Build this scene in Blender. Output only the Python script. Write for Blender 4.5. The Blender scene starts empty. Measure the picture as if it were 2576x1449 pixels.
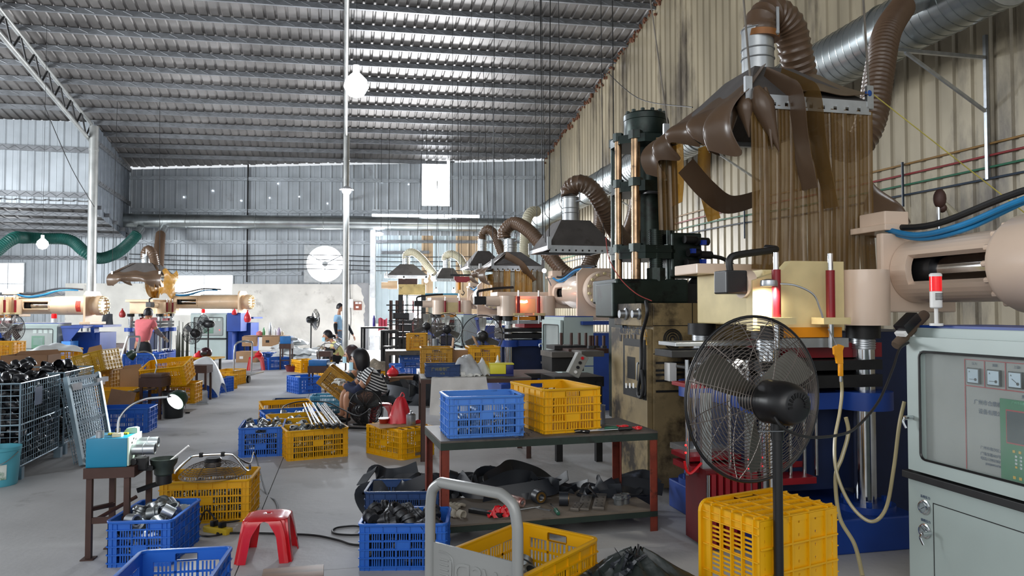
import bpy, bmesh, math, random
from mathutils import Vector, Matrix, Quaternion
random.seed(7)
S = bpy.context.scene
COL = S.collection
PI = math.pi
# ------------------------------------------------------------------ camera
FPX, CX, CY, EYE, PITCH = 1850.0, 1288.0, 724.5, 1.42, math.radians(1.765)
cam_d = bpy.data.cameras.new('camera')
cam_d.sensor_width = 36.0
cam_d.lens = 36.0 * FPX / 2576.0
cam_d.clip_end = 200
cam = bpy.data.objects.new('camera', cam_d)
COL.objects.link(cam)
cam.location = (0, 0, EYE)
cam.rotation_euler = (PI / 2 + PITCH, 0, 0)
S.camera = cam
# ------------------------------------------------------------------ view, world
S.view_settings.view_transform = 'Standard'
S.view_settings.look = 'None'
S.view_settings.gamma = 1.0
S.view_settings.exposure = 0.5
S.view_settings.use_curve_mapping = False
S.cycles.use_denoising = True
S.cycles.max_bounces = 7
S.cycles.diffuse_bounces = 4
S.cycles.glossy_bounces = 4
S.cycles.transparent_max_bounces = 12
S.cycles.caustics_reflective = False
S.cycles.caustics_refractive = False
S.cycles.sample_clamp_indirect = 6.0
wd = bpy.data.worlds.new('overcast_sky')
S.world = wd
wd.use_nodes = True
bg = wd.node_tree.nodes['Background']
bg.inputs['Color'].default_value = (0.92, 0.96, 1.0, 1)
bg.inputs['Strength'].default_value = 0.62
def area(name, loc, target, sx, sy, power, col=(1, 1, 1), spread=PI):
	l = bpy.data.lights.new(name, 'AREA')
	l.shape = 'RECTANGLE'; l.size = sx; l.size_y = sy; l.energy = power; l.color = col
	l.spread = spread
	o = bpy.data.objects.new(name, l); COL.objects.link(o)
	o.location = loc
	o.rotation_euler = (Vector(target) - Vector(loc)).to_track_quat('-Z', 'Y').to_euler()
	return o
def point(name, loc, power, col=(1, 1, 1), r=0.05):
	l = bpy.data.lights.new(name, 'POINT'); l.energy = power; l.color = col; l.shadow_soft_size = r
	o = bpy.data.objects.new(name, l); COL.objects.link(o); o.location = loc
	return o
# daylight that enters through the wide open front of the hall and the open left bay
area('daylight_front_door', (-3.0, -5.0, 4.2), (-2.5, 16, 0.5), 9, 4.5, 230, (1.0, 0.98, 0.95))
area('daylight_left_bay', (-17.5, 13.0, 3.6), (-4, 16, 0.2), 8, 4.0, 1500, (0.93, 0.97, 1.0))
area('daylight_back_door', (-3.0, 26.3, 2.9), (-3.5, 14, 0.0), 5, 2.2, 1250, (0.97, 0.98, 1.0))
# ------------------------------------------------------------------ calibration helpers
_F = Vector((0, math.cos(PITCH), math.sin(PITCH)))
_U = Vector((0, -math.sin(PITCH), math.cos(PITCH)))
HOR = 781.5
def ray(px, py):
	return _F + Vector((1, 0, 0)) * ((px - CX) / FPX) + _U * ((CY - py) / FPX)
def W(px, py, c):
	d = ray(px, py)
	return Vector((0, 0, EYE)) + d * (c / d.y)
def G(px, py, z=0.0):
	d = ray(px, py)
	return Vector((0, 0, EYE)) + d * ((z - EYE) / d.z)
TH = math.atan(423.0 / FPX)
ST, CT = math.sin(TH), math.cos(TH)
def R(u, w, z=0.0):
	"""room coordinates (u into the hall, w to the right) to the world"""
	return Vector((-ST * u + CT * w, CT * u + ST * w, z))
def uw(p):
	return (-ST * p[0] + CT * p[1], CT * p[0] + ST * p[1])
def roof_z(p):
	u, w = uw(p)
	return 6.87 + 0.17 * (27.58 - u) + 0.02 * w
# ------------------------------------------------------------------ materials
def lin(h):
	h = h.lstrip('#')
	r = [int(h[i:i + 2], 16) / 255 for i in (0, 2, 4)]
	return tuple(x / 12.92 if x <= 0.04045 else ((x + 0.055) / 1.055) ** 2.4 for x in r) + (1,)
MATS = {}
def mat(name, col, rough=0.5, metal=0.0, var=0.25, vscale=6.0, grime=None, gamt=0.5, gscale=4.0, bump=0.0, bscale=40.0,
		stretch=None, spec=0.5, alpha=1.0, emit=None, estr=0.0, trans=0.0, coat=0.0):
	if name in MATS:
		return MATS[name]
	m = bpy.data.materials.new(name); m.use_nodes = True
	nt = m.node_tree; N = nt.nodes; L = nt.links
	b = N['Principled BSDF']
	c = lin(col) if isinstance(col, str) else col
	b.inputs['Base Color'].default_value = c
	b.inputs['Roughness'].default_value = rough
	b.inputs['Metallic'].default_value = metal
	b.inputs['Specular IOR Level'].default_value = spec
	if trans: b.inputs['Transmission Weight'].default_value = trans
	if coat: b.inputs['Coat Weight'].default_value = coat
	if alpha < 1: b.inputs['Alpha'].default_value = alpha
	if emit is not None:
		b.inputs['Emission Color'].default_value = lin(emit) if isinstance(emit, str) else emit
		b.inputs['Emission Strength'].default_value = estr
	if var or grime or bump:
		tc = N.new('ShaderNodeTexCoord')
		src = tc.outputs['Object']
		if stretch:
			mp = N.new('ShaderNodeMapping'); mp.inputs['Scale'].default_value = stretch
			L.new(src, mp.inputs['Vector']); src = mp.outputs['Vector']
	out = None
	if var:
		n = N.new('ShaderNodeTexNoise'); n.inputs['Scale'].default_value = vscale; n.inputs['Detail'].default_value = 5
		L.new(src, n.inputs['Vector'])
		mr = N.new('ShaderNodeMapRange'); mr.inputs['From Min'].default_value = 0.3; mr.inputs['From Max'].default_value = 0.7
		mr.inputs['To Min'].default_value = 1 - var; mr.inputs['To Max'].default_value = 1 + var * 0.35
		L.new(n.outputs['Fac'], mr.inputs['Value'])
		mx = N.new('ShaderNodeMix'); mx.data_type = 'RGBA'; mx.blend_type = 'MULTIPLY'; mx.inputs['Factor'].default_value = 1
		mx.inputs['A'].default_value = c
		L.new(mr.outputs['Result'], mx.inputs['B'])
		out = mx.outputs['Result']
	if grime:
		n2 = N.new('ShaderNodeTexNoise'); n2.inputs['Scale'].default_value = gscale; n2.inputs['Detail'].default_value = 8
		n2.inputs['Roughness'].default_value = 0.65
		L.new(src, n2.inputs['Vector'])
		mr2 = N.new('ShaderNodeMapRange')
		mr2.inputs['From Min'].default_value = 0.72 - 0.4 * gamt; mr2.inputs['From Max'].default_value = 0.86 - 0.4 * gamt
		L.new(n2.outputs['Fac'], mr2.inputs['Value'])
		mx2 = N.new('ShaderNodeMix'); mx2.data_type = 'RGBA'
		L.new(mr2.outputs['Result'], mx2.inputs['Factor'])
		if out: L.new(out, mx2.inputs['A'])
		else: mx2.inputs['A'].default_value = c
		mx2.inputs['B'].default_value = lin(grime)
		out = mx2.outputs['Result']
	if out: L.new(out, b.inputs['Base Color'])
	if bump:
		n3 = N.new('ShaderNodeTexNoise'); n3.inputs['Scale'].default_value = bscale; n3.inputs['Detail'].default_value = 4
		L.new(src, n3.inputs['Vector'])
		bp = N.new('ShaderNodeBump'); bp.inputs['Strength'].default_value = bump; bp.inputs['Distance'].default_value = 0.02
		L.new(n3.outputs['Fac'], bp.inputs['Height']); L.new(bp.outputs['Normal'], b.inputs['Normal'])
	MATS[name] = m
	return m
def film(name, col, alpha, rough=0.18, var=0.3, vscale=8.0):
	"""thin plastic film: coloured see-through sheet with gloss"""
	if name in MATS: return MATS[name]
	m = bpy.data.materials.new(name); m.use_nodes = True
	nt = m.node_tree; N = nt.nodes; L = nt.links
	b = N['Principled BSDF']; c = lin(col)
	b.inputs['Roughness'].default_value = rough
	tr = N.new('ShaderNodeBsdfTransparent'); tr.inputs['Color'].default_value = tuple(0.55 + 0.45 * x ** 0.5 for x in c[:3]) + (1,)
	mix = N.new('ShaderNodeMixShader')
	tc = N.new('ShaderNodeTexCoord')
	n = N.new('ShaderNodeTexNoise'); n.inputs['Scale'].default_value = vscale; n.inputs['Detail'].default_value = 4
	L.new(tc.outputs['Object'], n.inputs['Vector'])
	mr = N.new('ShaderNodeMapRange'); mr.inputs['From Min'].default_value = 0.3; mr.inputs['From Max'].default_value = 0.7
	mr.inputs['To Min'].default_value = max(0, alpha - var / 2); mr.inputs['To Max'].default_value = min(1, alpha + var / 2)
	L.new(n.outputs['Fac'], mr.inputs['Value'])
	b.inputs['Base Color'].default_value = c
	L.new(mr.outputs['Result'], mix.inputs['Fac'])
	L.new(tr.outputs[0], mix.inputs[1]); L.new(b.outputs[0], mix.inputs[2])
	L.new(mix.outputs[0], N['Material Output'].inputs['Surface'])
	MATS[name] = m
	return m
def emitter(name, col, strength):
	if name in MATS: return MATS[name]
	m = bpy.data.materials.new(name); m.use_nodes = True
	N = m.node_tree.nodes
	b = N['Principled BSDF']
	b.inputs['Base Color'].default_value = lin(col)
	b.inputs['Emission Color'].default_value = lin(col)
	b.inputs['Emission Strength'].default_value = strength
	MATS[name] = m
	return m
# ------------------------------------------------------------------ mesh builder
class MB:
	def __init__(s):
		s.v = []; s.f = []; s.M = None
	def add(s, vs, fs):
		n = len(s.v)
		if s.M is not None:
			vs = [s.M @ Vector(v) for v in vs]
		s.v.extend([tuple(v) for v in vs])
		s.f.extend([tuple(i + n for i in f) for f in fs])
		return s
	def box(s, x0, x1, y0, y1, z0, z1, b=0.0):
		if x0 > x1: x0, x1 = x1, x0
		if y0 > y1: y0, y1 = y1, y0
		if z0 > z1: z0, z1 = z1, z0
		if b <= 0:
			vs = [(x0, y0, z0), (x1, y0, z0), (x1, y1, z0), (x0, y1, z0), (x0, y0, z1), (x1, y0, z1), (x1, y1, z1), (x0, y1, z1)]
			return s.add(vs, [(3, 2, 1, 0), (4, 5, 6, 7), (0, 1, 5, 4), (1, 2, 6, 5), (2, 3, 7, 6), (3, 0, 4, 7)])
		b = min(b, (x1 - x0) * .45, (y1 - y0) * .45, (z1 - z0) * .45)
		bm = bmesh.new()
		r = bmesh.ops.create_cube(bm, size=1.0)
		for v in bm.verts:
			v.co = Vector(((x0 + x1) / 2 + v.co.x * (x1 - x0), (y0 + y1) / 2 + v.co.y * (y1 - y0), (z0 + z1) / 2 + v.co.z * (z1 - z0)))
		bmesh.ops.bevel(bm, geom=bm.edges[:], offset=b, segments=2, affect='EDGES', profile=0.6)
		bm.verts.index_update()
		vs = [v.co.copy() for v in bm.verts]; fs = [tuple(v.index for v in f.verts) for f in bm.faces]
		bm.free()
		return s.add(vs, fs)
	def cyl(s, p0, p1, r0, r1=None, n=16, caps=True):
		p0 = Vector(p0); p1 = Vector(p1); r1 = r0 if r1 is None else r1
		d = (p1 - p0).normalized()
		a = d.orthogonal().normalized(); c = d.cross(a)
		vs = []
		for k in range(n):
			t = 2 * PI * k / n; o = a * math.cos(t) + c * math.sin(t)
			vs.append(p0 + o * r0); vs.append(p1 + o * r1)
		fs = [(2 * k, 2 * ((k + 1) % n), 2 * ((k + 1) % n) + 1, 2 * k + 1) for k in range(n)]
		if caps:
			fs.append(tuple(2 * k for k in range(n))[::-1]); fs.append(tuple(2 * k + 1 for k in range(n)))
		return s.add(vs, fs)
	def pipe(s, p0, p1, ro, ri, n=16):
		"""open tube with wall thickness"""
		p0 = Vector(p0); p1 = Vector(p1)
		d = (p1 - p0).normalized(); a = d.orthogonal().normalized(); c = d.cross(a)
		vs = []
		for k in range(n):
			t = 2 * PI * k / n; o = a * math.cos(t) + c * math.sin(t)
			vs += [p0 + o * ro, p1 + o * ro, p1 + o * ri, p0 + o * ri]
		fs = []
		for k in range(n):
			i = 4 * k; j = 4 * ((k + 1) % n)
			for q in range(4):
				fs.append((i + q, j + q, j + (q + 1) % 4, i + (q + 1) % 4))
		return s.add(vs, fs)
	def tube(s, pts, r, n=8, closed=False, radii=None, caps=True):
		pts = [Vector(p) for p in pts]; m = len(pts)
		tans = []
		for i in range(m):
			if closed: t = pts[(i + 1) % m] - pts[i - 1]
			else: t = pts[min(i + 1, m - 1)] - pts[max(i - 1, 0)]
			tans.append(t.normalized() if t.length > 1e-9 else Vector((0, 0, 1)))
		a = tans[0].orthogonal().normalized()
		vs = []
		for i in range(m):
			t = tans[i]
			a = (a - t * a.dot(t))
			a = a.normalized() if a.length > 1e-6 else t.orthogonal().normalized()
			c = t.cross(a); rr = radii[i] if radii else r
			for k in range(n):
				q = 2 * PI * k / n
				vs.append(pts[i] + a * (math.cos(q) * rr) + c * (math.sin(q) * rr))
		fs = []
		for i in range(m if closed else m - 1):
			j = (i + 1) % m
			for k in range(n):
				k2 = (k + 1) % n
				fs.append((i * n + k, i * n + k2, j * n + k2, j * n + k))
		if caps and not closed:
			fs.append(tuple(range(n))[::-1]); fs.append(tuple((m - 1) * n + k for k in range(n)))
		return s.add(vs, fs)
	def ring(s, c, axis, rad, r, n=32, k=6):
		c = Vector(c); d = Vector(axis).normalized(); a = d.orthogonal().normalized(); b = d.cross(a)
		return s.tube([c + a * (math.cos(2 * PI * i / n) * rad) + b * (math.sin(2 * PI * i / n) * rad) for i in range(n)], r, k, True)
	def lathe(s, prof, n=24, base=(0, 0, 0), axis=(0, 0, 1)):
		base = Vector(base); d = Vector(axis).normalized(); a = d.orthogonal().normalized(); b = d.cross(a)
		vs = []
		for r, z in prof:
			for k in range(n):
				t = 2 * PI * k / n
				vs.append(base + d * z + a * (math.cos(t) * r) + b * (math.sin(t) * r))
		fs = []
		for i in range(len(prof) - 1):
			for k in range(n):
				k2 = (k + 1) % n
				fs.append((i * n + k, i * n + k2, (i + 1) * n + k2, (i + 1) * n + k))
		if prof[0][0] > 1e-6: fs.append(tuple(range(n))[::-1])
		if prof[-1][0] > 1e-6: fs.append(tuple((len(prof) - 1) * n + k for k in range(n)))
		return s.add(vs, fs)
	def prism(s, poly, h0, h1, axis='z'):
		"""extrude a 2D outline; axis names the extrusion direction"""
		def q(p, h):
			if axis == 'z': return (p[0], p[1], h)
			if axis == 'y': return (p[0], h, p[1])
			return (h, p[0], p[1])
		n = len(poly)
		vs = [q(p, h0) for p in poly] + [q(p, h1) for p in poly]
		fs = [tuple(range(n)), tuple(range(n, 2 * n))[::-1]] + [(i, i + n, (i + 1) % n + n, (i + 1) % n) for i in range(n)]
		return s.add(vs, fs)
	def surf(s, fn, nu, nv, thick=0.0, closed_u=False):
		"""fn(u,v) grid; a thickness makes it a solid sheet"""
		vs = [Vector(fn(i / nu, j / nv)) for i in range(nu + 1) for j in range(nv + 1)]
		q = lambda i, j: i * (nv + 1) + j
		fs = [(q(i, j), q(i + 1, j), q(i + 1, j + 1), q(i, j + 1)) for i in range(nu) for j in range(nv)]
		if thick:
			nr = [Vector((0, 0, 0)) for _ in vs]
			for f in fs:
				nn = (vs[f[1]] - vs[f[0]]).cross(vs[f[3]] - vs[f[0]])
				for i in f: nr[i] += nn
			m = len(vs)
			vs = vs + [v - (n_.normalized() if n_.length > 1e-12 else Vector((0, 0, 1))) * thick for v, n_ in zip(vs, nr)]
			fs = fs + [tuple(i + m for i in f[::-1]) for f in fs]
			edge = [q(i, 0) for i in range(nu)] + [q(nu, j) for j in range(nv)] + [q(i, nv) for i in range(nu, 0, -1)] + [q(0, j) for j in range(nv, 0, -1)]
			for i in range(len(edge)):
				a, b = edge[i], edge[(i + 1) % len(edge)]
				fs.append((b, a, a + m, b + m))
		return s.add(vs, fs)
	def ball(s, c, r, n=14, m=9, sc=(1, 1, 1)):
		c = Vector(c)
		vs = [c + Vector((0, 0, r * sc[2]))]
		for i in range(1, m):
			t = PI * i / m
			for k in range(n):
				p = 2 * PI * k / n
				vs.append(c + Vector((math.sin(t) * math.cos(p) * r * sc[0], math.sin(t) * math.sin(p) * r * sc[1], math.cos(t) * r * sc[2])))
		vs.append(c - Vector((0, 0, r * sc[2])))
		fs = [(0, 1 + k, 1 + (k + 1) % n) for k in range(n)]
		for i in range(m - 2):
			for k in range(n):
				a = 1 + i * n + k; b = 1 + i * n + (k + 1) % n
				fs.append((a, a + n, b + n, b))
		l = len(vs) - 1; o = 1 + (m - 2) * n
		fs += [(l, o + (k + 1) % n, o + k) for k in range(n)]
		return s.add(vs, fs)
	def mesh(s, name, material, smooth=True, ang=38):
		me = bpy.data.meshes.new(name)
		me.from_pydata(s.v, [], s.f)
		if material is not None: me.materials.append(material)
		if smooth:
			me.polygons.foreach_set('use_smooth', [True] * len(me.polygons))
			me.update()
			me.set_sharp_from_angle(angle=math.radians(ang))
		me.update()
		return me
	def obj(s, name, material, parent=None, loc=None, rz=0.0, smooth=True, ang=38):
		o = bpy.data.objects.new(name, s.mesh(name, material, smooth, ang))
		COL.objects.link(o)
		if parent is not None: o.parent = parent
		if loc is not None: o.location = loc
		if rz: o.rotation_euler = (0, 0, rz)
		return o
def link(name, me, parent=None, loc=(0, 0, 0), rot=(0, 0, 0)):
	o = bpy.data.objects.new(name, me); COL.objects.link(o)
	if parent is not None: o.parent = parent
	o.location = loc; o.rotation_euler = rot
	return o
def tag(o, label=None, cat=None, group=None, kind=None):
	if label: o['label'] = label
	if cat: o['category'] = cat
	if group: o['group'] = group
	if kind: o['kind'] = kind
	return o
def thing(name, label, cat, loc=(0, 0, 0), rz=0.0, group=None, kind=None, rot=None):
	o = bpy.data.objects.new(name, None); COL.objects.link(o)
	o.empty_display_size = 0.1
	o.location = loc
	o.rotation_euler = rot if rot else (0, 0, rz)
	return tag(o, label, cat, group, kind)
def struct(name, loc=(0, 0, 0), rz=0.0):
	o = bpy.data.objects.new(name, None); COL.objects.link(o); o.location = loc; o.rotation_euler = (0, 0, rz)
	o['kind'] = 'structure'
	return o
def copy_tree(o, parent=None):
	c = o.copy(); COL.objects.link(c)
	if parent is not None: c.parent = parent
	for ch in o.children: copy_tree(ch, c)
	return c
def text(name, body, size, m, parent, loc, rot=(PI / 2, 0, 0), align='LEFT', ext=0.0004, sx=1.0):
	cu = bpy.data.curves.new(name, 'FONT'); cu.body = body; cu.size = size; cu.extrude = ext
	cu.align_x = align; cu.resolution_u = 3
	t = bpy.data.objects.new(name, cu); COL.objects.link(t)
	dg = bpy.context.evaluated_depsgraph_get()
	me = bpy.data.meshes.new_from_object(t.evaluated_get(dg))
	bpy.data.objects.remove(t); bpy.data.curves.remove(cu)
	me.materials.clear(); me.materials.append(m)
	o = link(name, me, parent, loc, rot)
	o.scale = (sx, 1, 1)
	return o
def spline(pts, n=8):
	"""Catmull-Rom through the points"""
	P = [Vector(p) for p in pts]; out = []
	for i in range(len(P) - 1):
		a = P[max(i - 1, 0)]; b = P[i]; c = P[i + 1]; d = P[min(i + 2, len(P) - 1)]
		for k in range(n):
			t = k / n
			out.append(0.5 * ((2 * b) + (c - a) * t + (2 * a - 5 * b + 4 * c - d) * t * t + (3 * b - a - 3 * c + d) * t ** 3))
	out.append(P[-1])
	return out
def corrugated(pts, r, rib=0.012, pitch=0.05, n=14):
	"""flexible hose: dense path with a rippled radius"""
	d = spline(pts, 24)
	L = [0]
	for a, b in zip(d, d[1:]): L.append(L[-1] + (b - a).length)
	steps = max(4, int(L[-1] / pitch) * 3)
	out, rad = [], []
	j = 0
	for k in range(steps + 1):
		t = L[-1] * k / steps
		while j < len(L) - 2 and L[j + 1] < t: j += 1
		f = (t - L[j]) / max(1e-9, L[j + 1] - L[j])
		out.append(d[j].lerp(d[j + 1], f))
		rad.append(r + (rib if k % 3 == 1 else (-rib * 0.4 if k % 3 == 0 else 0)))
	return MB().tube(out, r, n, radii=rad)
# ------------------------------------------------------------------ shared materials
M_roof = mat('galvanised_roof', '#787573', 0.42, 0.3, 0.45, 1.2, bump=0.25, bscale=3.0)
M_purlin = mat('galvanised_purlin', '#7d8084', 0.5, 0.35, 0.3, 5)
M_clad = mat('grey_cladding', '#a9b0b6', 0.45, 0.25, 0.18, 1.5, '#6d6a68', 0.2, 0.8)
M_cladpale = mat('pale_blue_cladding', '#c3d3da', 0.45, 0.1, 0.12, 1.5)
M_cladcream = mat('cream_cladding', '#9c917a', 0.4, 0.1, 0.3, 0.9, '#4a4238', 0.46, 0.55, stretch=(1.6, 1.6, 0.5))
M_cladtan = mat('tan_cladding', '#c2a888', 0.5, 0.1, 0.2, 2)
M_mason = mat('whitewashed_masonry', '#efece4', 0.9, 0, 0.2, 1.3, '#a49f96', 0.3, 1.6, bump=0.3, bscale=9)
M_plaster = mat('bare_grey_plaster', '#9b9c9e', 0.9, 0, 0.25, 2, bump=0.3, bscale=12)
M_floor = mat('worn_concrete', '#b7b7b8', 0.55, 0, 0.28, 0.9, '#7a7876', 0.3, 1.7, bump=0.15, bscale=22)
M_joint = mat('dark_joint', '#4c4b49', 0.9)
M_steel = mat('brushed_steel', '#b9bec3', 0.32, 0.9, 0.2, 12)
M_chrome = mat('chrome_rod', '#d5d8db', 0.13, 1.0, 0.1, 20)
M_duct = mat('spiral_duct_steel', '#aab0b0', 0.28, 0.9, 0.3, 2.2)
M_dark = mat('dark_iron', '#2b2b2c', 0.5, 0.5, 0.3, 8)
M_black = mat('black_plastic', '#141416', 0.35, 0, 0.15, 6)
M_rubber = mat('black_rubber_sheet', '#262a31', 0.42, 0, 0.3, 5, '#596273', 0.22, 4)
M_cable = mat('black_cable', '#18181a', 0.5, 0, 0)
M_grimycream = mat('oily_cream_paint', '#97845f', 0.5, 0.05, 0.4, 2.2, '#2b2218', 0.62, 2.4)
M_oily = mat('oily_dark_green_iron', '#22302c', 0.36, 0.45, 0.4, 5, '#0f1011', 0.5, 6)
M_oilyrod = mat('oiled_rod', '#a98d70', 0.25, 0.9, 0.4, 10, '#2a221c', 0.35, 8)
M_pink = mat('pinkish_cream_enamel', '#e2cbb7', 0.32, 0, 0.1, 2, '#a08a76', 0.1, 3, coat=0.3)
M_cream = mat('tan_cream_enamel', '#ddbd97', 0.35, 0, 0.15, 3, '#8d6f50', 0.2, 4)
M_gold = mat('yellowish_cream_plate', '#e2d09c', 0.42, 0, 0.25, 3, '#94794a', 0.25, 5)
M_greycab = mat('grey_cabinet_enamel', '#a9b7b4', 0.38, 0, 0.1, 2, '#77807a', 0.12, 2)
M_blue = mat('blue_machine_enamel', '#163f92', 0.4, 0, 0.25, 3, '#14181f', 0.2, 3)
M_bluelt = mat('bright_blue_paint', '#3f8be0', 0.4, 0, 0.12, 3)
M_red = mat('dark_red_paint', '#8c1420', 0.38, 0, 0.25, 5)
M_redbr = mat('red_plastic', '#cf1420', 0.25, 0, 0.06, 4, coat=0.3)
M_orange = mat('orange_paint', '#df8d14', 0.4, 0, 0.15, 5)
M_yel = mat('yellow_crate_plastic', '#e2a806', 0.42, 0, 0.15, 3, '#8a5f10', 0.16, 5)
M_yeldirty = mat('grubby_yellow_crate_plastic', '#bd8b14', 0.5, 0, 0.3, 4, '#45361c', 0.42, 5)
M_blu = mat('blue_crate_plastic', '#2467c8', 0.42, 0, 0.15, 3, '#10223f', 0.14, 6)
M_blupale = mat('pale_blue_crate_plastic', '#4d86d8', 0.42, 0, 0.12, 3, '#0d1626', 0.3, 7)
M_blusoot = mat('sooty_blue_crate_plastic', '#1d3f72', 0.5, 0, 0.3, 3, '#0d131c', 0.4, 5)
M_teal = mat('teal_enamel', '#1786ac', 0.42, 0, 0.12, 3, '#1a5d78', 0.1, 5)
M_card = mat('brown_cardboard', '#a98562', 0.8, 0, 0.12, 5)
M_carddk = mat('dark_cardboard', '#8b6a50', 0.85, 0, 0.15, 5)
M_brown = mat('brown_painted_steel', '#4a322b', 0.55, 0.2, 0.3, 6, '#2b1e1a', 0.3, 8)
M_rust = mat('rusty_red_steel', '#7c3222', 0.6, 0.1, 0.4, 9, '#201712', 0.42, 10)
M_tabletop = mat('grey_steel_tabletop', '#5f5a55', 0.5, 0.35, 0.35, 5, '#312c28', 0.35, 4)
M_greenedge = mat('dark_green_steel', '#26342e', 0.5, 0.2, 0.3, 6, '#171412', 0.35, 6)
M_white = mat('white_plastic', '#e6e6e4', 0.4, 0, 0.08, 5)
M_bagw = mat('white_woven_sack', '#d5d9da', 0.55, 0, 0.15, 6, '#7f8c8c', 0.18, 5)
M_hose = film('brown_flexible_hose', '#5e4a3a', 0.93, 0.28, 0.1)
M_hosepale = film('pale_flexible_hose', '#b9b39b', 0.9, 0.35, 0.1)
M_hosegreen = mat('green_flexible_hose', '#17574f', 0.45, 0, 0.25, 4)
M_hoodgrey = mat('dusty_hood_sheet', '#565250', 0.75, 0.15, 0.25, 4, '#3f3935', 0.35, 6)
M_galv = mat('galvanised_sheet', '#b4b8ba', 0.35, 0.75, 0.2, 8)
M_strip = film('browned_curtain_strip', '#7d6138', 0.5, 0.12, 0.5, 3)
M_stripdusty = film('dusty_curtain_strip', '#5d4a3a', 0.9, 0.3, 0.15, 5)
M_stripamber = film('amber_curtain_strip', '#b5852f', 0.6, 0.2, 0.4, 6)
M_sky = emitter('daylight_pane', '#f4f9ff', 7.0)
M_bulb = emitter('lit_bulb', '#f0f4ff', 40.0)
M_lampw = emitter('lit_lamp_face', '#f6f8ff', 18.0)
M_screen = emitter('lit_screen', '#bfe2ff', 1.6)
M_redled = emitter('red_led', '#ff1414', 6.0)
M_skin = mat('skin', '#b98668', 0.5, 0, 0.08, 12)
M_hair = mat('black_hair', '#15131a', 0.45, 0, 0.3, 30)
M_hairbr = mat('brown_hair', '#3a2426', 0.45, 0, 0.3, 30)
# ------------------------------------------------------------------ floor: slabs cast along the room, joints between
floor = struct('floor')
pj0, pj1 = G(600, 1400), G(716, 1159)
wj = (uw(pj0)[1] + uw(pj1)[1]) / 2
MB().box(-26, 12, -8, 40, -0.30, -0.02).obj('floor_bed', M_joint, floor, smooth=False)
edges_w = [wj - 19.5, wj - 14.6, wj - 9.7, wj - 4.9, wj, wj + 4.9, wj + 9.8]
edges_u = [-7, -1.0, 4.2, 9.4, 14.6, 19.8, 25.0, 30.5]
rngf = random.Random(3)
for a, b in zip(edges_w, edges_w[1:]):
	for c, d in zip(edges_u, edges_u[1:]):
		g = 0.003
		def fn(u, v, a=a, b=b, c=c, d=d):
			return R(c + g + (d - c - 2 * g) * u, a + g + (b - a - 2 * g) * v, 0)
		MB().surf(fn, 1, 1, 0.03).obj('slab', M_floor, floor, smooth=False)
# flip slabs whose thickness went upward is not needed: their top lies at z = 0 by construction
for o in floor.children:
	if o.name.startswith('slab'):
		zs = [v.co.z for v in o.data.vertices]
		if max(zs) > 0.01:
			for v in o.data.vertices: v.co.z -= 0.03
# ------------------------------------------------------------------ cladding
PROF_RIB = [(0, 0), (0.66, 0), (0.74, 0.028), (0.92, 0.028), (1.0, 0)]
PROF_WALL = [(0, 0), (0.12, 0.022), (0.20, 0.022), (0.28, 0), (0.55, 0), (0.58, 0.006), (0.62, 0), (1.0, 0)]
def cut(z0, z1, holes):
	seg = [(z0, z1)]
	for a, b in holes:
		nx = []
		for p, q in seg:
			if b <= p or a >= q: nx.append((p, q)); continue
			if a > p: nx.append((p, a))
			if b < q: nx.append((b, q))
		seg = nx
	return [x for x in seg if x[1] - x[0] > 0.01]
def clad(parent, P0, e, s0, s1, z0, z1, openings, width, prof, reps, m, inward, name='cladding_sheet', mfn=None):
	P0 = Vector((P0[0], P0[1], 0)); e = Vector((e[0], e[1], 0)).normalized(); nrm = Vector((-e.y, e.x, 0)) * inward
	n = int(math.ceil((s1 - s0) / width))
	for i in range(n):
		a = s0 + i * width; b = min(a + width, s1)
		pts = []
		for k in range(reps):
			for q, h in prof[:-1] if k < reps - 1 else prof:
				s_ = a + (k + q) * width / reps
				if s_ <= b + 1e-6: pts.append((s_, h))
		if len(pts) < 2: continue
		mb = MB()
		cuts = sorted(set([o_[0] for o_ in openings] + [o_[1] for o_ in openings]))
		for (sa, ha), (sb, hb) in zip(pts, pts[1:]):
			br = [sa] + [c_ for c_ in cuts if sa + 1e-4 < c_ < sb - 1e-4] + [sb]
			for x0, x1 in zip(br, br[1:]):
				mid = (x0 + x1) / 2
				f0 = (x0 - sa) / max(1e-6, sb - sa); f1 = (x1 - sa) / max(1e-6, sb - sa)
				q0, q1 = ha + (hb - ha) * f0, ha + (hb - ha) * f1
				A = P0 + e * x0 + nrm * q0; B = P0 + e * x1 + nrm * q1
				hol = [(o_[2], o_[3]) for o_ in openings if o_[0] - 1e-4 <= mid <= o_[1] + 1e-4]
				za0, za1 = z0(A) if callable(z0) else z0, z1(A) if callable(z1) else z1
				for p, q in cut(za0, za1, hol):
					qb = (z1(B) if callable(z1) else z1) if abs(q - za1) < 1e-6 else q
					mb.add([(A.x, A.y, p), (B.x, B.y, p), (B.x, B.y, qb), (A.x, A.y, q)], [(0, 1, 2, 3)])
		if mb.f:
			mm = mfn(a, b) if mfn else m
			mb.obj(name, mm, parent, smooth=False)
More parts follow.
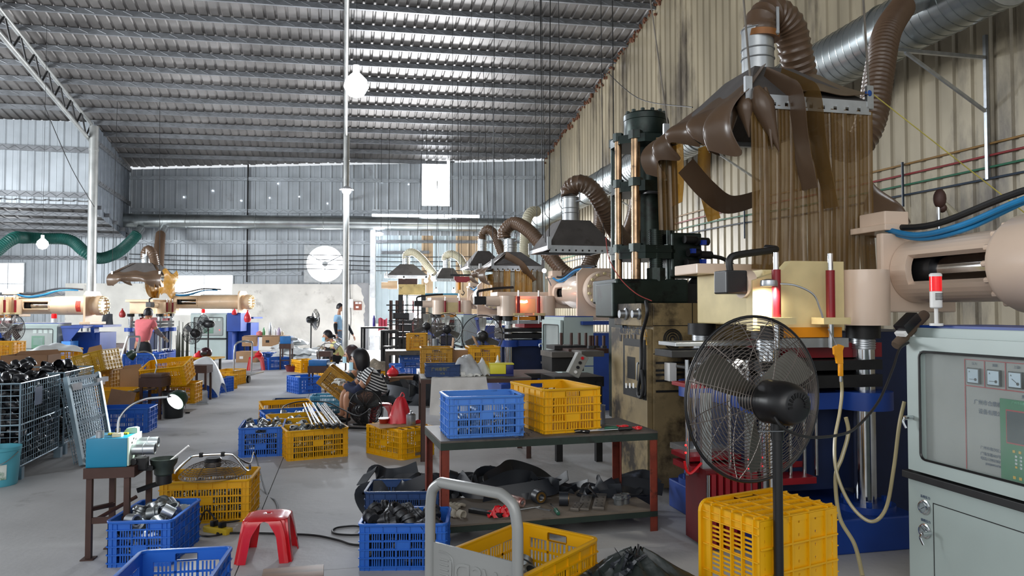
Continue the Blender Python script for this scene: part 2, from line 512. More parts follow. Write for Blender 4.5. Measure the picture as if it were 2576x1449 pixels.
# back wall line
BE = Vector((1, 0.1, 0)).normalized()
BP0 = Vector((-20.0, 26.16 + 0.1 * (-20 + 13.6), 0))
def BW(px, py, off=0.0):
	k = (px - CX) / FPX
	c = (26.16 + 1.36 - off) / (1 - 0.1 * k)
	p = W(px, py, c)
	return (p - BP0).dot(BE), p.z
def BWp(s, z, off=0.0):
	"""point on the back wall, off metres in front of it"""
	n = Vector((BE.y, -BE.x, 0))
	p = BP0 + BE * s + n * off
	return Vector((p.x, p.y, z))
s_left, _ = BW(325, 500); s_right, _ = BW(1370, 500); s_mas, _ = BW(929, 800); s_pale, _ = BW(944, 800)
def opening(x0, x1, y0, y1):
	a, zt = BW(x0, y0); b, zb = BW(x1, y1)
	return [a, b, zb, zt]
O1 = opening(1060, 1133, 398, 521); O2 = opening(934, 1208, 527, 551); O3 = opening(440, 587, 690, 792)
O4 = opening(-20, 62, 660, 768); O5 = opening(766, 870, 617, 711); O6 = opening(936, 957, 846, 900); O7 = opening(1012, 1066, 744, 900)
O6[2] = 0.0; O7[2] = 0.0
OPS = [O1, O2, O3, O4, O5, O6, O7]
z_mas = BW(700, 715)[1]
wall_back = struct('wall_back')
top_gap = lambda p: roof_z(p) - 0.09
clad(wall_back, BP0, BE, s_left, s_pale, z_mas - 0.02, top_gap, OPS, 0.78, PROF_WALL, 2, M_clad, -1)
clad(wall_back, BP0, BE, s_pale, s_right + 0.1, 4.2, top_gap, OPS, 0.78, PROF_WALL, 2, M_clad, -1)
clad(wall_back, BP0, BE, s_pale, s_right + 0.1, 0.9, 4.2, OPS, 0.42, PROF_WALL, 1, M_cladpale, -1,
	 mfn=lambda a, b: M_cladtan if (BW(1049, 600)[0] < (a + b) / 2 < BW(1086, 600)[0] or BW(1150, 600)[0] < (a + b) / 2 < BW(1210, 600)[0]) else M_cladpale)
clad(wall_back, BP0, BE, 0.0, s_left, 1.0, 4.3, OPS, 0.78, PROF_WALL, 2, M_clad, -1)
def masonry(parent, name, s0, s1, z0, z1, off0, off1, m, ops=OPS):
	br = sorted(set([s0, s1] + [x for o_ in ops for x in o_[:2] if s0 < x < s1]))
	mb = MB()
	for a, b in zip(br, br[1:]):
		hol = [(o_[2], o_[3]) for o_ in ops if o_[0] < (a + b) / 2 < o_[1]]
		for p, q in cut(z0, z1, hol):
			c8 = [BWp(a, p, off0), BWp(b, p, off0), BWp(b, p, off1), BWp(a, p, off1), BWp(a, q, off0), BWp(b, q, off0), BWp(b, q, off1), BWp(a, q, off1)]
			mb.add(c8, [(0, 1, 2, 3), (7, 6, 5, 4), (0, 4, 5, 1), (1, 5, 6, 2), (2, 6, 7, 3), (3, 7, 4, 0)])
	return mb.obj(name, m, parent, smooth=False)
masonry(wall_back, 'masonry_base', s_left - 2.0, s_mas, 0, z_mas, 0.02, 0.22, M_mason)
masonry(wall_back, 'masonry_base', 0, s_left - 2.0, 0, 1.02, 0.02, 0.2, M_mason)
masonry(wall_back, 'masonry_base', s_pale, s_right + 0.1, 0, 0.95, 0.02, 0.2, M_mason)
rg = random.Random(8); mb = MB()
for px, py in ((463, 496), (536, 480), (607, 505), (679, 498), (753, 495), (824, 512), (960, 458), (1028, 464), (1163, 449), (700, 462)):
	s_, z_ = BW(px, py); c_ = BWp(s_, z_, .03); mb.cyl(c_, c_ + Vector((BE.y, -BE.x, 0)) * .004, .022, n=8)
mb.obj('nail_holes', M_sky, wall_back)['kind'] = 'stuff'
# bare plaster strip with a broken edge where the whitewash has come off
sp, _ = BW(905, 800)
edge = []
rg = random.Random(5)
for i in range(25):
	t = i / 24
	x, y = (898 + 20 * min(1, t * 4) + rg.uniform(-3, 3), 712 + (885 - 712) * t)
	if t < 0.12: x = 896 + t * 180
	edge.append(BW(x, y))
poly = [(s_mas, edge[-1][1])] + [(s_mas, edge[0][1])] + edge
mb = MB(); n = len(poly)
mb.add([BWp(s_, z_, 0.222) for s_, z_ in poly] + [BWp(s_, z_, 0.235) for s_, z_ in poly],
	   [tuple(range(n, 2 * n))] + [(i, (i + 1) % n, (i + 1) % n + n, i + n) for i in range(n)])
mb.obj('bare_plaster', M_plaster, wall_back, smooth=False)
# windows and other daylight openings of the back wall
WI = [0]
def win(o_, cols, m=M_sky, frame=M_galv, rows=1, fw=0.035):
	WI[0] += 1
	r = struct('window_%d' % WI[0])
	f = MB(); a, b, z0, z1 = o_
	def bx(mb, sa, sb, za, zb, o0, o1):
		c8 = [BWp(sa, za, o0), BWp(sb, za, o0), BWp(sb, za, o1), BWp(sa, za, o1), BWp(sa, zb, o0), BWp(sb, zb, o0), BWp(sb, zb, o1), BWp(sa, zb, o1)]
		mb.add(c8, [(0, 1, 2, 3), (7, 6, 5, 4), (0, 4, 5, 1), (1, 5, 6, 2), (2, 6, 7, 3), (3, 7, 4, 0)])
	for (sa, sb, za, zb) in ((a, a + fw, z0, z1), (b - fw, b, z0, z1), (a, b, z0, z0 + fw), (a, b, z1 - fw, z1)):
		bx(f, sa, sb, za, zb, -0.02, 0.05)
	for k in range(1, cols):
		s_ = a + (b - a) * k / cols; bx(f, s_ - fw / 2, s_ + fw / 2, z0, z1, -0.02, 0.045)
	for k in range(1, rows):
		z_ = z0 + (z1 - z0) * k / rows; bx(f, a, b, z_ - fw / 2, z_ + fw / 2, -0.02, 0.045)
	f.obj('window_frame', frame, r, smooth=False)
	for k in range(cols):
		p = MB(); sa = a + (b - a) * k / cols; sb = a + (b - a) * (k + 1) / cols
		bx(p, sa + fw * .4, sb - fw * .4, z0 + fw * .4, z1 - fw * .4, 0.0, 0.012)
		p.obj('pane', m, r, smooth=False)
	return r
win(O1, 1); win(O2, 3); win(O3, 2, rows=2); win(O4, 2, rows=2)
M_skydim = emitter('daylight_doorway', '#f4f9ff', 5.0)
for nm, o_ in (('door_1', O6), ('door_2', O7)):
	r = struct(nm)
	mb = MB(); a, b, z0, z1 = o_
	mb.add([BWp(a, 0, -0.3), BWp(b, 0, -0.3), BWp(b, z1, -0.3), BWp(a, z1, -0.3)], [(0, 1, 2, 3)]); mb.obj('doorway_light', M_skydim, r, smooth=False)
	mb = MB()
	for sa in (a, b): mb.cyl(BWp(sa, 0, 0.1), BWp(sa, z1, 0.1), 0.035, n=8)
	mb.cyl(BWp(a, z1, 0.1), BWp(b, z1, 0.1), 0.035, n=8); mb.obj('door_frame', M_steel, r)
# girts with pressed zigzag
def zig_rail(name, p0, p1, h, d, m, parent, face, pitch=0.16):
	"""box rail from p0 to p1 (top edge line), height h, depth d along face, zigzag raised on the face"""
	p0 = Vector(p0); p1 = Vector(p1); e = (p1 - p0); L = e.length; e.normalize(); f = Vector(face).normalized(); up = Vector((0, 0, 1))
	mb = MB()
	c8 = []
	for zz in (-h, 0):
		c8 += [p0 + up * zz, p1 + up * zz, p1 + up * zz + f * d, p0 + up * zz + f * d]
	mb.add(c8, [(3, 2, 1, 0), (4, 5, 6, 7), (0, 1, 5, 4), (1, 2, 6, 5), (2, 3, 7, 6), (3, 0, 4, 7)])
	n = max(2, int(L / pitch))
	pts = [p0 + e * (L * i / n) + f * (d + 0.003) + up * (-h * (0.15 if i % 2 else 0.85)) for i in range(n + 1)]
	mb.tube(pts, h * 0.07, 3, caps=False)
	return mb.obj(name, m, parent, smooth=False)
bn = Vector((BE.y, -BE.x, 0))
for py, xa, xb in ((443, 330, 1056), (443, 1136, 1368), (524, 330, 1368), (604, 330, 936), (685, 330, 760), (681, 874, 928)):
	sa, za = BW(xa, py); sb, _ = BW(xb, py)
	zig_rail('girt', BWp(sa, za, 0.04), BWp(sb, za + 0.05, 0.04), 0.13, 0.07, M_clad, wall_back, bn)
for py, xa, xb in ((604, 946, 1366), (632, 960, 1080)):
	sa, za = BW(xa, py); sb, _ = BW(xb, py)
	zig_rail('girt', BWp(sa, za, 0.03), BWp(sb, za + 0.03, 0.03), 0.11, 0.06, M_purlin, wall_back, bn)
for py in (643, 735):
	sa, za = BW(-15, py); sb, _ = BW(318, py)
	zig_rail('girt', BWp(sa, za, 0.04), BWp(sb, za, 0.04), 0.13, 0.07, M_purlin, wall_back, bn)
# post beside the doorway, conduit down the cladding
sc, _ = BW(940, 700)
MB().box(-0.09, 0.09, -0.09, 0.09, 0, 4.4).obj('trim_1', mat('white_post_paint', '#dfe3e6', .5), None, BWp(sc, 0, 0.3), smooth=False)['kind'] = 'structure'
so, zo = BW(626, 415); _, zo2 = BW(626, 710)
tag(MB().cyl(BWp(so, zo2, 0.09), BWp(so, zo, 0.09), 0.03, n=8).obj('drain_pipe', M_dark), 'dark vertical pipe down the grey back wall cladding, left of the round fan', 'pipe')
# ------------------------------------------------------------------ right wall
RP0 = Vector((1.22, 27.65, 0)); RE = Vector((ST, -CT, 0))
wall_right = struct('wall_right')
clad(wall_right, RP0, RE, 0, 29.0, 0.0, lambda p: roof_z(p) - 0.04, [], 0.81, PROF_RIB, 3, M_cladcream, 1)
def RW(px, py, off=0.0):
	"""point on the right wall seen at a pixel, off metres in front of it"""
	k = (px - CX) / FPX
	n = Vector((-CT, -ST, 0))
	# solve (RP0 + n*off + RE*t) with X = k Y
	q = RP0 + n * off
	t = (q.x - k * q.y) / (k * RE.y - RE.x)
	c = q.y + RE.y * t
	return W(px, py, c)
# brown foam sealant that has run out along the wall head
mb = MB(); rg = random.Random(11)
for i in range(230):
	t = 0.2 + i * 0.072
	p = RP0 + RE * t + Vector((-CT, -ST, 0)) * rg.uniform(0.0, 0.05)
	z = roof_z(p) - 0.03 - abs(rg.gauss(0, 0.10))
	mb.ball((p.x, p.y, z), rg.uniform(0.015, 0.05), 6, 4, (1, 1, rg.uniform(0.7, 1.8)))
o = mb.obj('trim_2', mat('rusty_foam', '#6e4630', 0.9, var=0.4, vscale=20)); o['kind'] = 'structure'
# ------------------------------------------------------------------ left bay: front wall, side wall, lower roof
uL, wL = 24.5, -7.45
PL = R(uL, wL)
wall_left = struct('wall_left')
clad(wall_left, PL, (-CT, -ST), 0, 7.0, lambda p: 4.62, lambda p: roof_z(p) - 0.09, [], 0.78, PROF_WALL, 2, M_clad, 1)
side_end = BWp(s_left, 0)
sd = (side_end - PL); sl = sd.length
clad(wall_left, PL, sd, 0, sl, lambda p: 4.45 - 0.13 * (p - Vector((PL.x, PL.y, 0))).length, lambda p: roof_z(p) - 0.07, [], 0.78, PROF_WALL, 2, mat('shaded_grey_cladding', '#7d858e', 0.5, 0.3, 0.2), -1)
nl = Vector((ST, -CT, 0))
for z_ in (6.35, 4.98):
	a = R(uL, wL); b = R(uL, wL - 6.5)
	zig_rail('girt', (b.x, b.y, z_), (a.x, a.y, z_), 0.16, 0.07, M_purlin, wall_left, nl)
sn = Vector((sd.y, -sd.x, 0)).normalized()
for z_ in (6.75, 5.55):
	zig_rail('girt', (PL.x, PL.y, z_ - 0.1), (side_end.x, side_end.y, z_ - 0.25), 0.14, 0.07, M_purlin, wall_left, sn)
lean = struct('ceiling_left')
for i in range(9):
	w1 = wL - 0.78 * i; w0 = w1 - 0.78
	mb = MB(); pts = []
	for k in range(2):
		for q, h in PROF_RIB[:-1]: pts.append((w0 + (k + q) * 0.39, h))
	pts.append((w1, 0))
	ue = 28.6 + 0.12 * i
	for (wa, ha), (wb, hb) in zip(pts, pts[1:]):
		A, B, C_, D = R(uL - 0.1, wa, 4.72 + ha), R(uL - 0.1, wb, 4.72 + hb), R(ue, wb, 4.08 + hb), R(ue, wa, 4.08 + ha)
		mb.add([A, B, C_, D], [(0, 1, 2, 3)])
	mb.obj('roof_sheet', M_roof, lean, smooth=False)
for k in range(5):
	u_ = uL + 0.35 + 0.85 * k; z_ = 4.72 - 0.64 * (u_ - uL) / 4.2 - 0.02
	zig_rail('purlin', R(u_, wL - 6.5, z_), R(u_, wL + 0.15, z_), 0.12, 0.06, M_purlin, lean, nl)
# ------------------------------------------------------------------ main roof
ceiling = struct('ceiling')
for i in range(30):
	w0 = 7.55 - 0.76 * (i + 1); w1 = w0 + 0.76
	mb = MB(); pts = []
	for k in range(3):
		for q, h in PROF_RIB[:-1]: pts.append((w0 + (k + q) * 0.76 / 3, h))
	pts.append((w1, 0))
	if (w0 + w1) / 2 < wL: ue = uL + 0.25
	else: ue = uw(BWp(s_left, 0))[0] + (uw(BWp(s_right, 0))[0] - uw(BWp(s_left, 0))[0]) * ((w0 + w1) / 2 - wL) / (7.4 - wL) + 0.03
	us = [-3.0, ue]
	for (wa, ha), (wb, hb) in zip(pts, pts[1:]):
		vs = []
		for u_, w_, h_ in ((us[0], wa, ha), (us[0], wb, hb), (us[1], wb, hb), (us[1], wa, ha)):
			p = R(u_, w_); vs.append((p.x, p.y, roof_z(p) + h_))
		mb.add(vs, [(0, 1, 2, 3)])
	mb.obj('roof_sheet', M_roof, ceiling, smooth=False)
for i in range(16):
	u_ = 27.25 - 0.888 * i
	segs = [(-7.6, 0.0, 0.0), (0.0, 7.35, 0.06)]
	if u_ < 24.3: segs.append((-14.0, -7.6, 0.05))
	for wa, wb, du in segs:
		if u_ > 26.4 and wb > 1: wb_ = 4.0 if u_ > 27 else wb
		else: wb_ = wb
		a, b = R(u_ - du, wa), R(u_ - du, wb_)
		zig_rail('purlin', (a.x, a.y, roof_z(a) - 0.005), (b.x, b.y, roof_z(b) - 0.005), 0.13, 0.07, M_purlin, ceiling, (ST, -CT, 0), 0.2)
# ------------------------------------------------------------------ round posts, rafters
def post(name, p, r, ztop, label):
	t = thing(name, label, 'post', p)
	MB().cyl((0, 0, 0.0), (0, 0, ztop), r, n=20).obj('shaft', M_steelpost, t)
	MB().box(-r * 2.0, r * 2.0, -r * 2.0, r * 2.0, 0, 0.02).obj('base_plate', M_dark, t)
	MB().cyl((0, 0, ztop - 0.75), (0, 0, ztop - 0.68), r * 1.12, n=20).obj('collar', M_steelpost, t)
	return t
M_steelpost = mat('galvanised_post', '#b4b6b4', 0.38, 0.55, 0.25, 3, '#8d7650', 0.15, 2.5)
pc = W(868, 906, 21.1); pc.z = 0
post('round_post', pc, 0.088, 6.5, 'slim galvanised post in the middle of the aisle, beside the man in light blue')
plp = W(227, 870, 21.9); plp.z = 0
post('round_post', plp, 0.125, 6.95, 'stout galvanised post on the left, rising to the roof truss')
def chord(mb, u0, u1, w_, dz, r, n=10):
	pts = []
	for k in range(2):
		p = R(u0 if k == 0 else u1, w_); pts.append((p.x, p.y, roof_z(p) + dz))
	mb.cyl(pts[0], pts[1], r, n=n)
def truss(name, w_, u0, u1, top, bot, r, label):
	t = thing(name, label, 'roof truss', (0, 0, 0))
	mb = MB(); chord(mb, u0, u1, w_, top, r * 0.9); mb.obj('top_chord', M_steelpost, t)
	mb = MB(); chord(mb, u0 + 0.1, u1, w_, bot, r); mb.obj('bottom_chord', M_steelpost, t)
	k = 0; u_ = u0
	while u_ > u1 + 0.4:
		a, b = R(u_, w_), R(u_ - 0.42, w_)
		za, zb = (top, bot) if k % 2 == 0 else (bot, top)
		MB().cyl((a.x, a.y, roof_z(a) + za), (b.x, b.y, roof_z(b) + zb), r * 0.42, n=6).obj('web_bar', M_dark, t)
		u_ -= 0.42; k += 1
truss('roof_truss', -7.5, 24.4, 13.5, -0.19, -0.72, 0.06, 'lattice truss of round tubes from the left post up along the roof')
truss('roof_truss', 0.02, 27.3, 10.5, -0.2, -1.42, 0.05, 'lattice truss over the aisle, its tubes seen end-on above the middle post')
# ------------------------------------------------------------------ slotted plastic crates
CR = {}
def wall_mesh(Lu, H, cols, rows, ncell, handle, label, plain=False):
	"""one slotted side of a crate, standing in the x-z plane, outside towards -y; corner panels, ribs, slots, label plate"""
	mb = MB(); t = 0.004; cw = 0.05; top = H * 0.80; bot = 0.022
	x0, x1 = -Lu / 2, Lu / 2
	mb.box(x0, x0 + cw, 0, t, 0, H); mb.box(x1 - cw, x1, 0, t, 0, H)
	gx0, gx1 = x0 + cw, x1 - cw
	cwid = (gx1 - gx0) / cols; rh = (top - bot) / rows
	mb.box(gx0, gx1, 0, t, 0, bot)
	hx = cwid * 0.52 * (1 if cols % 2 else 1.0)
	if handle:
		hz0, hz1 = top + 0.004, top + 0.034
		hw = 0.048
		mb.box(gx0, -hw, 0, t, top, H); mb.box(hw, gx1, 0, t, top, H)
		mb.box(-hw, hw, 0, t, hz1, H); mb.box(-hw, hw, 0, t, top, hz0)
		for (a, b, c, d) in ((-hw - .004, -hw, hz0, hz1), (hw, hw + .004, hz0, hz1), (-hw, hw, hz0 - .004, hz0), (-hw, hw, hz1, hz1 + .004)):
			mb.box(a, b, -0.008, t, c, d)
	else:
		mb.box(gx0, gx1, 0, t, top, H)
	for r in range(rows + 1):                      # horizontal flanges
		z = bot + rh * r
		mb.box(x0, x1, -0.008, 0.001, z - 0.0028, z + 0.0028)
		if 0 < r < rows: mb.box(gx0, gx1, 0, t, z - 0.0055, z + 0.0055)
	for c in range(cols + 1):                      # vertical ribs
		x = gx0 + cwid * c
		mb.box(x - 0.002, x + 0.002, -0.007, 0.001, 0, H - 0.02)
		if 0 < c < cols: mb.box(x - 0.006, x + 0.006, 0, t, bot, top)
	mb.box(x0 + cw * .5 - .002, x0 + cw * .5 + .002, -0.006, 0.001, 0, H); mb.box(x1 - cw * .5 - .002, x1 - cw * .5 + .002, -0.006, 0.001, 0, H)
	mid = cols // 2
	for c in range(cols):
		for r in range(rows):
			cx0 = gx0 + cwid * c + 0.006; cx1 = gx0 + cwid * (c + 1) - 0.006
			z0 = bot + rh * r + (0.0055 if r else 0); z1 = bot + rh * (r + 1) - 0.0055
			if label and c == mid and r in label:
				mb.box(cx0 - .004, cx1 + .004, -0.003, t, z0 - .004, z1 + .006); continue
			n = ncell; w = (cx1 - cx0) / n
			for k in range(n - 1):
				xa = cx0 + w * (k + 1)
				mb.box(xa - w * 0.22, xa + w * 0.22, 0, t, z0, z1)
	return mb
def base_mesh(L, Wd, kind='grid'):
	mb = MB()
	mb.box(-L / 2, L / 2, -Wd / 2, -Wd / 2 + .02, 0, .01); mb.box(-L / 2, L / 2, Wd / 2 - .02, Wd / 2, 0, .01)
	mb.box(-L / 2, -L / 2 + .02, -Wd / 2, Wd / 2, 0, .01); mb.box(L / 2 - .02, L / 2, -Wd / 2, Wd / 2, 0, .01)
	nx, ny = 12, 9
	for i in range(1, nx):
		x = -L / 2 + L * i / nx; mb.box(x - .0185, x + .0185, -Wd / 2, Wd / 2, 0.002, .007)
	for j in range(1, ny):
		y = -Wd / 2 + Wd * j / ny; mb.box(-L / 2, L / 2, y - .0175, y + .0175, 0.002, .0065)
	for x in (-L / 3, -L / 6, 0, L / 6, L / 3): mb.box(x - .003, x + .003, -Wd / 2, Wd / 2, -.008, .004)
	for y in (-Wd / 3, -Wd / 9, Wd / 9, Wd / 3): mb.box(-L / 2, L / 2, y - .003, y + .003, -.008, .004)
	return mb
def crate_meshes(kind):
	if kind in CR: return CR[kind]
	L, Wd, H, lc, sc, rows = {'S': (.47, .34, .255, 5, 3, 4), 'M': (.57, .40, .285, 5, 3, 4), 'T': (.46, .36, .13, 4, 3, 2), 'C': (.42, .33, .28, 4, 3, 4)}[kind]
	lw = wall_mesh(L, H, lc, rows, 5, False, (2,) if rows == 4 else None)
	sw = wall_mesh(Wd, H, sc, rows, 5, True, (1,) if rows == 4 else None)
	rim = MB(); o = .016
	# rounded-corner rim loop with a section
	def loop(ex, z):
		r = 0.03 + ex; pts = []
		for (cx, cy, a0) in ((L / 2 - .03, Wd / 2 - .03, 0), (-L / 2 + .03, Wd / 2 - .03, 90), (-L / 2 + .03, -Wd / 2 + .03, 180), (L / 2 - .03, -Wd / 2 + .03, 270)):
			for k in range(6):
				a = math.radians(a0 + 18 * k); pts.append((cx + r * math.cos(a), cy + r * math.sin(a), z))
		return pts
	prof = [(-.004, H - .012), (.012, H - .014), (.014, H - .004), (.012, H), (-.002, H), (-.005, H - .003)]
	loops = [loop(*p) for p in prof]; n = len(loops[0])
	vs = [v for l in loops for v in l]; m = len(prof)
	rim.add(vs, [(i * n + k, ((i + 1) % m) * n + k, ((i + 1) % m) * n + (k + 1) % n, i * n + (k + 1) % n) for i in range(m) for k in range(n)])
	CR[kind] = dict(L=L, W=Wd, H=H, long=lw, short=sw, rim=rim, base=base_mesh(L - .01, Wd - .01), cache={})
	return CR[kind]
CRATES = []
def crate(kind, m, label, loc, rz=0.0, group='slotted plastic crates', rot=None, name=None):
	"""loc: centre of the bottom; local x along the long side"""
	d = crate_meshes(kind); key = m.name
	if key not in d['cache']:
		def taper(mb, nm):
			me = mb.mesh(nm, m, False); return me
		d['cache'][key] = [taper(d[k], nm) for k, nm in (('long', 'long_side'), ('short', 'short_side'), ('rim', 'rim'), ('base', 'base'))]
	ml, ms, mr, mbs = d['cache'][key]
	t = thing(name or 'plastic_crate', label, 'crate', loc, rz, group, rot=rot)
	L, Wd = d['L'], d['W']
	link('long_side', ml, t, (0, -Wd / 2, 0)); link('long_side', ml, t, (0, Wd / 2, 0), (0, 0, PI))
	link('short_side', ms, t, (L / 2, 0, 0), (0, 0, PI / 2)); link('short_side', ms, t, (-L / 2, 0, 0), (0, 0, -PI / 2))
	link('rim', mr, t); link('base', mbs, t)
	t['L'] = L
	CRATES.append(t)
	return t
def edge_place(a, b, Wd, L):
	"""centre and angle of a box whose front bottom edge runs from world point a (left) to b (right)"""
	e = (b - a); e.z = 0
	ang = math.atan2(e.y, e.x); e.normalize()
	n = Vector((-e.y, e.x, 0))
	mid = (a + b) / 2
	return mid + n * (Wd / 2), ang
def crate_px(kind, m, label, p0, p1, z=0.0, short=False, **k):
	"""front bottom edge between two pixels at height z; short: the short side faces us"""
	d = crate_meshes(kind)
	a, b = G(p0[0], p0[1], z), G(p1[0], p1[1], z)
	dep = d['L'] if short else d['W']
	c, ang = edge_place(a, b, dep, 0)
	c.z = z
	return crate(kind, m, label, c, ang + (PI / 2 if short else 0), **k)
# ------------------------------------------------------------------ loose bushings and elbows
def bushing_mesh(name, m, R0=.026, L=.05, flange=True):
	mb = MB()
	prof = [(R0 * .72, 0), (R0, 0), (R0, L * .55), (R0 * (1.28 if flange else 1.0), L * .62), (R0 * (1.28 if flange else 1.0), L * .75), (R0, L * .8), (R0, L), (R0 * .72, L), (R0 * .72, 0)]
	mb.lathe(prof[1:-1] + [(R0 * .72, L * .02)], 14)
	return mb.mesh(name, m)
ME_bsil = bushing_mesh('bushing', M_steel, flange=False)
ME_bflg = bushing_mesh('bushing', mat('dull_bushing_metal', '#8d9294', 0.35, 0.8, 0.3, 30))
ME_bblk = bushing_mesh('bushing', mat('sooty_bushing_metal', '#54565a', 0.4, 0.6, 0.4, 30, '#141414', 0.5, 25))
mb = MB()
mb.tube([(.05 * math.cos(a), .05 * math.sin(a), 0) for a in [PI / 2 * i / 6 for i in range(7)]], .032, 12, caps=False)
mb.tube([(.05 * math.cos(a), .05 * math.sin(a), 0) for a in [PI / 2 * i / 6 for i in range(7)]], .026, 12, caps=False)
ME_elb = mb.mesh('rubber_elbow', mat('glossy_black_rubber', '#23252a', 0.22, 0.1, 0.3, 20))
def fill(crt, meshes, n, zf, label, group, seed, spread=0.82, scale=1.0, cat='bushing', zjit=.03, xr=(-1, 1)):
	rg = random.Random(seed)
	L = crt['L']; Wd = {.47: .34, .57: .40, .46: .36, .42: .33}[round(L, 2)]
	cols = max(2, int(round(math.sqrt(n * L / Wd)))); rows = int(math.ceil(n / cols))
	M = Matrix.LocRotScale(crt.location, crt.rotation_euler, None)
	k = 0
	for j in range(rows):
		for i in range(cols):
			if k >= n: break
			fx = (i + .5 + rg.uniform(-.3, .3)) / cols; fx = xr[0] + (xr[1] - xr[0]) * fx
			x = fx * L / 2 * spread; y = ((j + .5 + rg.uniform(-.3, .3)) / rows - .5) * Wd * spread
			o = link(meshes[0].name.split('.')[0], rg.choice(meshes))
			o.location = M @ Vector((x, y, zf + rg.uniform(-zjit, zjit)))
			o.rotation_euler = (rg.uniform(0.3, 2.2), rg.uniform(-.7, .7), rg.uniform(0, 6.28))
			o.scale = (scale,) * 3
			tag(o, label, cat, group)
			k += 1
	# the layers further down, seen only through the slots
	mb = MB()
	for q in range(90):
		p = Vector((rg.uniform(-1, 1) * (L / 2 - .05), rg.uniform(-1, 1) * (Wd / 2 - .05), rg.uniform(.035, max(.05, zf - .05))))
		d = Vector((rg.gauss(0, 1), rg.gauss(0, 1), rg.gauss(0, 1))).normalized() * .022
		mb.pipe(p - d, p + d, .025 * scale, .018 * scale, 8)
	o = mb.obj(meshes[0].name.split('.')[0] + '_heap', meshes[0].materials[0], None)
	o.matrix_world = M
	tag(o, label.replace('bushing', 'bushings').replace('elbow', 'elbows') + ', those lying deeper', cat, group, 'stuff')
# ---- near left
c_a = crate_px('S', M_blu, 'blue crate of silver bushings beside the teal lathe stand', (277, 1428), (421, 1424), short=True)
fill(c_a, [ME_bsil, ME_bflg], 20, .215, 'silver bushing in the blue crate beside the teal lathe stand', 'bushings in the crate by the lathe stand', 1, scale=1.35)
a, b = W(405, 1316, 4.93), W(621, 1310, 4.97)
c_b = crate_px('M', M_yel, 'yellow crate with a cage fan lying on its top', (405, 1322), (621, 1312))
fill(c_b, [ME_bflg], 14, .16, 'dull bushing inside the yellow crate under the cage fan', 'bushings under the cage fan', 2)
pa, pb = Vector((-1.74, 3.52, 0)), Vector((-1.366, 3.58, 0))
e = (pb - pa).normalized(); nb = Vector((e.y, -e.x, 0))
cc = (pa + pb) / 2 + nb * .285
c_c = crate('M', M_blu, 'empty blue crate nearest us at the bottom edge, left of the wooden footstool', cc, math.atan2(e.y, e.x) + PI / 2)
# ---- centre front
c_d = crate_px('S', M_blu, 'blue crate full of black rubber bushings, behind the grey trolley handle', (914, 1436), (1112, 1434))
fill(c_d, [ME_bblk], 30, .235, 'sooty black bushing heaped in the blue crate behind the trolley handle', 'bushings behind the trolley handle', 3, scale=1.3)
c_e = crate_px('S', M_blusoot, 'empty sooty dark blue crate just behind the crate of black bushings', (920, 1337), (1101, 1335))
# ---- trolley crate
A, B = Vector((.055, 3.40, 0)), Vector((.348, 3.185, 0))
e = (B - A).normalized(); nb = Vector((e.y, -e.x, 0)); nb = nb if nb.y < 0 else -nb
cc = (A + B) / 2 + nb * .285; cc.z = .165
c_f = crate('M', M_yel, 'yellow crate riding on the grey trolley, a few bushings in it', cc, math.atan2(nb.y, nb.x))
fill(c_f, [ME_bblk, ME_bflg], 24, .10, 'oily bushing lying in the yellow crate on the trolley', 'bushings on the trolley', 4, scale=1.25)
# ---- on the near table (top z = .64)
ZT = .64
c_g = crate_px('S', M_blupale, 'bright blue crate smeared with black on the near work table', (1131, 1104), (1316, 1096), z=ZT)
fill(c_g, [ME_bsil], 18, .10, 'shiny bushing at the bottom of the blue crate on the near table', 'bushings in the crate on the near table', 5)
c_h = crate_px('M', M_yel, 'tall yellow crate with a hand hole on the near work table', (1368, 1093), (1512, 1083), z=ZT, short=True)
# ---- middle heap: row after row
rows = [((726, 1161), (873, 1148))]
a0, b0 = G(726, 1161), G(873, 1148)
e0 = (b0 - a0).normalized(); n0 = Vector((-e0.y, e0.x, 0))
mid0 = (a0 + b0) / 2; ang0 = math.atan2(e0.y, e0.x)
lab = ['yellow crate of bushings at the front of the middle row, rods lying across it', 'yellow crate second in the middle row, rods lying over it',
	   'yellow crate third in the middle row, between yellow and blue ones', 'blue crate fourth in the middle row, under the far ends of the rods']
cm = [M_yel, M_yel, M_yel, M_blu]
MID = []
for i in range(4):
	c_ = crate('M', cm[i], lab[i], mid0 + n0 * (.2 + .43 * i) - e0 * (.01 * i), ang0)
	MID.append(c_)
	fill(c_, [ME_bsil, ME_bflg], (16, 12, 12, 10)[i], .225, 'silver bushing in the middle row of crates under the rods', 'bushings in the middle row of crates', 10 + i, scale=1.3)
c5 = crate('M', M_yel, 'tilted empty yellow crate behind the blue one of the middle row', mid0 + n0 * (.2 + .43 * 4 + .03) + Vector((.02, 0, .03)), rot=(math.radians(7), 0, ang0))
c6 = crate_px('M', M_blu, 'blue crate brimming with silver bushings left of the yellow row', (602, 1152), (708, 1147), short=True)
fill(c6, [ME_bsil, ME_bflg], 24, .25, 'silver bushing heaped in the blue crate left of the yellow row', 'bushings left of the yellow row', 20, scale=1.3)
c7 = crate('M', M_blusoot, 'dark blue crate at the back left corner of the middle row', Vector((-2.83, 9.35, 0)), math.radians(100))
c8 = crate('M', M_yeldirty, 'grubby yellow crate tipped up on its edge before the seated workers', Vector((-2.36, 9.85, .30)), rot=(0, math.radians(38), math.radians(8)))
c9 = crate_px('M', M_yel, 'upside-down yellow crate serving as a stand for the red bag', (984, 1160), (1093, 1146), short=True)
c9.rotation_euler = (PI, 0, c9.rotation_euler[2]); c9.location.z = .285
c9.rotation_euler[2] += math.radians(12)
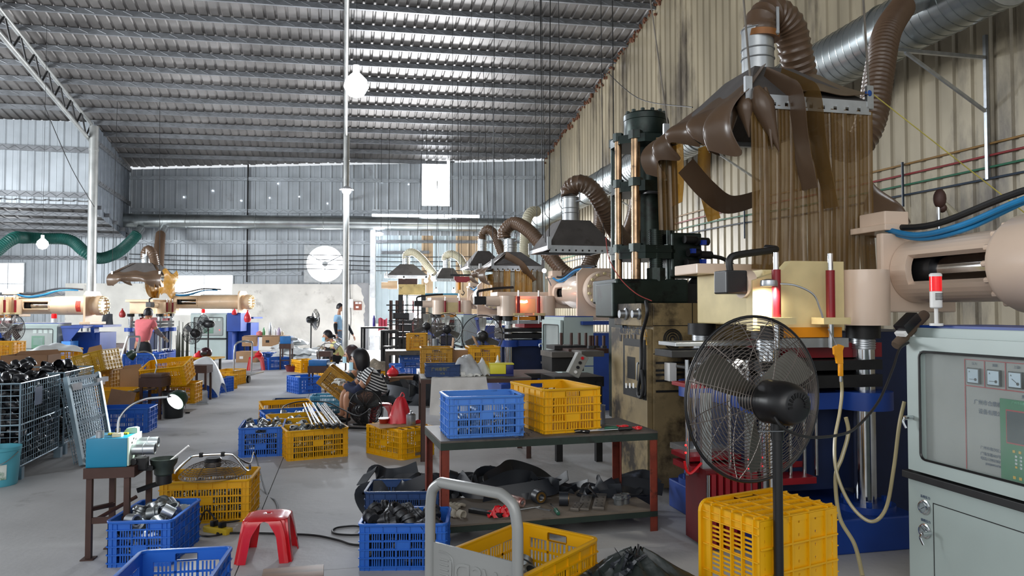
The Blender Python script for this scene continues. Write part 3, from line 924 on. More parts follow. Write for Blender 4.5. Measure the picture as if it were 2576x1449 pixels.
# ---- near right: crate stood on its side under the big fan
c_k = crate('M', M_yel, 'yellow crate standing on end below the big cage fan', Vector((1.385, 3.72, .0)), 0)
Mr = Matrix.Rotation(math.radians(-26), 4, 'Z') @ Matrix.Rotation(math.radians(90), 4, 'X')
c_k.rotation_euler = Mr.to_euler(); c_k.location = Vector((1.36, 3.80, .215))
rdir = Vector((.878, .478, 0)); zdir = Vector((-.478, .878, 0))
Mk = Matrix(((0, rdir.x, zdir.x, 0), (0, rdir.y, zdir.y, 0), (1, 0, 0, 0), (0, 0, 0, 1)))
c_k.rotation_euler = Mk.to_euler(); c_k.scale = (1.1, 1.1, 1.1)
c_k.location = Vector((.934, 2.787, 0)) + rdir * .22 + Vector((0, 0, .3145)) + zdir * .009
# ------------------------------------------------------------------ tables
def table(name, label, p, rz, L, D, H, top=.04, leg=.045, mt=M_tabletop, ml=M_brown, me=None, shelf=None, cat='table', group=None, shelf_m=None, overhang=0.0):
	"""p: front left corner on the floor; x right, y away"""
	t = thing(name, label, cat, p, rz, group)
	MB().box(0, L, 0, D, H - .012, H, 0).obj('tabletop', mt, t, smooth=False)
	mb = MB()
	for (a, b, c, d) in ((0, L, 0, .012), (0, L, D - .012, D), (0, .012, .012, D - .012), (L - .012, L, .012, D - .012)):
		mb.box(a, b, c, d, H - top, H - .0125)
	mb.obj('apron', me or ml, t, smooth=False)
	for x in (0, L - leg):
		for y in (0.0, D - leg):
			s = MB()
			s.box(x + .002, x + leg - .002, y + .002 if y < .1 else y + leg - .010, y + .008 if y < .1 else y + leg - .002, 0, H - .013)
			s.box(x + .002 if x < .1 else x + leg - .008, x + .008 if x < .1 else x + leg - .002, y + .002, y + leg - .002, 0, H - .013)
			s.obj('leg', ml, t, smooth=False)
	if shelf is not None:
		MB().box(.004, L - .004, .004, D - .004, shelf - .012, shelf, 0).obj('shelf', shelf_m or mt, t, smooth=False)
		mb = MB(); mb.box(.004, L - .004, -.004, .004, shelf - .045, shelf - .012); mb.box(.004, L - .004, D - .004, D + .004, shelf - .045, shelf - .012)
		mb.obj('shelf_rail', me or ml, t, smooth=False)
	return t
TFL = Vector((-.425, 4.41, 0)); TRZ = math.radians(15.5)
t1 = table('work_table', 'long green-edged work table with rusty red legs, near us', TFL, TRZ, 1.42, .62, ZT, .055, .055, M_tabletop, M_rust, M_greenedge, .14,
		   shelf_m=mat('dusty_shelf_board', '#6d6358', .8, 0, .3, 4, '#3c352e', .3, 5))
TE = Vector((math.cos(TRZ), math.sin(TRZ), 0)); TN = Vector((-TE.y, TE.x, 0))
def onT(x, y, z=ZT): return TFL + TE * x + TN * y + Vector((0, 0, z))
# steel mug, scissors, tools on the table
t = thing('steel_mug', 'steel mug on the right end of the near work table', 'mug', onT(1.16, .40, ZT))
MB().lathe([(.055, 0), (.058, .002), (.058, .125), (.061, .128), (.056, .128), (.054, .004), (0, .004)], 24).obj('cup', M_steel, t)
MB().tube(spline([(-.05, -.02, .10), (-.085, -.03, .10), (-.09, -.03, .06), (-.05, -.02, .035)], 5), .006, 6).obj('handle', M_steel, t)
MB().cyl((-.01, .0, .05), (-.10, .03, .19), .006, n=8).obj('spoon', M_steel, t)
def scissors(label, p, rz):
	t = thing('scissors', label, 'scissors', p, rz)
	for s in (-1, 1):
		mb = MB(); mb.ring((-.045, .022 * s, .012), (0, 0, 1), .021, .006, 18, 6); mb.cyl((-.028, .012 * s, .012), (.005, 0, .012), .005, n=6)
		mb.obj('handle', M_redbr, t)
		mb = MB(); mb.prism([(0, -.006), (.12, -.001 * s), (.12, .002), (0, .006)], .008 + .002 * s, .011 + .002 * s); mb.obj('blade', M_steel, t)
scissors('red handled scissors lying left of the other pair on the near table', onT(1.225, .20), math.radians(150))
scissors('red handled scissors nearest the right end of the near table', onT(1.285, .11), math.radians(165))
def screwdriver(label, p, rz, L=.2, mh=None, tilt=0.0):
	t = thing('screwdriver', label, 'screwdriver', p, rz)
	MB().cyl((0, 0, .014), (L, 0, .012), .004, n=8).obj('shaft', M_chrome, t)
	MB().lathe([(0, -.1), (.011, -.098), (.014, -.08), (.012, -.05), (.014, -.01), (.007, 0)], 10, (0, 0, .014), (1, 0, 0)).obj('handle', mh or mat('green_handle', '#1d5a46', .4), t)
	return t
screwdriver('green handled screwdriver beside the scissors on the near table', onT(1.09, .10), math.radians(205), .22)
screwdriver('second screwdriver, its shaft reaching under the yellow crate on the near table', onT(1.17, .06), math.radians(198), .25, M_dark)
tag(MB().cyl((0, 0, .011), (.16, 0, .011), .011, n=10).obj('steel_rod', M_dark, None, onT(.96, .035), math.radians(150)), 'short dark rod in front of the yellow crate on the near table', 'rod')
tag(MB().box(0, .09, 0, .03, 0, .003).obj('steel_scrap', M_steel, None, onT(.50, .04), math.radians(125), smooth=False), 'flat steel offcut between the two crates on the near table', 'scrap')
mb = MB(); rg = random.Random(2)
for i in range(110):
	p = (rg.gauss(.08, .045), rg.gauss(.12, .09)); q = rg.uniform(.003, .011)
	mb.box(p[0], p[0] + q, p[1], p[1] + q * .5, 0.0, .003)
tag(mb.obj('rubber_crumbs', M_rubber, None, onT(.42, .04), TRZ, smooth=False), 'black rubber crumbs strewn on the near table between the crates', 'crumbs', kind='stuff')
# things on the shelf
ZS = .14
t = thing('spray_can', 'dented pinkish spray can lying on the shelf of the near table', 'can', onT(.55, .33, ZS + .033), TRZ)
mb = MB(); mb.lathe([(.018, -.10), (.031, -.085), (.033, -.08), (.033, .07), (.031, .075), (.026, .08), (.026, .072), (0, .072)], 20, (0, 0, 0), Vector((.5, -1, 0))); mb.obj('body', mat('can_print', '#c9a9a0', .3, .6, .5, 14, '#a33a3a', .4, 9), t)
MB().lathe([(.009, .072), (.012, .078), (.006, .08), (0, .08)], 12, (0, 0, 0), Vector((.5, -1, 0))).obj('nozzle', M_steel, t)
t = tag(MB().surf(lambda u, v: ((u - .5) * .17, (v - .5) * .10, .005 + .05 * math.sin(PI * u) * math.sin(PI * v) + .018 * math.sin(17 * u + 5 * v) * math.cos(13 * v)), 16, 12, .003).obj('plastic_bag', M_redbr, None, onT(.40, .13, ZS), TRZ),
		'crumpled red plastic bag on the shelf of the near table', 'bag')
def glove(label, p, rz, m=None):
	t = thing('work_glove', label, 'glove', p, rz)
	mb = MB(); mb.surf(lambda u, v: (.10 * (u - .5), .085 * (v - .5), .008 + .028 * math.sin(PI * u) * math.sin(PI * v) + .006 * math.sin(9 * u + 7 * v)), 10, 10, .008); mb.obj('palm', m, t)
	for k in range(4):
		y = -.032 + .021 * k; L = (.05, .06, .056, .04)[k]
		MB().tube(spline([(.04, y, .016), (.07, y * 1.2, .02), (.05 + L, y * 1.5, .007)], 4), .011, 8, radii=None).obj('finger', m, t)
	MB().tube(spline([(0, .04, .012), (.025, .062, .016), (.05, .072, .008)], 4), .011, 8).obj('thumb', m, t)
	MB().pipe((-.045, 0, .02), (-.085, 0, .018), .028, .024, 14).obj('cuff', m, t)
	return t
M_glove = mat('cotton_glove', '#b9b1a1', .9, 0, .2, 20)
glove('off-white cotton glove slumped beside the red leg on the shelf', onT(.13, .34, ZS), 1.2, M_glove)
glove('second off-white glove nearer the front edge of the shelf', onT(.12, .20, ZS), 2.4, M_glove)
def steel_plate(label, p, rz, L, w, h=.014, holes=3, m=None):
	t = thing('mould_plate', label, 'plate', p, rz)
	mb = MB(); mb.box(0, L, 0, w, 0, h, .002); mb.obj('plate', m or mat('mould_steel', '#77716a', .45, .6, .3, 8), t)
	mb = MB()
	for i in range(holes):
		for j in (.25, .75): mb.cyl((L * (i + .5) / holes, w * j, h), (L * (i + .5) / holes, w * j, h + .001), .006, n=8)
	mb.obj('bolt_holes', M_black, t)['kind'] = 'stuff'
	return t
steel_plate('slim slotted mould plate, leftmost of three on the shelf', onT(.90, .07, ZS), TRZ + 1.0, .16, .055, .022)
steel_plate('long mould plate, middle one of three on the shelf', onT(.97, .07, ZS), TRZ + 1.12, .34, .075, .016, 4)
steel_plate('mould plate with grooves, rightmost of three on the shelf', onT(1.07, .06, ZS), TRZ + 1.12, .36, .075, .02, 5)
steel_plate('dark bar lying across the front left of the shelf', onT(.22, .24, ZS), TRZ - .8, .24, .05, .025, 3, M_dark)
screwdriver('green screwdriver pointing up against the parts on the shelf', onT(.76, .12, ZS), TRZ + 1.45, .14)
tag(MB().cyl((0, 0, .006), (.20, .03, .006), .006, n=8).obj('steel_rod', M_steel, None, onT(.50, .19, ZS), TRZ + .1), 'thin bright rod beside the red bag on the shelf', 'rod')
tag(MB().box(0, .11, 0, .02, 0, .006).obj('steel_scrap', M_steel, None, onT(.66, .22, ZS), TRZ - .9, smooth=False), 'flat key-shaped offcut in the middle of the shelf', 'scrap')
for i, (x, y) in enumerate(((1.22, .17), (1.27, .19))):
	o = link('bushing', ME_bflg, None, onT(x, y, ZS), (0, 0, 0)); o.scale = (1.25,) * 3
	tag(o, ('dark bushing standing on the shelf by the right leg, the front one', 'dark bushing standing on the shelf by the right leg, the rear one')[i], 'bushing')
for i, (x, y) in enumerate(((.72, .34), (.86, .24))):
	t = thing('clamp_ring', ('black clamp ring with a brass face lying on the shelf, further back', 'black clamp ring with a tab lying before the mould plates on the shelf')[i], 'ring', onT(x, y, ZS + .045), .5 + i)
	MB().pipe((0, -.03, 0), (0, .03, 0), .045, .032, 18).obj('sleeve', M_rubber, t)
	MB().pipe((0, -.034, 0), (0, -.03, 0), .036, .022, 18).obj('face_ring', mat('brass', '#8a6a38', .4, .8), t)
# ------------------------------------------------------------------ rubber strips in heaps
def ribbon(path, width, m, up=(0, 0, 1), twist=0.0, thick=.006):
	P = spline(path, 9); n = len(P)
	def fn(u, v):
		i = min(n - 1, int(round(u * (n - 1)))); a = P[max(i - 1, 0)]; b = P[min(i + 1, n - 1)]
		t = (b - a).normalized(); s = t.cross(Vector(up))
		if s.length < 1e-3: s = t.orthogonal()
		s = Quaternion(t, twist * u) @ s.normalized()
		return P[i] + s * (v - .5) * width
	return MB().surf(fn, n - 1, 2, thick)
def strip_heap(c, n, seed, label, group, rx, ry, hz, wdt=(.07, .11), loops=(.14, .26)):
	rg = random.Random(seed)
	for i in range(n):
		x, y = c.x + rg.uniform(-1, 1) * rx, c.y + rg.uniform(-1, 1) * ry
		rad = rg.uniform(*loops); a0 = rg.uniform(0, 6.28); z0 = rg.uniform(.02, hz); tl = rg.uniform(-.4, .4)
		pts = []
		k = rg.choice((5, 6, 7)); ext = rg.uniform(2.6, 5.2)
		for q in range(k):
			a = a0 + ext * q / (k - 1); r_ = rad * rg.uniform(.65, 1.25)
			z = z0 + .10 * abs(math.sin(a * 1.3 + i)) + tl * r_ * math.sin(a) * .5
			pts.append((x + r_ * math.cos(a) * 1.35, y + r_ * math.sin(a) * .8, max(.035, z)))
		upv = Vector((rg.uniform(-.5, .5), rg.uniform(-1, -.2), rg.uniform(.1, .7)))
		tag(ribbon(pts, rg.uniform(*wdt), M_rubber, upv, rg.uniform(-1.2, 1.2), .005).obj('rubber_strip', M_rubber), label, 'rubber strip', group)
strip_heap(Vector((-.02, 5.30, 0)), 12, 41, 'limp black rubber strip heaped on the floor behind the near table', 'rubber strips behind the near table', .28, .14, .17, (.08, .12), (.14, .24))
strip_heap(Vector((.62, 5.28, 0)), 9, 42, 'black rubber strip in the lower heap behind the shelf, towards the oily cabinet', 'rubber strips near the oily cabinet', .30, .12, .10, (.07, .11), (.14, .25))
strip_heap(Vector((-.66, 5.15, 0)), 9, 43, 'wide black rubber strip in the heap left of the near table', 'rubber strips left of the near table', .17, .14, .22, (.07, .11), (.09, .16))
strip_heap(Vector((-2.0, 11.3, 0)), 12, 44, 'broad black rubber sheet in the pile behind the striped worker', 'rubber sheets behind the striped worker', .55, .35, .30, (.2, .32), (.2, .4))
strip_heap(Vector((1.52, 4.95, 0)), 3, 45, 'black rubber loop on the floor right of the near table leg', 'rubber loops right of the table', .1, .12, .06, (.09, .12), (.1, .16))
# black plastic sack of trimmings in the bottom right
def sack(u, v):
	a = 2 * PI * u; r = .37 * (1 - v ** 2.1 * .93) * (1 + .05 * math.sin(5 * a + 3 * v) + .03 * math.sin(11 * a - 7 * v))
	return (.52 + r * 1.12 * math.cos(a) - .02 * v, 2.96 + r * .8 * math.sin(a) + .02 * v, .46 * v ** .85 + .012 * math.sin(9 * a + 12 * v))
t = thing('rubbish_sack', 'full black plastic sack on the floor at the bottom right, torn open on its left', 'sack', (0, 0, 0))
MB().surf(sack, 60, 22, 0).obj('sack_skin', mat('black_sack_film', '#232a29', .42, 0, .2, 3, bump=.6, bscale=7), t)
rg = random.Random(9); mb = MB()
for i in range(150):
	f = rg.random(); a = math.radians(rg.uniform(185, 250)); r = .37 * (1 - f ** 2.1 * .93) * rg.uniform(.97, 1.12)
	p = Vector((.52 + r * 1.12 * math.cos(a), 2.96 + r * .8 * math.sin(a), .46 * f ** .85))
	d = Vector((rg.gauss(0, 1), rg.gauss(0, 1), rg.gauss(0, 1))).normalized() * rg.uniform(.02, .05)
	s_ = Vector((rg.gauss(0, 1), rg.gauss(0, 1), rg.gauss(0, 1))).normalized() * rg.uniform(.004, .012)
	mb.add([p - d - s_, p - d + s_, p + d + s_, p + d - s_], [(0, 1, 2, 3)])
o = mb.obj('rubber_trimmings', M_rubber, t, smooth=False); o['kind'] = 'stuff'
# ------------------------------------------------------------------ grey trolley
t = thing('hand_trolley', 'grey flat trolley with a tube handle and pressed lettering, bottom centre', 'trolley', (0, 0, 0))
hL, hR = Vector((-.315, 2.86, 0)), Vector((.02, 2.61, 0))
ed = (hR - hL).normalized(); bk = Vector((-ed.y, ed.x, 0))
if bk.y < 0: bk = -bk
M_trl = mat('grey_trolley_paint', '#929493', .3, .1, .1, 4, '#5f5d5a', .12, 9)
up = Vector((0, 0, 1)); hz = .765; lean = -bk * .0
pts = [hL + up * .17, hL + up * (hz - .10), hL + up * (hz - .035) + ed * .012, hL + up * hz + ed * .055, hR + up * hz - ed * .075, hR + up * (hz - .035) - ed * .02, hR + up * (hz - .11), hR + up * .17]
pp = [pts[0]] + spline(pts[1:4], 6) + spline(pts[4:7], 6) + [pts[7]]
MB().tube(pp, .0205, 14).obj('handle', M_trl, t)
w = (hR - hL).length
pz0, pz1 = .365, .535
mb = MB(); a = hL + ed * .02; b = hR - ed * .02
c8 = [a + up * pz0 - bk * .004, b + up * pz0 - bk * .004, b + up * pz0 + bk * .004, a + up * pz0 + bk * .004]
c8 += [p + up * (pz1 - pz0) for p in c8]
mb.add(c8, [(3, 2, 1, 0), (4, 5, 6, 7), (0, 1, 5, 4), (1, 2, 6, 5), (2, 3, 7, 6), (3, 0, 4, 7)])
pan = mb.obj('name_panel', M_trl, t, smooth=False)
Mp = Matrix((( -ed.x, 0, -bk.x, 0), (-ed.y, 0, -bk.y, 0), (0, 1, 0, 0), (0, 0, 0, 1)))
# the panel is seen from behind, so its pressed letters stand mirrored
o = text('lettering', 'WSDL', .115, M_trl, t, (0, 0, 0), ext=.003)
for v in o.data.vertices: v.co.x = -v.co.x
o.data.flip_normals()
Mm = Matrix(((ed.x, 0, -bk.x, 0), (ed.y, 0, -bk.y, 0), (0, 1, 0, 0), (0, 0, 0, 1))); Mm.translation = hR + up * .405 - ed * .035 - bk * .0045
o.matrix_local = Mm
mb = MB()
o_ = hL + ed * .085 + up * .45 - bk * .0045
loop = [o_ + ed * x + up * z for x, z in ((-.035, .055), (.0, .055), (.03, .04), (.038, .0), (.03, -.04), (.0, -.055), (-.035, -.055))]
mb.tube(spline(loop, 5), .004, 6)
for k in range(4): mb.tube([o_ + ed * (-.03) + up * (.027 - .018 * k), o_ + ed * .012 + up * (.027 - .018 * k)], .003, 5)
mb.obj('emblem', M_trl, t)
dk0, dk1 = .135, .165
e_ = ed; n_ = bk; base_c = hL
mb = MB(); q = [hL - ed * .03 - bk * .02, hR + ed * .04 - bk * .02, hR + ed * .04 + bk * .68, hL - ed * .03 + bk * .68]
mb.add([p + up * dk0 for p in q] + [p + up * dk1 for p in q], [(3, 2, 1, 0), (4, 5, 6, 7), (0, 1, 5, 4), (1, 2, 6, 5), (2, 3, 7, 6), (3, 0, 4, 7)])
mb.obj('deck', M_trl, t, smooth=False)
for fx in (.06, w - .06):
	for fy in (.06, .58):
		p = hL + ed * fx + bk * fy
		wl = MB(); wl.cyl(p + up * .05 - ed * .015, p + up * .05 + ed * .015, .05, n=18); wl.obj('wheel', M_black, t)
		MB().box(-.02, .02, -.02, .02, .095, .135).obj('caster_fork', M_steel, t, p, smooth=False)
# ------------------------------------------------------------------ stools
def red_stool(label, p, rz, s=1.0, group=None):
	t = thing('plastic_stool', label, 'stool', p, rz, group)
	w, h, f = .118 * s, .235 * s, .155 * s
	def seat(u, v):
		a = 2 * PI * u
		k = 1 / max(abs(math.cos(a)) ** 6 + abs(math.sin(a)) ** 6, 1e-6) ** (1 / 6)
		r = v * w * min(k, 1.19)
		return (r * math.cos(a), r * math.sin(a), h - (.012 * s * v ** 6) + .003 * s * (1 - v * v))
	MB().surf(seat, 40, 7, .006).obj('seat', M_redbr, t)
	mb = MB(); mb.lathe([(.012 * s, h + .0032), (.012 * s, h + .0042), (0, h + .0042)], 12); mb.obj('drain_hole', mat('deep_red', '#6e0a10', .5), t)
	# four curved corner legs, each arching into the apron
	for k in range(4):
		a = PI / 2 * k
		def leg(u, v, a=a):
			# u: across the corner (-1..1), v: from top to bottom
			q = (u - .5) * 2; z = h * (1 - v) - .010 * s * (v < .01)
			r = w + (f - w) * v
			half = (.98 - .50 * min(1, v * 2.6) ** .7) if v < .38 else .48 - .12 * (v - .38)
			x, y = r, r
			if q < 0: y = r - (-q) * 2 * r * half * .5 * (1.0)
			else: x = r - q * 2 * r * half * .5
			if abs(q) < .18: x -= .012 * s; y -= .012 * s
			ca, sa = math.cos(a), math.sin(a)
			return (x * ca - y * sa, x * sa + y * ca, max(0, z))
		MB().surf(leg, 14, 12, .005).obj('leg', M_redbr, t)
	return t
red_stool('glossy red plastic stool alone on the floor near the front, left of the cable', Vector((-1.42, 4.32, 0)), math.radians(8), 1.0)
# wooden footstool
t = thing('wooden_footstool', 'small worn wooden footstool cut off by the bottom edge', 'footstool', Vector((-1.03, 3.50, 0)), math.radians(14))
M_wood = mat('worn_brown_wood', '#7a5a42', .5, 0, .35, 3, '#3c281c', .35, 5, stretch=(1, 9, 9))
MB().box(-.14, .14, -.085, .085, .165, .19, .006).obj('seat_board', M_wood, t)
for x in (-.105, .085):
	MB().box(x, x + .022, -.075, .075, 0, .165, .003).obj('side_board', M_wood, t)
MB().box(-.083, .085, -.01, .01, .09, .14).obj('stretcher', M_wood, t, smooth=False)
# ------------------------------------------------------------------ lathe stand with gooseneck lamp (near left)
def pot(name, label, p, r, h, m, cat='pot'):
	t = thing(name, label, cat, p)
	MB().lathe([(r * .6, 0), (r * .72, h * .1), (r * .75, h * .45), (r * .98, h * .72), (r * 1.05, h), (r * .98, h), (r * .9, h * .75), (r * .68, h * .4), (0, h * .3)], 24).obj('bowl', m, t)
	return t
LS = G(213, 1409); lsx = math.radians(10)
t = thing('lathe_stand', 'brown steel stand carrying the teal motor box, near left', 'stand', LS, lsx)
LW, LD, LH = .23, .20, .46
for (x, y) in ((0, 0), (LW - .03, 0), (.055, LD), (LW + .03, LD)):
	MB().box(x, x + .03, y, y + .03, 0, LH).obj('leg', M_brown, t, smooth=False)
	MB().box(x - .02, x + .05, y - .02, y + .05, 0, .006).obj('foot_plate', M_brown, t, smooth=False)
MB().box(-.012, LW + .03, -.012, LD + .05, LH, LH + .06).obj('apron', M_brown, t, smooth=False)
mb = MB(); mb.box(.03, LW - .03, .005, .02, .20, .235); mb.cyl((.03, .015, .21), (LW - .02, LD, .30), .012, n=6); mb.cyl((.02, .03, .28), (.08, LD, .26), .014, n=6); mb.obj('brace', M_brown, t)
t2 = thing('bench_lathe', 'teal box-shaped motor with twin steel sleeves on its right, on the near left stand', 'machine', LS + Vector((0, 0, LH + .06)), lsx)
MB().box(-.005, .215, 0, .235, 0, .165, .004).obj('motor_box', M_teal, t2)
MB().box(.2155, .225, .002, .233, .004, .168, .002).obj('face_plate', mat('pale_green_plate', '#cfe3d2', .4, 0, .15, 6, '#3d4a40', .15, 25), t2)
for (y, z, L) in ((.06, .088, .125), (.16, .11, .115)):
	mb = MB(); mb.pipe((.226, y, z), (.226 + L, y, z), .032, .027, 22); mb.ring((.226 + L * .5, y, z), (1, 0, 0), .0325, .0025, 22, 6); mb.obj('sleeve', M_steel, t2)
mb = MB(); mb.box(.226, .30, .05, .12, -.03, .035); mb.cyl((.24, .03, .02), (.24, .20, .02), .018, n=10); mb.box(.25, .33, .09, .13, -.045, -.02); mb.obj('bracket', M_dark, t2)
mb = MB()
for y, z in ((.05, .13), (.08, .15), (.12, .14), (.12, .04)): mb.cyl((.2255, y, z), (.228, y, z), .006, n=8)
mb.obj('screws', M_dark, t2)['kind'] = 'stuff'
TB = LS + Vector((0, 0, LH + .06 + .166))
RZ = Matrix.Rotation(lsx, 4, 'Z')
def onL(x, y, z=0): return TB + RZ.to_3x3() @ Vector((x, y, z))
t = thing('gooseneck_lamp', 'lit gooseneck lamp with a dark green head on the teal motor box', 'lamp', onL(.145, .06), lsx)
gz = [(0, 0, .02), (.0, .02, .10), (.04, .06, .165), (.11, .12, .20), (.19, .16, .205), (.24, .18, .205)]
MB().tube(spline(gz, 8), .0075, 8).obj('gooseneck', M_chrome, t)
MB().box(-.025, .025, -.02, .02, 0, .02).obj('clamp', mat('ivory_plastic', '#d8cfae', .5), t, smooth=False)
hd = Vector((-.42, -.76, -.48)).normalized(); hc = Vector((.275, .19, .185))
MB().lathe([(.012, -.055), (.04, -.05), (.052, -.03), (.06, .015), (.06, .02), (.055, .02)], 26, hc, hd).obj('head', mat('dark_green_head', '#1d3a2c', .35), t)
MB().lathe([(0, .0205), (.053, .0205), (.053, .0225), (0, .0225)], 26, hc, hd).obj('lamp_face', M_lampw, t)
MB().box(-.02, .02, -.02, .02, -.012, .012).obj('hinge', M_dark, t, (.25, .18, .215), smooth=False)
lp = onL(.145, .06) + RZ.to_3x3() @ (hc + hd * .05)
sl = bpy.data.lights.new('gooseneck_beam', 'SPOT'); sl.energy = 14; sl.spot_size = 2.2; sl.spot_blend = .5; sl.shadow_soft_size = .05; sl.color = (.93, 1, .96)
so_ = bpy.data.objects.new('gooseneck_beam', sl); COL.objects.link(so_); so_.location = lp
so_.rotation_euler = (RZ.to_3x3() @ hd).to_track_quat('-Z', 'Y').to_euler()
o = tag(MB().lathe([(0, 0), (.022, 0), (.022, .036), (.02, .038), (0, .038)], 20).obj('steel_sleeve', M_steel, None, onL(.055, .04)), 'short bright steel sleeve standing on the teal motor box', 'sleeve')
t = thing('tape_measure', 'yellow strip of tape measure lying on the teal motor box', 'tape', onL(.07, .12), lsx)
MB().box(0, .11, 0, .02, 0.001, .010).obj('tape', mat('yellow_tape', '#e6d02a', .4), t, smooth=False)
mb = MB(); [mb.box(.006 + .012 * i, .009 + .012 * i, -.0006, 0, .001, .010) for i in range(9)]; mb.obj('scale_marks', M_black, t, smooth=False)
t = thing('file_handle_block', 'pale green wedge block on the right rear of the teal motor box', 'block', onL(.16, .16), lsx)
MB().prism([(-.02, 0), (.06, 0), (.06, .03), (.045, .036), (.0, .03)], 0, .045, 'y').obj('wedge', mat('mint_paint', '#a9c9b3', .45), t)
MB().box(-.045, -.022, -.06, -.03, 0, .04, .004).obj('knob', M_black, t)
p = LS + RZ.to_3x3() @ Vector((.37, .17, LH - .03))
pot('glue_pot', 'dark glue pot on an arm right of the teal motor, a brush in it', p, .075, .10, mat('pot_iron', '#39433d', .5, .3, .4, 12))
t = bpy.data.objects['glue_pot']
mb = MB(); mb.cyl((-.0, 0, .0), (0, 0, -.05), .045, n=16); mb.tube(spline([(0, 0, -.045), (-.05, -.02, -.055), (-.13, -.06, -.08)], 4), .016, 6); mb.obj('arm', M_dark, t)
tb = thing('glue_brush', 'brush with a white handle leaning out of the glue pot', 'brush', p + Vector((.02, 0, .07)))
MB().cyl((0, 0, 0), (.115, .03, .10), .006, n=8).obj('handle', M_white, tb); MB().cyl((-.03, 0, -.025), (0, 0, 0), .009, .006, n=8).obj('ferrule', M_steel, tb)
pot('round_bowl', 'dark plastic bowl on the floor under the lathe stand', LS + RZ.to_3x3() @ Vector((.20, .09, 0)), .05, .06, M_greenedge, 'bowl')
# ------------------------------------------------------------------ cables on the floor
def cable(label, pts, r=.006, n=10, m=M_cable, name='power_cable'):
	return tag(MB().tube(spline(pts, n), r, 7).obj(name, m), label, 'cable')
g = lambda x, y, z=.008: G(x, y, 0) + Vector((0, 0, z))
cable('black cable trailing from the cage fan down the floor joint', [W(596, 1150, 5.15), W(628, 1165, 5.2), g(640, 1200, .2), g(668, 1240), g(692, 1262), g(698, 1285), g(680, 1300), g(620, 1310), g(560, 1318)])
cable('black cable running behind the red stool to the blue crate and looping back', [g(545, 1345), g(610, 1344), g(700, 1346), g(790, 1350), g(850, 1362), g(880, 1372), g(905, 1375)], .007)
cable('looped end of black cable on the floor beside the blue crate', [g(918, 1330), g(890, 1326), g(850, 1330), g(836, 1338), g(845, 1346), g(880, 1349), g(915, 1348)], .007)
t = thing('power_strip', 'yellow plug strip with black plugs on the floor between the crates', 'plug strip', g(548, 1340, 0), math.radians(-25))
MB().box(-.10, .10, -.03, .03, 0, .038, .006).obj('housing', mat('yellow_plug_plastic', '#d5b42a', .45), t)
for i in range(2): MB().box(-.05 + .07 * i, -.015 + .07 * i, -.02, .02, .038, .075, .005).obj('plug', M_black, t)
cable('coiled black lead by the plug strip', [g(545, 1330, .05), g(520, 1322, .1), g(505, 1330, .06), g(497, 1345), g(520, 1352), g(545, 1350), g(560, 1346)], .006)
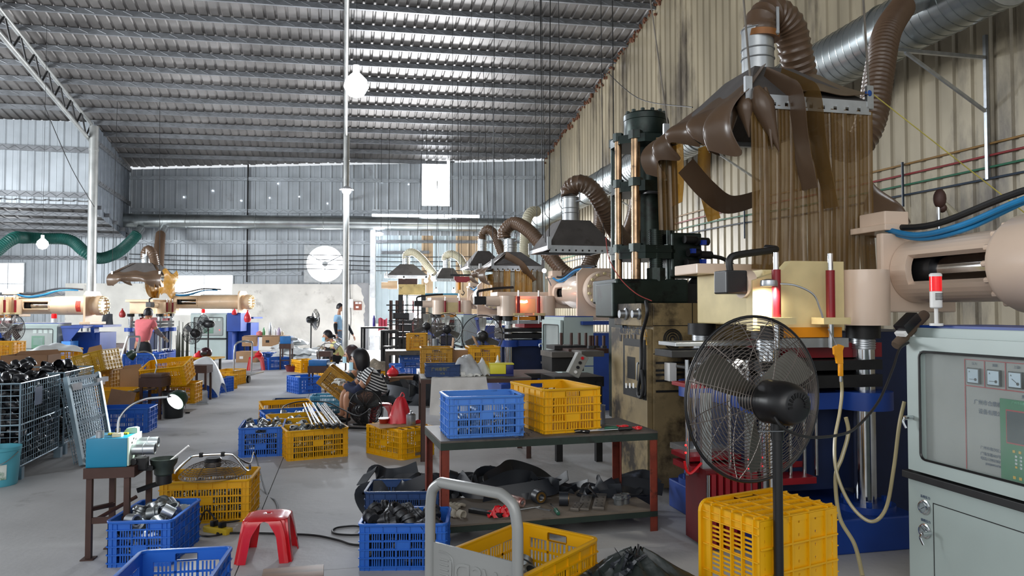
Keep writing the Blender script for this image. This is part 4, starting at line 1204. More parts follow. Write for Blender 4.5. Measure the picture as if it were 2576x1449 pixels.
# ------------------------------------------------------------------ fans
def fan(label, base, rz, zc, Rg, depth=.17, rings=14, spokes=10, wire=.0022, pole=True, mot=(.075, .20), m_guard=None, blades=3, spin=0.3, m_blade=None, tilt=0.0, seg=48, floor_stand=False, yoff=0.0, pole_r=.018, cat='fan'):
	mg = m_guard or M_dark
	t = thing('pedestal_fan' if pole else 'floor_fan', label, cat, base, rz)
	c = Vector((0, yoff, zc)); RX = Matrix.Rotation(tilt, 3, 'X')
	def pt(r, a, y): return c + RX @ Vector((r * math.cos(a), y, r * math.sin(a)))
	ax = RX @ Vector((0, 1, 0))
	for side, nm in ((-1, 'rear_guard'), (1, 'front_guard')):
		mb = MB()
		r0 = Rg * .17
		yy = lambda r: side * depth * .5 * (1 - ((r - r0) / (Rg - r0)) ** 2.6) if r > r0 else side * depth * .5
		for i in range(rings):
			r = r0 + (Rg - r0) * (i + .3) / rings
			mb.tube([pt(r, 2 * PI * k / seg, yy(r)) for k in range(seg)], wire, 4, True)
		for s_ in range(spokes):
			a = 2 * PI * (s_ + .5) / spokes
			mb.tube([pt(r0 + (Rg - r0) * q / 6, a, yy(r0 + (Rg - r0) * q / 6) + side * wire) for q in range(7)], wire * 1.2, 4, caps=False)
		mb.obj(nm, mg, t)
	MB().tube([pt(Rg, 2 * PI * k / 64, 0) for k in range(64)], max(.006, Rg * .016), 8, True).obj('rim', M_black, t)
	mr, ml = mot
	mb = MB(); b0 = c - ax * (depth * .42)
	mb.lathe([(mr * .9, -.005), (mr, .01), (mr, ml * .6), (mr * .93, ml * .85), (mr * .75, ml), (mr * .66, ml + .004), (0, ml + .004)], 28, b0, -ax)
	mot_o = mb.obj('motor', M_black, t)
	mb = MB(); e = b0 - ax * (ml + .0045)
	for k in range(11):
		a = math.radians(-10 + 20 * k); q = RX @ Vector((math.cos(a), 0, math.sin(a)))
		mb.cyl(e + q * mr * .36, e + q * mr * .58 - ax * .0008, mr * .05, n=6)
	mb.obj('vent_slots', M_dark, mot_o)
	mb = MB(); mb.lathe([(0, depth * .34), (Rg * .14, depth * .30), (Rg * .16, depth * .1), (Rg * .16, -depth * .3)], 20, c, ax); mb.obj('hub', M_dark, t)
	for k in range(blades):
		a0 = spin + 2 * PI * k / blades
		def bl(u, v, a0=a0):
			r = Rg * (.14 + .74 * u); w = (.26 + .24 * u) * (1 - .3 * u ** 4)
			a = a0 + (v - .5) * w * 1.6 / (.5 + u)
			return pt(r, a, (v - .5) * depth * .42)
		MB().surf(bl, 8, 5, .003).obj('blade', m_blade or M_steel, t)
	if pole:
		pj = b0 - ax * ml * .35
		MB().cyl((pj.x, pj.y, pj.z - mr * .6), (pj.x, pj.y, pj.z - mr * 1.7), .024, n=12).obj('neck', M_black, t)
		MB().cyl((pj.x, pj.y, .03), (pj.x, pj.y, pj.z - mr * 1.4), pole_r, n=14).obj('pole', M_black, t)
		MB().lathe([(.20, 0), (.20, .015), (.17, .03), (.03, .045), (.025, .06)], 28, (pj.x, pj.y, 0)).obj('base', M_black, t)
		mb = MB(); mb.tube([(pj.x - .09, pj.y, pj.z - mr * 1.25), (pj.x, pj.y - .03, pj.z - mr * 1.25), (pj.x + .06, pj.y, pj.z - mr * 1.25), (pj.x + .075, pj.y, pj.z - mr * 1.2)], .003, 6); mb.obj('swivel_pin', M_steel, t)
	if floor_stand:
		mb = MB()
		for s_ in (-1, 1):
			mb.tube([(s_ * Rg * .9, -.16, .012), (s_ * Rg * 1.04, -.05, .02), (s_ * Rg * 1.05, 0, zc), ], .011, 8)
		mb.tube([(-Rg * .9, -.16, .012), (Rg * .9, -.16, .012)], .011, 8)
		mb.tube([(-Rg * 1.0, .12, .012), (Rg * 1.0, .12, .012)], .011, 8)
		mb.obj('stand', M_black, t)
	return t
M_clear0 = film('clear_funnel', '#b9b39c', .5)
M_wire = mat('fan_wire', '#6a625c', .4, .5, .2, 15)
fcen = W(1898, 1003, 2.92)
frz = math.radians(22)
fan('big black cage fan on a pole at the right, its motor towards us', Vector((fcen.x, fcen.y, 0)), frz, fcen.z, .325, .16, 21, 12, .0016, mot=(.083, .165), m_guard=M_wire, spin=2.62, m_blade=mat('fan_blade_alloy', '#66645c', .35, .5, .2, 8), seg=72, pole_r=.0185)
# cage fan lying on its face on the yellow crate
t = thing('cage_fan', 'cage fan with a chrome bail lying flat on the yellow crate of the near left', 'fan', Vector((-2.06, 5.10, .285)), math.radians(12))
mb = MB(); Rg = .215
for i in range(13):
	r = .03 + (Rg - .03) * (i + 1) / 13
	mb.tube([(r * math.cos(2 * PI * k / 40), r * math.sin(2 * PI * k / 40), .012 + .085 * (1 - (r / Rg) ** 3)) for k in range(40)], .0018, 4, True)
	mb.tube([(r * math.cos(2 * PI * k / 40), r * math.sin(2 * PI * k / 40), .004 - .06 * (1 - (r / Rg) ** 3) * .3) for k in range(40)], .0018, 4, True)
for s_ in range(10):
	a = 2 * PI * s_ / 10
	mb.tube([(r * math.cos(a), r * math.sin(a), .014 + .085 * (1 - (r / Rg) ** 3)) for r in [.03 + (Rg - .03) * q / 6 for q in range(7)]], .002, 4, caps=False)
mb.obj('guard', M_wire, t)
MB().lathe([(.05, .06), (.055, .065), (.055, .115), (.048, .122), (0, .122)], 20).obj('motor', M_black, t)
mb = MB(); mb.tube(spline([(-.235, -.03, .03), (-.225, -.03, .05), (-.15, -.035, .125), (-.10, -.035, .148), (.10, -.035, .150), (.15, -.035, .13), (.215, -.03, .045), (.245, -.03, .035), (.245, -.03, .075)], 6), .0085, 8); mb.obj('bail', M_chrome, t)
for x in (-.07, .07): MB().box(x - .012, x + .012, -.05, -.02, .136, .166, .003).obj('clamp', M_dark, t)
# floor fan by the striped worker
fp = G(917, 1076)
fan('round floor fan before the striped worker, seen from behind', Vector((fp.x, fp.y + .05, 0)), math.radians(-12), .235, .215, .13, 19, 10, .0026, pole=False, mot=(.052, .07), m_guard=M_black, floor_stand=True, spin=.4, m_blade=mat('dark_blade', '#4a4d4e', .5))
# three pedestal fans in front of the far presses
for px, py, c, Rg, rz, lab in ((1213, 845, 9.6, .268, 5, 'black pedestal fan nearest of three before the presses, behind the cardboard box'),
							   (1124, 828, 12.4, .262, 6, 'black pedestal fan in the middle of three before the presses'),
							   (1070, 821, 13.4, .255, 18, 'black pedestal fan farthest left of three before the presses, partly behind the next')):
	p = W(px, py, c)
	fan(lab, Vector((p.x, p.y, 0)), math.radians(rz), p.z, Rg, .16, 13, 10, .0022, mot=(.075, .13), m_guard=M_wire, spin=-.55, m_blade=mat('grey_blade', '#8a8b84', .4, .4), seg=36)
p = W(794, 804, 21.0)
fan('black pedestal fan before the whitewashed wall, turned to the right', Vector((p.x, p.y, 0)), math.radians(-58), p.z, .30, .16, 9, 12, .0035, mot=(.1, .18), m_guard=M_dark, spin=.2, seg=32)
p = W(484, 838, 18.0)
fan('dark pedestal fan right of the worker in the pink shirt', Vector((p.x, p.y, 0)), math.radians(60), p.z, .27, .16, 9, 10, .0035, mot=(.1, .16), m_guard=M_dark, spin=.2, seg=32)
p = W(512, 815, 17.4)
fan('black fan with a long box motor before the grey cabinet at the back', Vector((p.x, p.y, 0)), math.radians(75), p.z, .22, .15, 8, 10, .003, mot=(.09, .2), m_guard=M_dark, spin=.8, seg=32)
p = W(32, 826, 13.5)
fan('black pedestal fan at the left edge, its cage open to us', Vector((p.x, p.y, 0)), math.radians(172), p.z, .25, .14, 8, 8, .002, mot=(.07, .12), m_guard=M_wire, spin=.4, blades=5, m_blade=mat('brown_blade', '#3a2c28', .5), seg=36)
# ------------------------------------------------------------------ main duct and branch ducts
def duct_ribs(mb, a, b, r, step):
	a = Vector(a); b = Vector(b); n = int((b - a).length / step); d = (b - a).normalized()
	for i in range(1, n): mb.ring(a + d * (i * step), d, r + .001, .006, 28, 4)
def dX(y): return 6.575 - .229 * y
zd = 4.8
D0, D1 = Vector((dX(7.25), 7.25, zd)), Vector((dX(26.0), 26.0, zd - .25))
t = thing('main_duct', 'long round galvanised air duct along the cream right-hand wall', 'duct', (0, 0, 0))
n = 12
for i in range(n):
	a = D0.lerp(D1, i / n); b = D0.lerp(D1, (i + 1) / n)
	mb = MB(); mb.cyl(a, b, .345, n=36, caps=(i in (0, n - 1))); mb.obj('duct_section', M_duct, t)
	mb = MB(); duct_ribs(mb, a, b, .345, .13); mb.ring(a, b - a, .35, .016, 36, 6); mb.obj('seam_ring', M_duct, t)
mb = MB(); mb.lathe([(0, 0), (.35, 0), (.35, .05)], 36, D0 - (D1 - D0).normalized() * .03, (D1 - D0)); mb.obj('end_cap', M_galv, t)
# brackets that carry the duct from the wall
for px in (2500, 1735, 1480):
	pass
nw = Vector((-CT, -ST, 0))
for c_ in (8.54, 13.2, 18.2):
	pw = RP0 + RE * ((27.65 - c_) / CT); pw = Vector((pw.x, pw.y, 0)) + nw * .04
	tb = thing('duct_bracket', {8.54: 'steel wall bracket nearest us under the big duct', 13.2: 'second steel bracket under the big duct, behind the dark press', 18.2: 'third steel bracket under the big duct, far down the wall'}[c_], 'bracket', pw, TH)
	MB().box(-.02, .02, -.02, .02, 2.95, 4.65).obj('wall_post', M_steel, tb, smooth=False)
	MB().box(-1.45, .0, -.02, .02, 4.36, 4.40).obj('arm', M_steel, tb, smooth=False)
	mb = MB(); mb.tube([(-.02, 0, 3.75), (-1.1, 0, 4.36)], .022, 4); mb.obj('strut', M_steel, tb, smooth=False)
t = thing('cross_duct', 'straight galvanised duct along the back wall, below the girt', 'duct', (0, 0, 0))
sa, za = BW(306, 560); sb, zb = BW(1268, 562)
E0, E1 = BWp(sa + .1, za, .62), BWp(sb + .55, za, .62)
for i in range(6):
	a = E0.lerp(E1, i / 6); b = E0.lerp(E1, (i + 1) / 6)
	mb = MB(); mb.cyl(a, b, .245, n=28, caps=(i in (0, 5))); mb.obj('duct_section', M_duct, t)
	mb = MB(); duct_ribs(mb, a, b, .245, .16); mb.ring(a, b - a, .25, .014, 28, 6); mb.obj('seam_ring', M_duct, t)
MB().tube(spline([E1, E1 + BE * .35 + Vector((.0, -.02, .05)), D1 + Vector((.03, .15, 0)), D1], 6), .27, 26, radii=None).obj('elbow', M_duct, t)
# ------------------------------------------------------------------ exhaust hoods
def rope(label, p, q, r=.006, m=None, name='hanger_rope', sag=0.0, cat='rope', group=None):
	p = Vector(p); q = Vector(q)
	pts = [p, (p + q) / 2 - Vector((0, 0, sag)), q] if sag else [p, q]
	return tag(MB().tube(spline(pts, 6) if sag else pts, r, 6).obj(name, m or M_dark), label, cat, group)
def hood(label, c, rz, wx, wy, zr, zn, neck_r, neck_h, m=None, lip=.05, top_f=.33, off=(0, 0), damper=True):
	"""c: centre on plan; rim at zr, neck from zn"""
	t = thing('exhaust_hood', label, 'hood', (c[0], c[1], zr), rz)
	m = m or M_hoodgrey; h = zn - zr
	a, b = wx / 2, wy / 2; ta, tb_ = wx * top_f / 2, wy * top_f / 2; ox, oy = off
	mb = MB()
	A = [(-a, -b, lip), (a, -b, lip), (a, b, lip), (-a, b, lip)]
	T = [(-ta + ox, -tb_ + oy, h), (ta + ox, -tb_ + oy, h), (ta + ox, tb_ + oy, h), (-ta + ox, tb_ + oy, h)]
	mb.add(A + T, [(0, 1, 5, 4), (1, 2, 6, 5), (2, 3, 7, 6), (3, 0, 4, 7), (4, 5, 6, 7)])
	A2 = [(x * .985, y * .985, z - .006) for x, y, z in A]; T2 = [(ox + (x - ox) * .95, oy + (y - oy) * .95, z - .012) for x, y, z in T]
	mb.add(A2 + T2, [(4, 5, 1, 0), (5, 6, 2, 1), (6, 7, 3, 2), (7, 4, 0, 3), (7, 6, 5, 4)])
	mb.obj('canopy', m, t, smooth=False)
	mb = MB()
	for (x0, x1, y0, y1) in ((-a, a, -b - .008, -b), (-a, a, b, b + .008), (-a - .008, -a, -b, b), (a, a + .008, -b, b)): mb.box(x0, x1, y0, y1, 0, lip)
	for (x0, x1, y0, y1) in ((-a, a, -b, -b + .03), (-a, a, b - .03, b), (-a, -a + .03, -b, b), (a - .03, a, -b, b)): mb.box(x0, x1, y0, y1, 0, .004)
	mb.obj('rim_angle', M_galv, t, smooth=False)
	mb = MB()
	n = max(4, int(wx / .085))
	for i in range(n):
		x = -a + wx * (i + .5) / n; mb.box(x - wx / n * .36, x + wx / n * .36, -b - .012, -b - .006, -.028, .012)
	mb.box(-a, a, -b - .016, -b - .010, -.045, -.026)
	mb.obj('strip_hanger', M_galv, t, smooth=False)
	mb = MB(); mb.cyl((ox, oy, h - .01), (ox, oy, h + neck_h), neck_r, n=26)
	for q in (.35, .55, .97): mb.ring((ox, oy, h + neck_h * q), (0, 0, 1), neck_r + .002, .006, 26, 6)
	mb.obj('neck', M_galv, t)
	if damper:
		d = MB(); d.cyl((ox + neck_r * .55, oy - neck_r * .8, h + neck_h * .82), (ox + neck_r * .7, oy - neck_r * 1.15, h + neck_h * .82), .02, n=10)
		d.box(ox + neck_r * .7 - .012, ox + neck_r * .7 + .012, oy - neck_r * 1.2, oy - neck_r * 1.12, h + neck_h * .8, h + neck_h * 1.35)
		d.obj('damper_handle', M_steel, t)
	for sx, sy in ((-1, -1), (1, -1), (1, 1), (-1, 1)):
		MB().box(sx * a - .025, sx * a + .025, sy * b - .012, sy * b + .012, 0, .16).obj('hanger_lug', M_galv, t, smooth=False)
	if damper != 'none':
		for sx in (-1, 1): p_ = Vector((c[0], c[1], 0)); MB().cyl((sx * a, -b, .14), (sx * a * .9, -b, roof_z(p_) - zr - .1), .007, n=5).obj('hanger_wire', M_dark, t)
	return t
def curtain(t, x0, x1, y, z0, L, n, m, name='curtain_strip', jit=.02, seed=1, wav=.02):
	"""overlapping hanging strips, each a part"""
	rg = random.Random(seed); w = (x1 - x0) / n
	for i in range(n):
		xc = x0 + w * (i + .5); ln = L * (1 + rg.uniform(-jit, jit)); ph = rg.uniform(0, 6); sw = rg.uniform(-.02, .02); yo = (i % 2) * .008
		MB().surf(lambda u, v, xc=xc, ln=ln, ph=ph, sw=sw, yo=yo: (xc + (u - .5) * w * 1.22 + sw * v * v, y + yo + .012 * math.sin(PI * u) + .0025 * math.cos(8 * PI * u) + wav * math.sin(3 * v + ph) * v, z0 - ln * v), 16, 10, .0025).obj(name, rg.choice(m) if isinstance(m, list) else m, t)
# near hood over the first press
hc = (1.86, 5.51)
h1 = hood('big dusty hood with brown plastic strip curtains over the nearest press', hc, TH, .92, 1.26, 2.80, 3.19, .118, .36, top_f=.34, damper='none')
curtain(h1, -.44, .46, -.645, -.02, 1.10, 9, M_strip, seed=3)
# strips gathered and thrown over the left side and front of the canopy
def drape(pts_top, width, m, name, t, twist=0.0, thick=.003, up=(0, 0, 1)):
	r = ribbon(pts_top, width, m, up, twist, thick); return r.obj(name, m, t)
def make_shroud(t, hw, hd, h, side, drop=.30, n=4.5, out=.16):
	"""dusty plastic laid over one slope of a canopy, its hem hanging in folds"""
	def fn(u, v):
		q = -1.05 * hd + 2.12 * hd * u
		if v < .5:
			k = v / .5; p_ = hw * (.26 + .78 * k); q *= .45 + .55 * k; z = h * .98 - (h * .82) * k + .012 * math.sin(14 * u) * k
		else:
			k = (v - .5) / .5; f_ = math.sin(2 * PI * (n * u + .1)); ln = drop * (1 + .33 * math.sin(7 * u + 1) - .5 * max(0, u - .55))
			p_ = hw * 1.04 + out * math.sin(PI * k * .8) - .07 * k * f_; q += .04 * k * math.sin(13 * u); z = h * .16 - ln * k ** 1.2 - .03 * f_ * k
		return (-p_, q, z) if side == 'left' else (-q, -p_, z)
	return MB().surf(fn, 70, 22, .004).obj('dusty_shroud', M_stripdusty, t)
make_shroud(h1, .46, .63, .39, 'left')
MB().surf(lambda u, v: (-.12 + .58 * u - .02 * v, -.10 - .55 * v, .392 - .31 * v + .01 * math.sin(9 * u + 5 * v)), 16, 10, .004).obj('dusty_cover', M_stripdusty, h1)
for (x, y, z, dx, dy, dz, r, L) in ((-.40, -.66, .04, .35, -.05, -1, .075, .40), (-.47, -.60, .02, .10, -.05, -1, .06, .26), (-.50, -.48, .0, -.1, 0, -1, .055, .24), (-.36, -.68, .03, .1, -.02, -1, .035, .36), (-.52, -.30, -.06, -.15, .1, -1, .06, .22)):
	d = Vector((dx, dy, dz)).normalized()
	MB().lathe([(r * .3, -.05), (r * .8, .02), (r, L * .2), (r * .85, L * .35), (r * .35, L * .75), (.004, L)], 12, (x, y, z), d).obj('gathered_strip', M_stripdusty, h1)
for i in range(2):
	pts = [(-.18 + .12 * i, -.35, .24), (-.17 + .13 * i, -.60, .09), (-.16 + .13 * i, -.69, .0), (-.13 + .13 * i, -.70, -.30), (-.06 + .15 * i, -.69, -.58 - .12 * i)]
	drape(pts, .19, M_stripdusty if i == 0 else M_strip, 'thrown_strip', h1, .1, up=(1, .1, 0))
MB().surf(lambda u, v: (-.62 + .17 * u + .02 * v, .46 + .01 * math.cos(8 * PI * u), .0 - .74 * v), 14, 6, .003).obj('hanging_strip', M_strip, h1)
drape([(-.35, .66, .0), (-.34, .67, -.3), (-.36, .66, -.50)], .22, M_stripamber, 'hanging_strip', h1, up=(1, 0, 0))
drape([(-.10, .66, .0), (-.10, .67, -.3), (-.02, .66, -.62)], .22, M_stripamber, 'hanging_strip', h1, up=(1, 0, .2))
drape([(-.45, .3, -.25), (-.25, .35, -.42), (.0, .45, -.52), (.3, .5, -.45)], .16, M_stripdusty, 'gathered_strip', h1, .4, up=(0, 1, .3))
hinv = (Matrix.Translation(h1.location) @ Matrix.Rotation(TH, 4, 'Z')).inverted()
sa_, sb_, sc_, sd_ = [hinv @ W(*k_) for k_ in ((2186, 440, 5.25), (2296, 556, 5.0), (2186, 600, 5.2), (2260, 590, 5.0))]
MB().surf(lambda u, v: sa_.lerp(sb_, u).lerp(sc_.lerp(sd_, u), v) + Vector((.02 * math.sin(9 * v), .03 * math.sin(7 * u + 3 * v), 0)), 12, 10, .004).obj('sagging_sheet', M_stripdusty, h1)
# hose of the near hood
def P3(px, py, c): return W(px, py, c)
t = thing('flexible_hose', 'brown ribbed hose arching from the nearest hood up to the big duct', 'hose', (0, 0, 0))
corrugated([P3(1915, 92, 5.50), P3(1917, 55, 5.50), P3(1945, 35, 5.55), P3(1985, 70, 5.62), P3(2005, 150, 5.7), P3(2030, 260, 5.9), P3(2085, 345, 6.2), P3(2150, 370, 6.35), P3(2192, 300, 6.4), P3(2212, 180, 6.6), P3(2232, 80, 6.9), P3(2275, 12, 7.6)], .122, .008, .05, 18).obj('hose', M_hose, t)
MB().cyl(P3(2270, 18, 7.5), P3(2330, -10, 8.0), .128, n=20).obj('duct_spigot', M_galv, t)
mb = MB(); mb.cyl(P3(1915, 100, 5.50), P3(1916, 84, 5.50), .132, n=24); mb.obj('hose_clamp', mat('copper_tape', '#8a5a30', .35, .3), t)
# ropes from the roof to the near hood
for (px, py, c), (qx, qy, cq), lab in (((1889, 215, 4.85), (1868, -30, 5.6), 'grey rope from the roof to the front left corner of the nearest hood'),
									   ((2186, 225, 5.05), (2170, -30, 5.6), 'grey rope from the roof to the front right corner of the nearest hood'),
									   ((1684, 345, 6.05), (1632, -30, 6.4), 'thin rope to the rear left corner of the nearest hood')):
	a, b = P3(px, py, c), P3(qx, qy, cq)
	rope(lab, a, b, .008 if c < 6 else .006, mat('grey_rope', '#7a736a', .8))
rope('yellow twine tied to the nearest hood and slanting down to the right edge', P3(2190, 232, 5.02), P3(2590, 545, 4.3), .004, mat('yellow_twine', '#b8ab52', .8), 'yellow_twine', cat='twine')
p = P3(2364, 500, 4.75); t = thing('rag_bundle', 'dark rag bundle with a clear funnel hanging above the cream cylinder at the right', 'bundle', p)
mb = MB(); mb.ball((0, 0, 0), .05, 12, 8, (.8, .7, 1.3)); mb.ball((.02, .01, -.06), .03, 8, 6); mb.obj('rag', M_brown, t); MB().cyl((.03, 0, -.02), (.10, 0, -.12), .008, .035, n=12).obj('funnel', M_clear0, t); MB().cyl((-.01, 0, -.30), (-.01, 0, 0), .012, n=8).obj('stem', M_steel, t)
mb = MB(); mb.ball(P3(2184, 236, 5.0), .03, 10, 6, (.8, .8, 1)); tag(mb.obj('blue_knot', mat('blue_cloth', '#1b4f9c', .8)), 'blue knotted rag on the right corner of the nearest hood', 'knot')
# ------------------------------------------------------------------ injection press, built once per machine in its own frame
def press(label, O, rz, mc, detail=True, cyl_len=2.1, rb=.265, body=True, xa=.63, za=1.72, cable_guard=True, front=True):
	t = thing('injection_press', label, 'press', O, rz)
	A = lambda mb, nm, m, **k: mb.obj(nm, m, t, **k)
	A(MB().box(-.5, .55, -.62, .62, 0, .20, .01), 'base', M_blue, smooth=False)
	for x, y in ((.33, -.42), (-.33, -.42), (.33, .42), (-.33, .42)): A(MB().cyl((x, y, .20), (x, y, .24), .17, n=20), 'base_flange', M_blue)
	mb = MB()
	for x, y in ((.33, -.42), (-.33, -.42), (.33, .42), (-.33, .42)):
		for k in range(6):
			a = PI / 3 * k; mb.cyl((x + .135 * math.cos(a), y + .135 * math.sin(a), .24), (x + .135 * math.cos(a), y + .135 * math.sin(a), .27), .018, n=6)
	o = A(mb, 'flange_bolts', M_blue); o['kind'] = 'stuff'
	for x, y in ((.33, -.42), (-.33, -.42), (.33, .42), (-.33, .42)):
		A(MB().cyl((x, y, .24), (x, y, 1.22), .066, n=22), 'column', M_chrome)
		mb = MB(); mb.cyl((x, y, 1.18), (x, y, 1.26), .068, n=22)
		for k in range(5): mb.ring((x, y, 1.19 + .014 * k), (0, 0, 1), .068, .004, 22, 5)
		A(mb, 'thread', M_steel)
		A(MB().cyl((x, y, 1.25), (x, y, 1.33), .10, n=12), 'column_nut', M_dark)
	mb = MB(); mb.box(-.45, .45, -.45, .45, .82, .92)
	for x in (-.33, .33): mb.cyl((x, -.42, .815), (x, -.42, .925), .165, n=24); mb.cyl((x, .42, .815), (x, .42, .925), .165, n=24)
	A(mb, 'lower_platen', M_blue)
	A(MB().box(-.42, .44, -.30, .40, .30, .81), 'ram_housing', mat('navy_iron', '#0f2148', .5, .1, .3, 4), smooth=False)
	if detail: A(MB().box(.52, 1.25, -.15, .75, .0, 1.28, .01), 'hydraulic_tank', mat('navy_iron', '#0f2148'), smooth=False)  # navy box added only to darken the gap behind the columns
	# upper crosshead in cream
	for x in (((.33,) if detail else (-.33, .33))): A(MB().cyl((x, -.42, 1.33), (x, -.42, 1.67), .155, n=30), 'barrel', mc)
	if detail: A(MB().prism([(-.46, 1.30), (.16, 1.30), (.16, 1.72), (-.20, 1.72), (-.26, 1.66), (-.46, 1.60)], -.47, -.40, 'y'), 'front_panel', M_gold, smooth=False)
	A(MB().box(-.35, .35, -.40, .45, 1.33, 1.67, .01), 'crosshead', M_gold if detail else mc, smooth=False)
	A(MB().box(-.5, .5, .15 if detail else -.30, .5, 1.67, 1.74, .008), 'top_beam', mc, smooth=False)
	A(MB().box(-.14, .14, -.41, -.405, 1.38, 1.62), 'front_plate', M_gold, smooth=False)
	# guide rods in red sleeves
	for x in ((-.36, .0) if detail else (-.19, .16)):
		A(MB().cyl((x, -.56, 1.38), (x, -.56, 1.66), .026, n=12), 'red_sleeve', M_red)
		A(MB().cyl((x, -.56, 1.2), (x, -.56, 1.76), .017, n=10), 'guide_rod', M_chrome)
		A(MB().box(x - .09, x + .09, -.62, -.50, 1.34, 1.38), 'rod_bracket', M_gold, smooth=False)
	A(MB().box(-.28, .12, -.50, -.46, 1.26, 1.32), 'guard_bar', M_orange, smooth=False)
	A(MB().box(-.30, .15, -.52, -.44, 1.20, 1.255), 'hot_plate', M_galv, smooth=False)
	A(MB().box(-.05, .48, -.40, .3, 1.13, 1.22), 'red_platen', M_red, smooth=False)
	A(MB().box(-.42, .40, -.5, .35, 1.06, 1.12), 'mould_half', M_dark, smooth=False)
	A(MB().box(-.42, .40, -.5, .35, .955, 1.03), 'mould_half', M_dark, smooth=False)
	# side motor on the left
	mx = .30 if detail else 0
	A(MB().box(-.92 + mx, -.72 + mx * .8, -.45, -.30, 1.52, 1.66, .01), 'hydraulic_motor', M_black, smooth=False)
	mb = MB(); mb.pipe((-.72 + mx * .8, -.375, 1.58), (-.42, -.375, 1.58), .085, .06, 20); A(mb, 'motor_collar', mc)
	mb = MB(); mb.tube(spline([(-.85 + mx, -.37, 1.66), (-.85 + mx, -.37, 1.73), (-.78 + mx, -.36, 1.76), (-.5 + mx, -.3, 1.80), (-.2, -.2, 1.82)], 6), .022, 8); A(mb, 'motor_hose', M_cable)
	# injection unit
	y0 = -.36; yL = y0 - cyl_len
	mb = MB(); mb.box(xa - .25, xa + .30, y0 - .055, y0, za - .26, za + .24, .012); A(mb, 'square_flange', mc, smooth=False)
	ys = y0 - .06; ye = y0 - .80
	# slotted housing: a tube with a window cut on the aisle side
	n = 40; r = .20
	mb = MB(); ring = []
	mb2 = MB()
	for k in range(n):
		a0 = 2 * PI * k / n; a1 = 2 * PI * (k + 1) / n; am = (a0 + a1) / 2
		ca = math.cos(am); sa_ = math.sin(am)
		segs = [(ys, ye)]
		if ca < -.86: segs = [(ys, ys - .13), (ye + .03, ye)]
		for p, q in segs:
			vs = []
			for rr in (r, r - .045):
				for a in (a0, a1):
					vs += [(xa + rr * math.cos(a), p, za + rr * math.sin(a)), (xa + rr * math.cos(a), q, za + rr * math.sin(a))]
			mb.add(vs, [(0, 1, 3, 2), (4, 6, 7, 5), (0, 2, 6, 4), (1, 5, 7, 3), (0, 4, 5, 1), (2, 3, 7, 6)])
	A(mb, 'slotted_housing', mc)
	A(MB().cyl((xa, ys, za), (xa, ye - .1, za), .085, n=22), 'piston_rod', M_chrome)
	A(MB().cyl((xa, ys - .04, za), (xa, ys - .22, za), .115, n=22), 'rod_coupling', M_dark)
	mb = MB(); mb.lathe([(rb * .8, 0), (rb * .93, .01), (rb, .05), (rb, yb_ := (ye - yL - .25)), (rb * .96, ye - yL - .2), (rb * .96, ye - yL - .12)], 40, (xa, ye, za), (0, -1, 0)); A(mb, 'cylinder', mc)
	mb = MB()
	for k in range(16):
		a = 2 * PI * k / 16; mb.cyl((xa + rb * .86 * math.cos(a), ye + .02, za + rb * .86 * math.sin(a)), (xa + rb * .86 * math.cos(a), ye - .03, za + rb * .86 * math.sin(a)), .017, n=8)
	o = A(mb, 'collar_bolts', mc); o['kind'] = 'stuff'
	yp = yL + .28
	mb = MB(); q = .33
	mb.prism([(xa - q * .75, za + q), (xa + q * .75, za + q), (xa + q, za + q * .75), (xa + q, za - q * 1.15), (xa - q, za - q * 1.15), (xa - q, za + q * .75)], yp - .05, yp, 'y'); A(mb, 'end_plate', mc, smooth=False)
	mb = MB(); mb.lathe([(rb * 1.04, 0), (rb * 1.04, .12), (rb * .98, .14), (rb * .80, .14), (rb * .76, .125), (0, .125)], 40, (xa, yL + .14, za), (0, -1, 0)); A(mb, 'end_cap', mc)
	mb = MB()
	for k in range(14):
		a = 2 * PI * (k + .5) / 14; px_, pz_ = xa + rb * .89 * math.cos(a), za + rb * .89 * math.sin(a)
		mb.cyl((px_, yL, pz_), (px_, yL - .055, pz_), .021, n=8)
	o = A(mb, 'cap_bolts', M_gold if not detail else mc); o['kind'] = 'stuff'
	# block and clamp over the flange, blue hoses
	A(MB().box(xa - .22, xa + .05, y0 - .05, y0 + .28, za + .26, za + .30, .006), 'top_block', mc, smooth=False)
	A(MB().box(xa - .18, xa + .0, y0 + .0, y0 + .24, za + .30, za + .39, .008), 'top_block', mc, smooth=False)
	for k in range(2):
		mb = MB(); mb.tube(spline([(xa - .17 + .03 * k, y0 + .0, za + .27 - .02 * k), (xa - .15 + .03 * k, y0 - .25, za + .21 - .02 * k), (xa - .12 + .03 * k, y0 - .55, za + .24 - .02 * k), (xa - .05 + .03 * k, y0 - .95, za + .35), (xa + .1, y0 - 1.3, za + .36)], 7), .017, 9); A(mb, 'blue_hose', mat('blue_hydraulic_hose', '#1b7cb4', .4))
	mb = MB(); mb.tube(spline([(xa - .1, y0 + .1, za + .30), (xa - .08, y0 - .3, za + .27), (xa + .0, y0 - .9, za + .40), (xa + .12, y0 - 1.4, za + .38)], 7), .02, 9); A(mb, 'black_hose', M_cable)
	# pedestal under the end plate
	z1 = za - .38
	A(MB().box(xa - .34, xa + .34, yp - .16, yp + .08, z1 - .06, z1 + .0, .006), 'saddle', mc, smooth=False)
	A(MB().box(xa - .40, xa + .40, yp - .5, yp + .35, z1 - .12, z1 - .07), 'pedestal_top', M_blue, smooth=False)
	A(MB().box(xa - .34, xa + .36, yp - .4, yp + .25, 0, z1 - .24), 'pedestal', M_blue, smooth=False)
	A(MB().prism([(xa - .40, z1 - .12), (xa - .40, z1 - .18), (xa - .34, z1 - .42), (xa - .2, z1 - .42), (xa - .2, z1 - .12)], yp - .3, yp - .22, 'y'), 'gusset', M_blue, smooth=False)
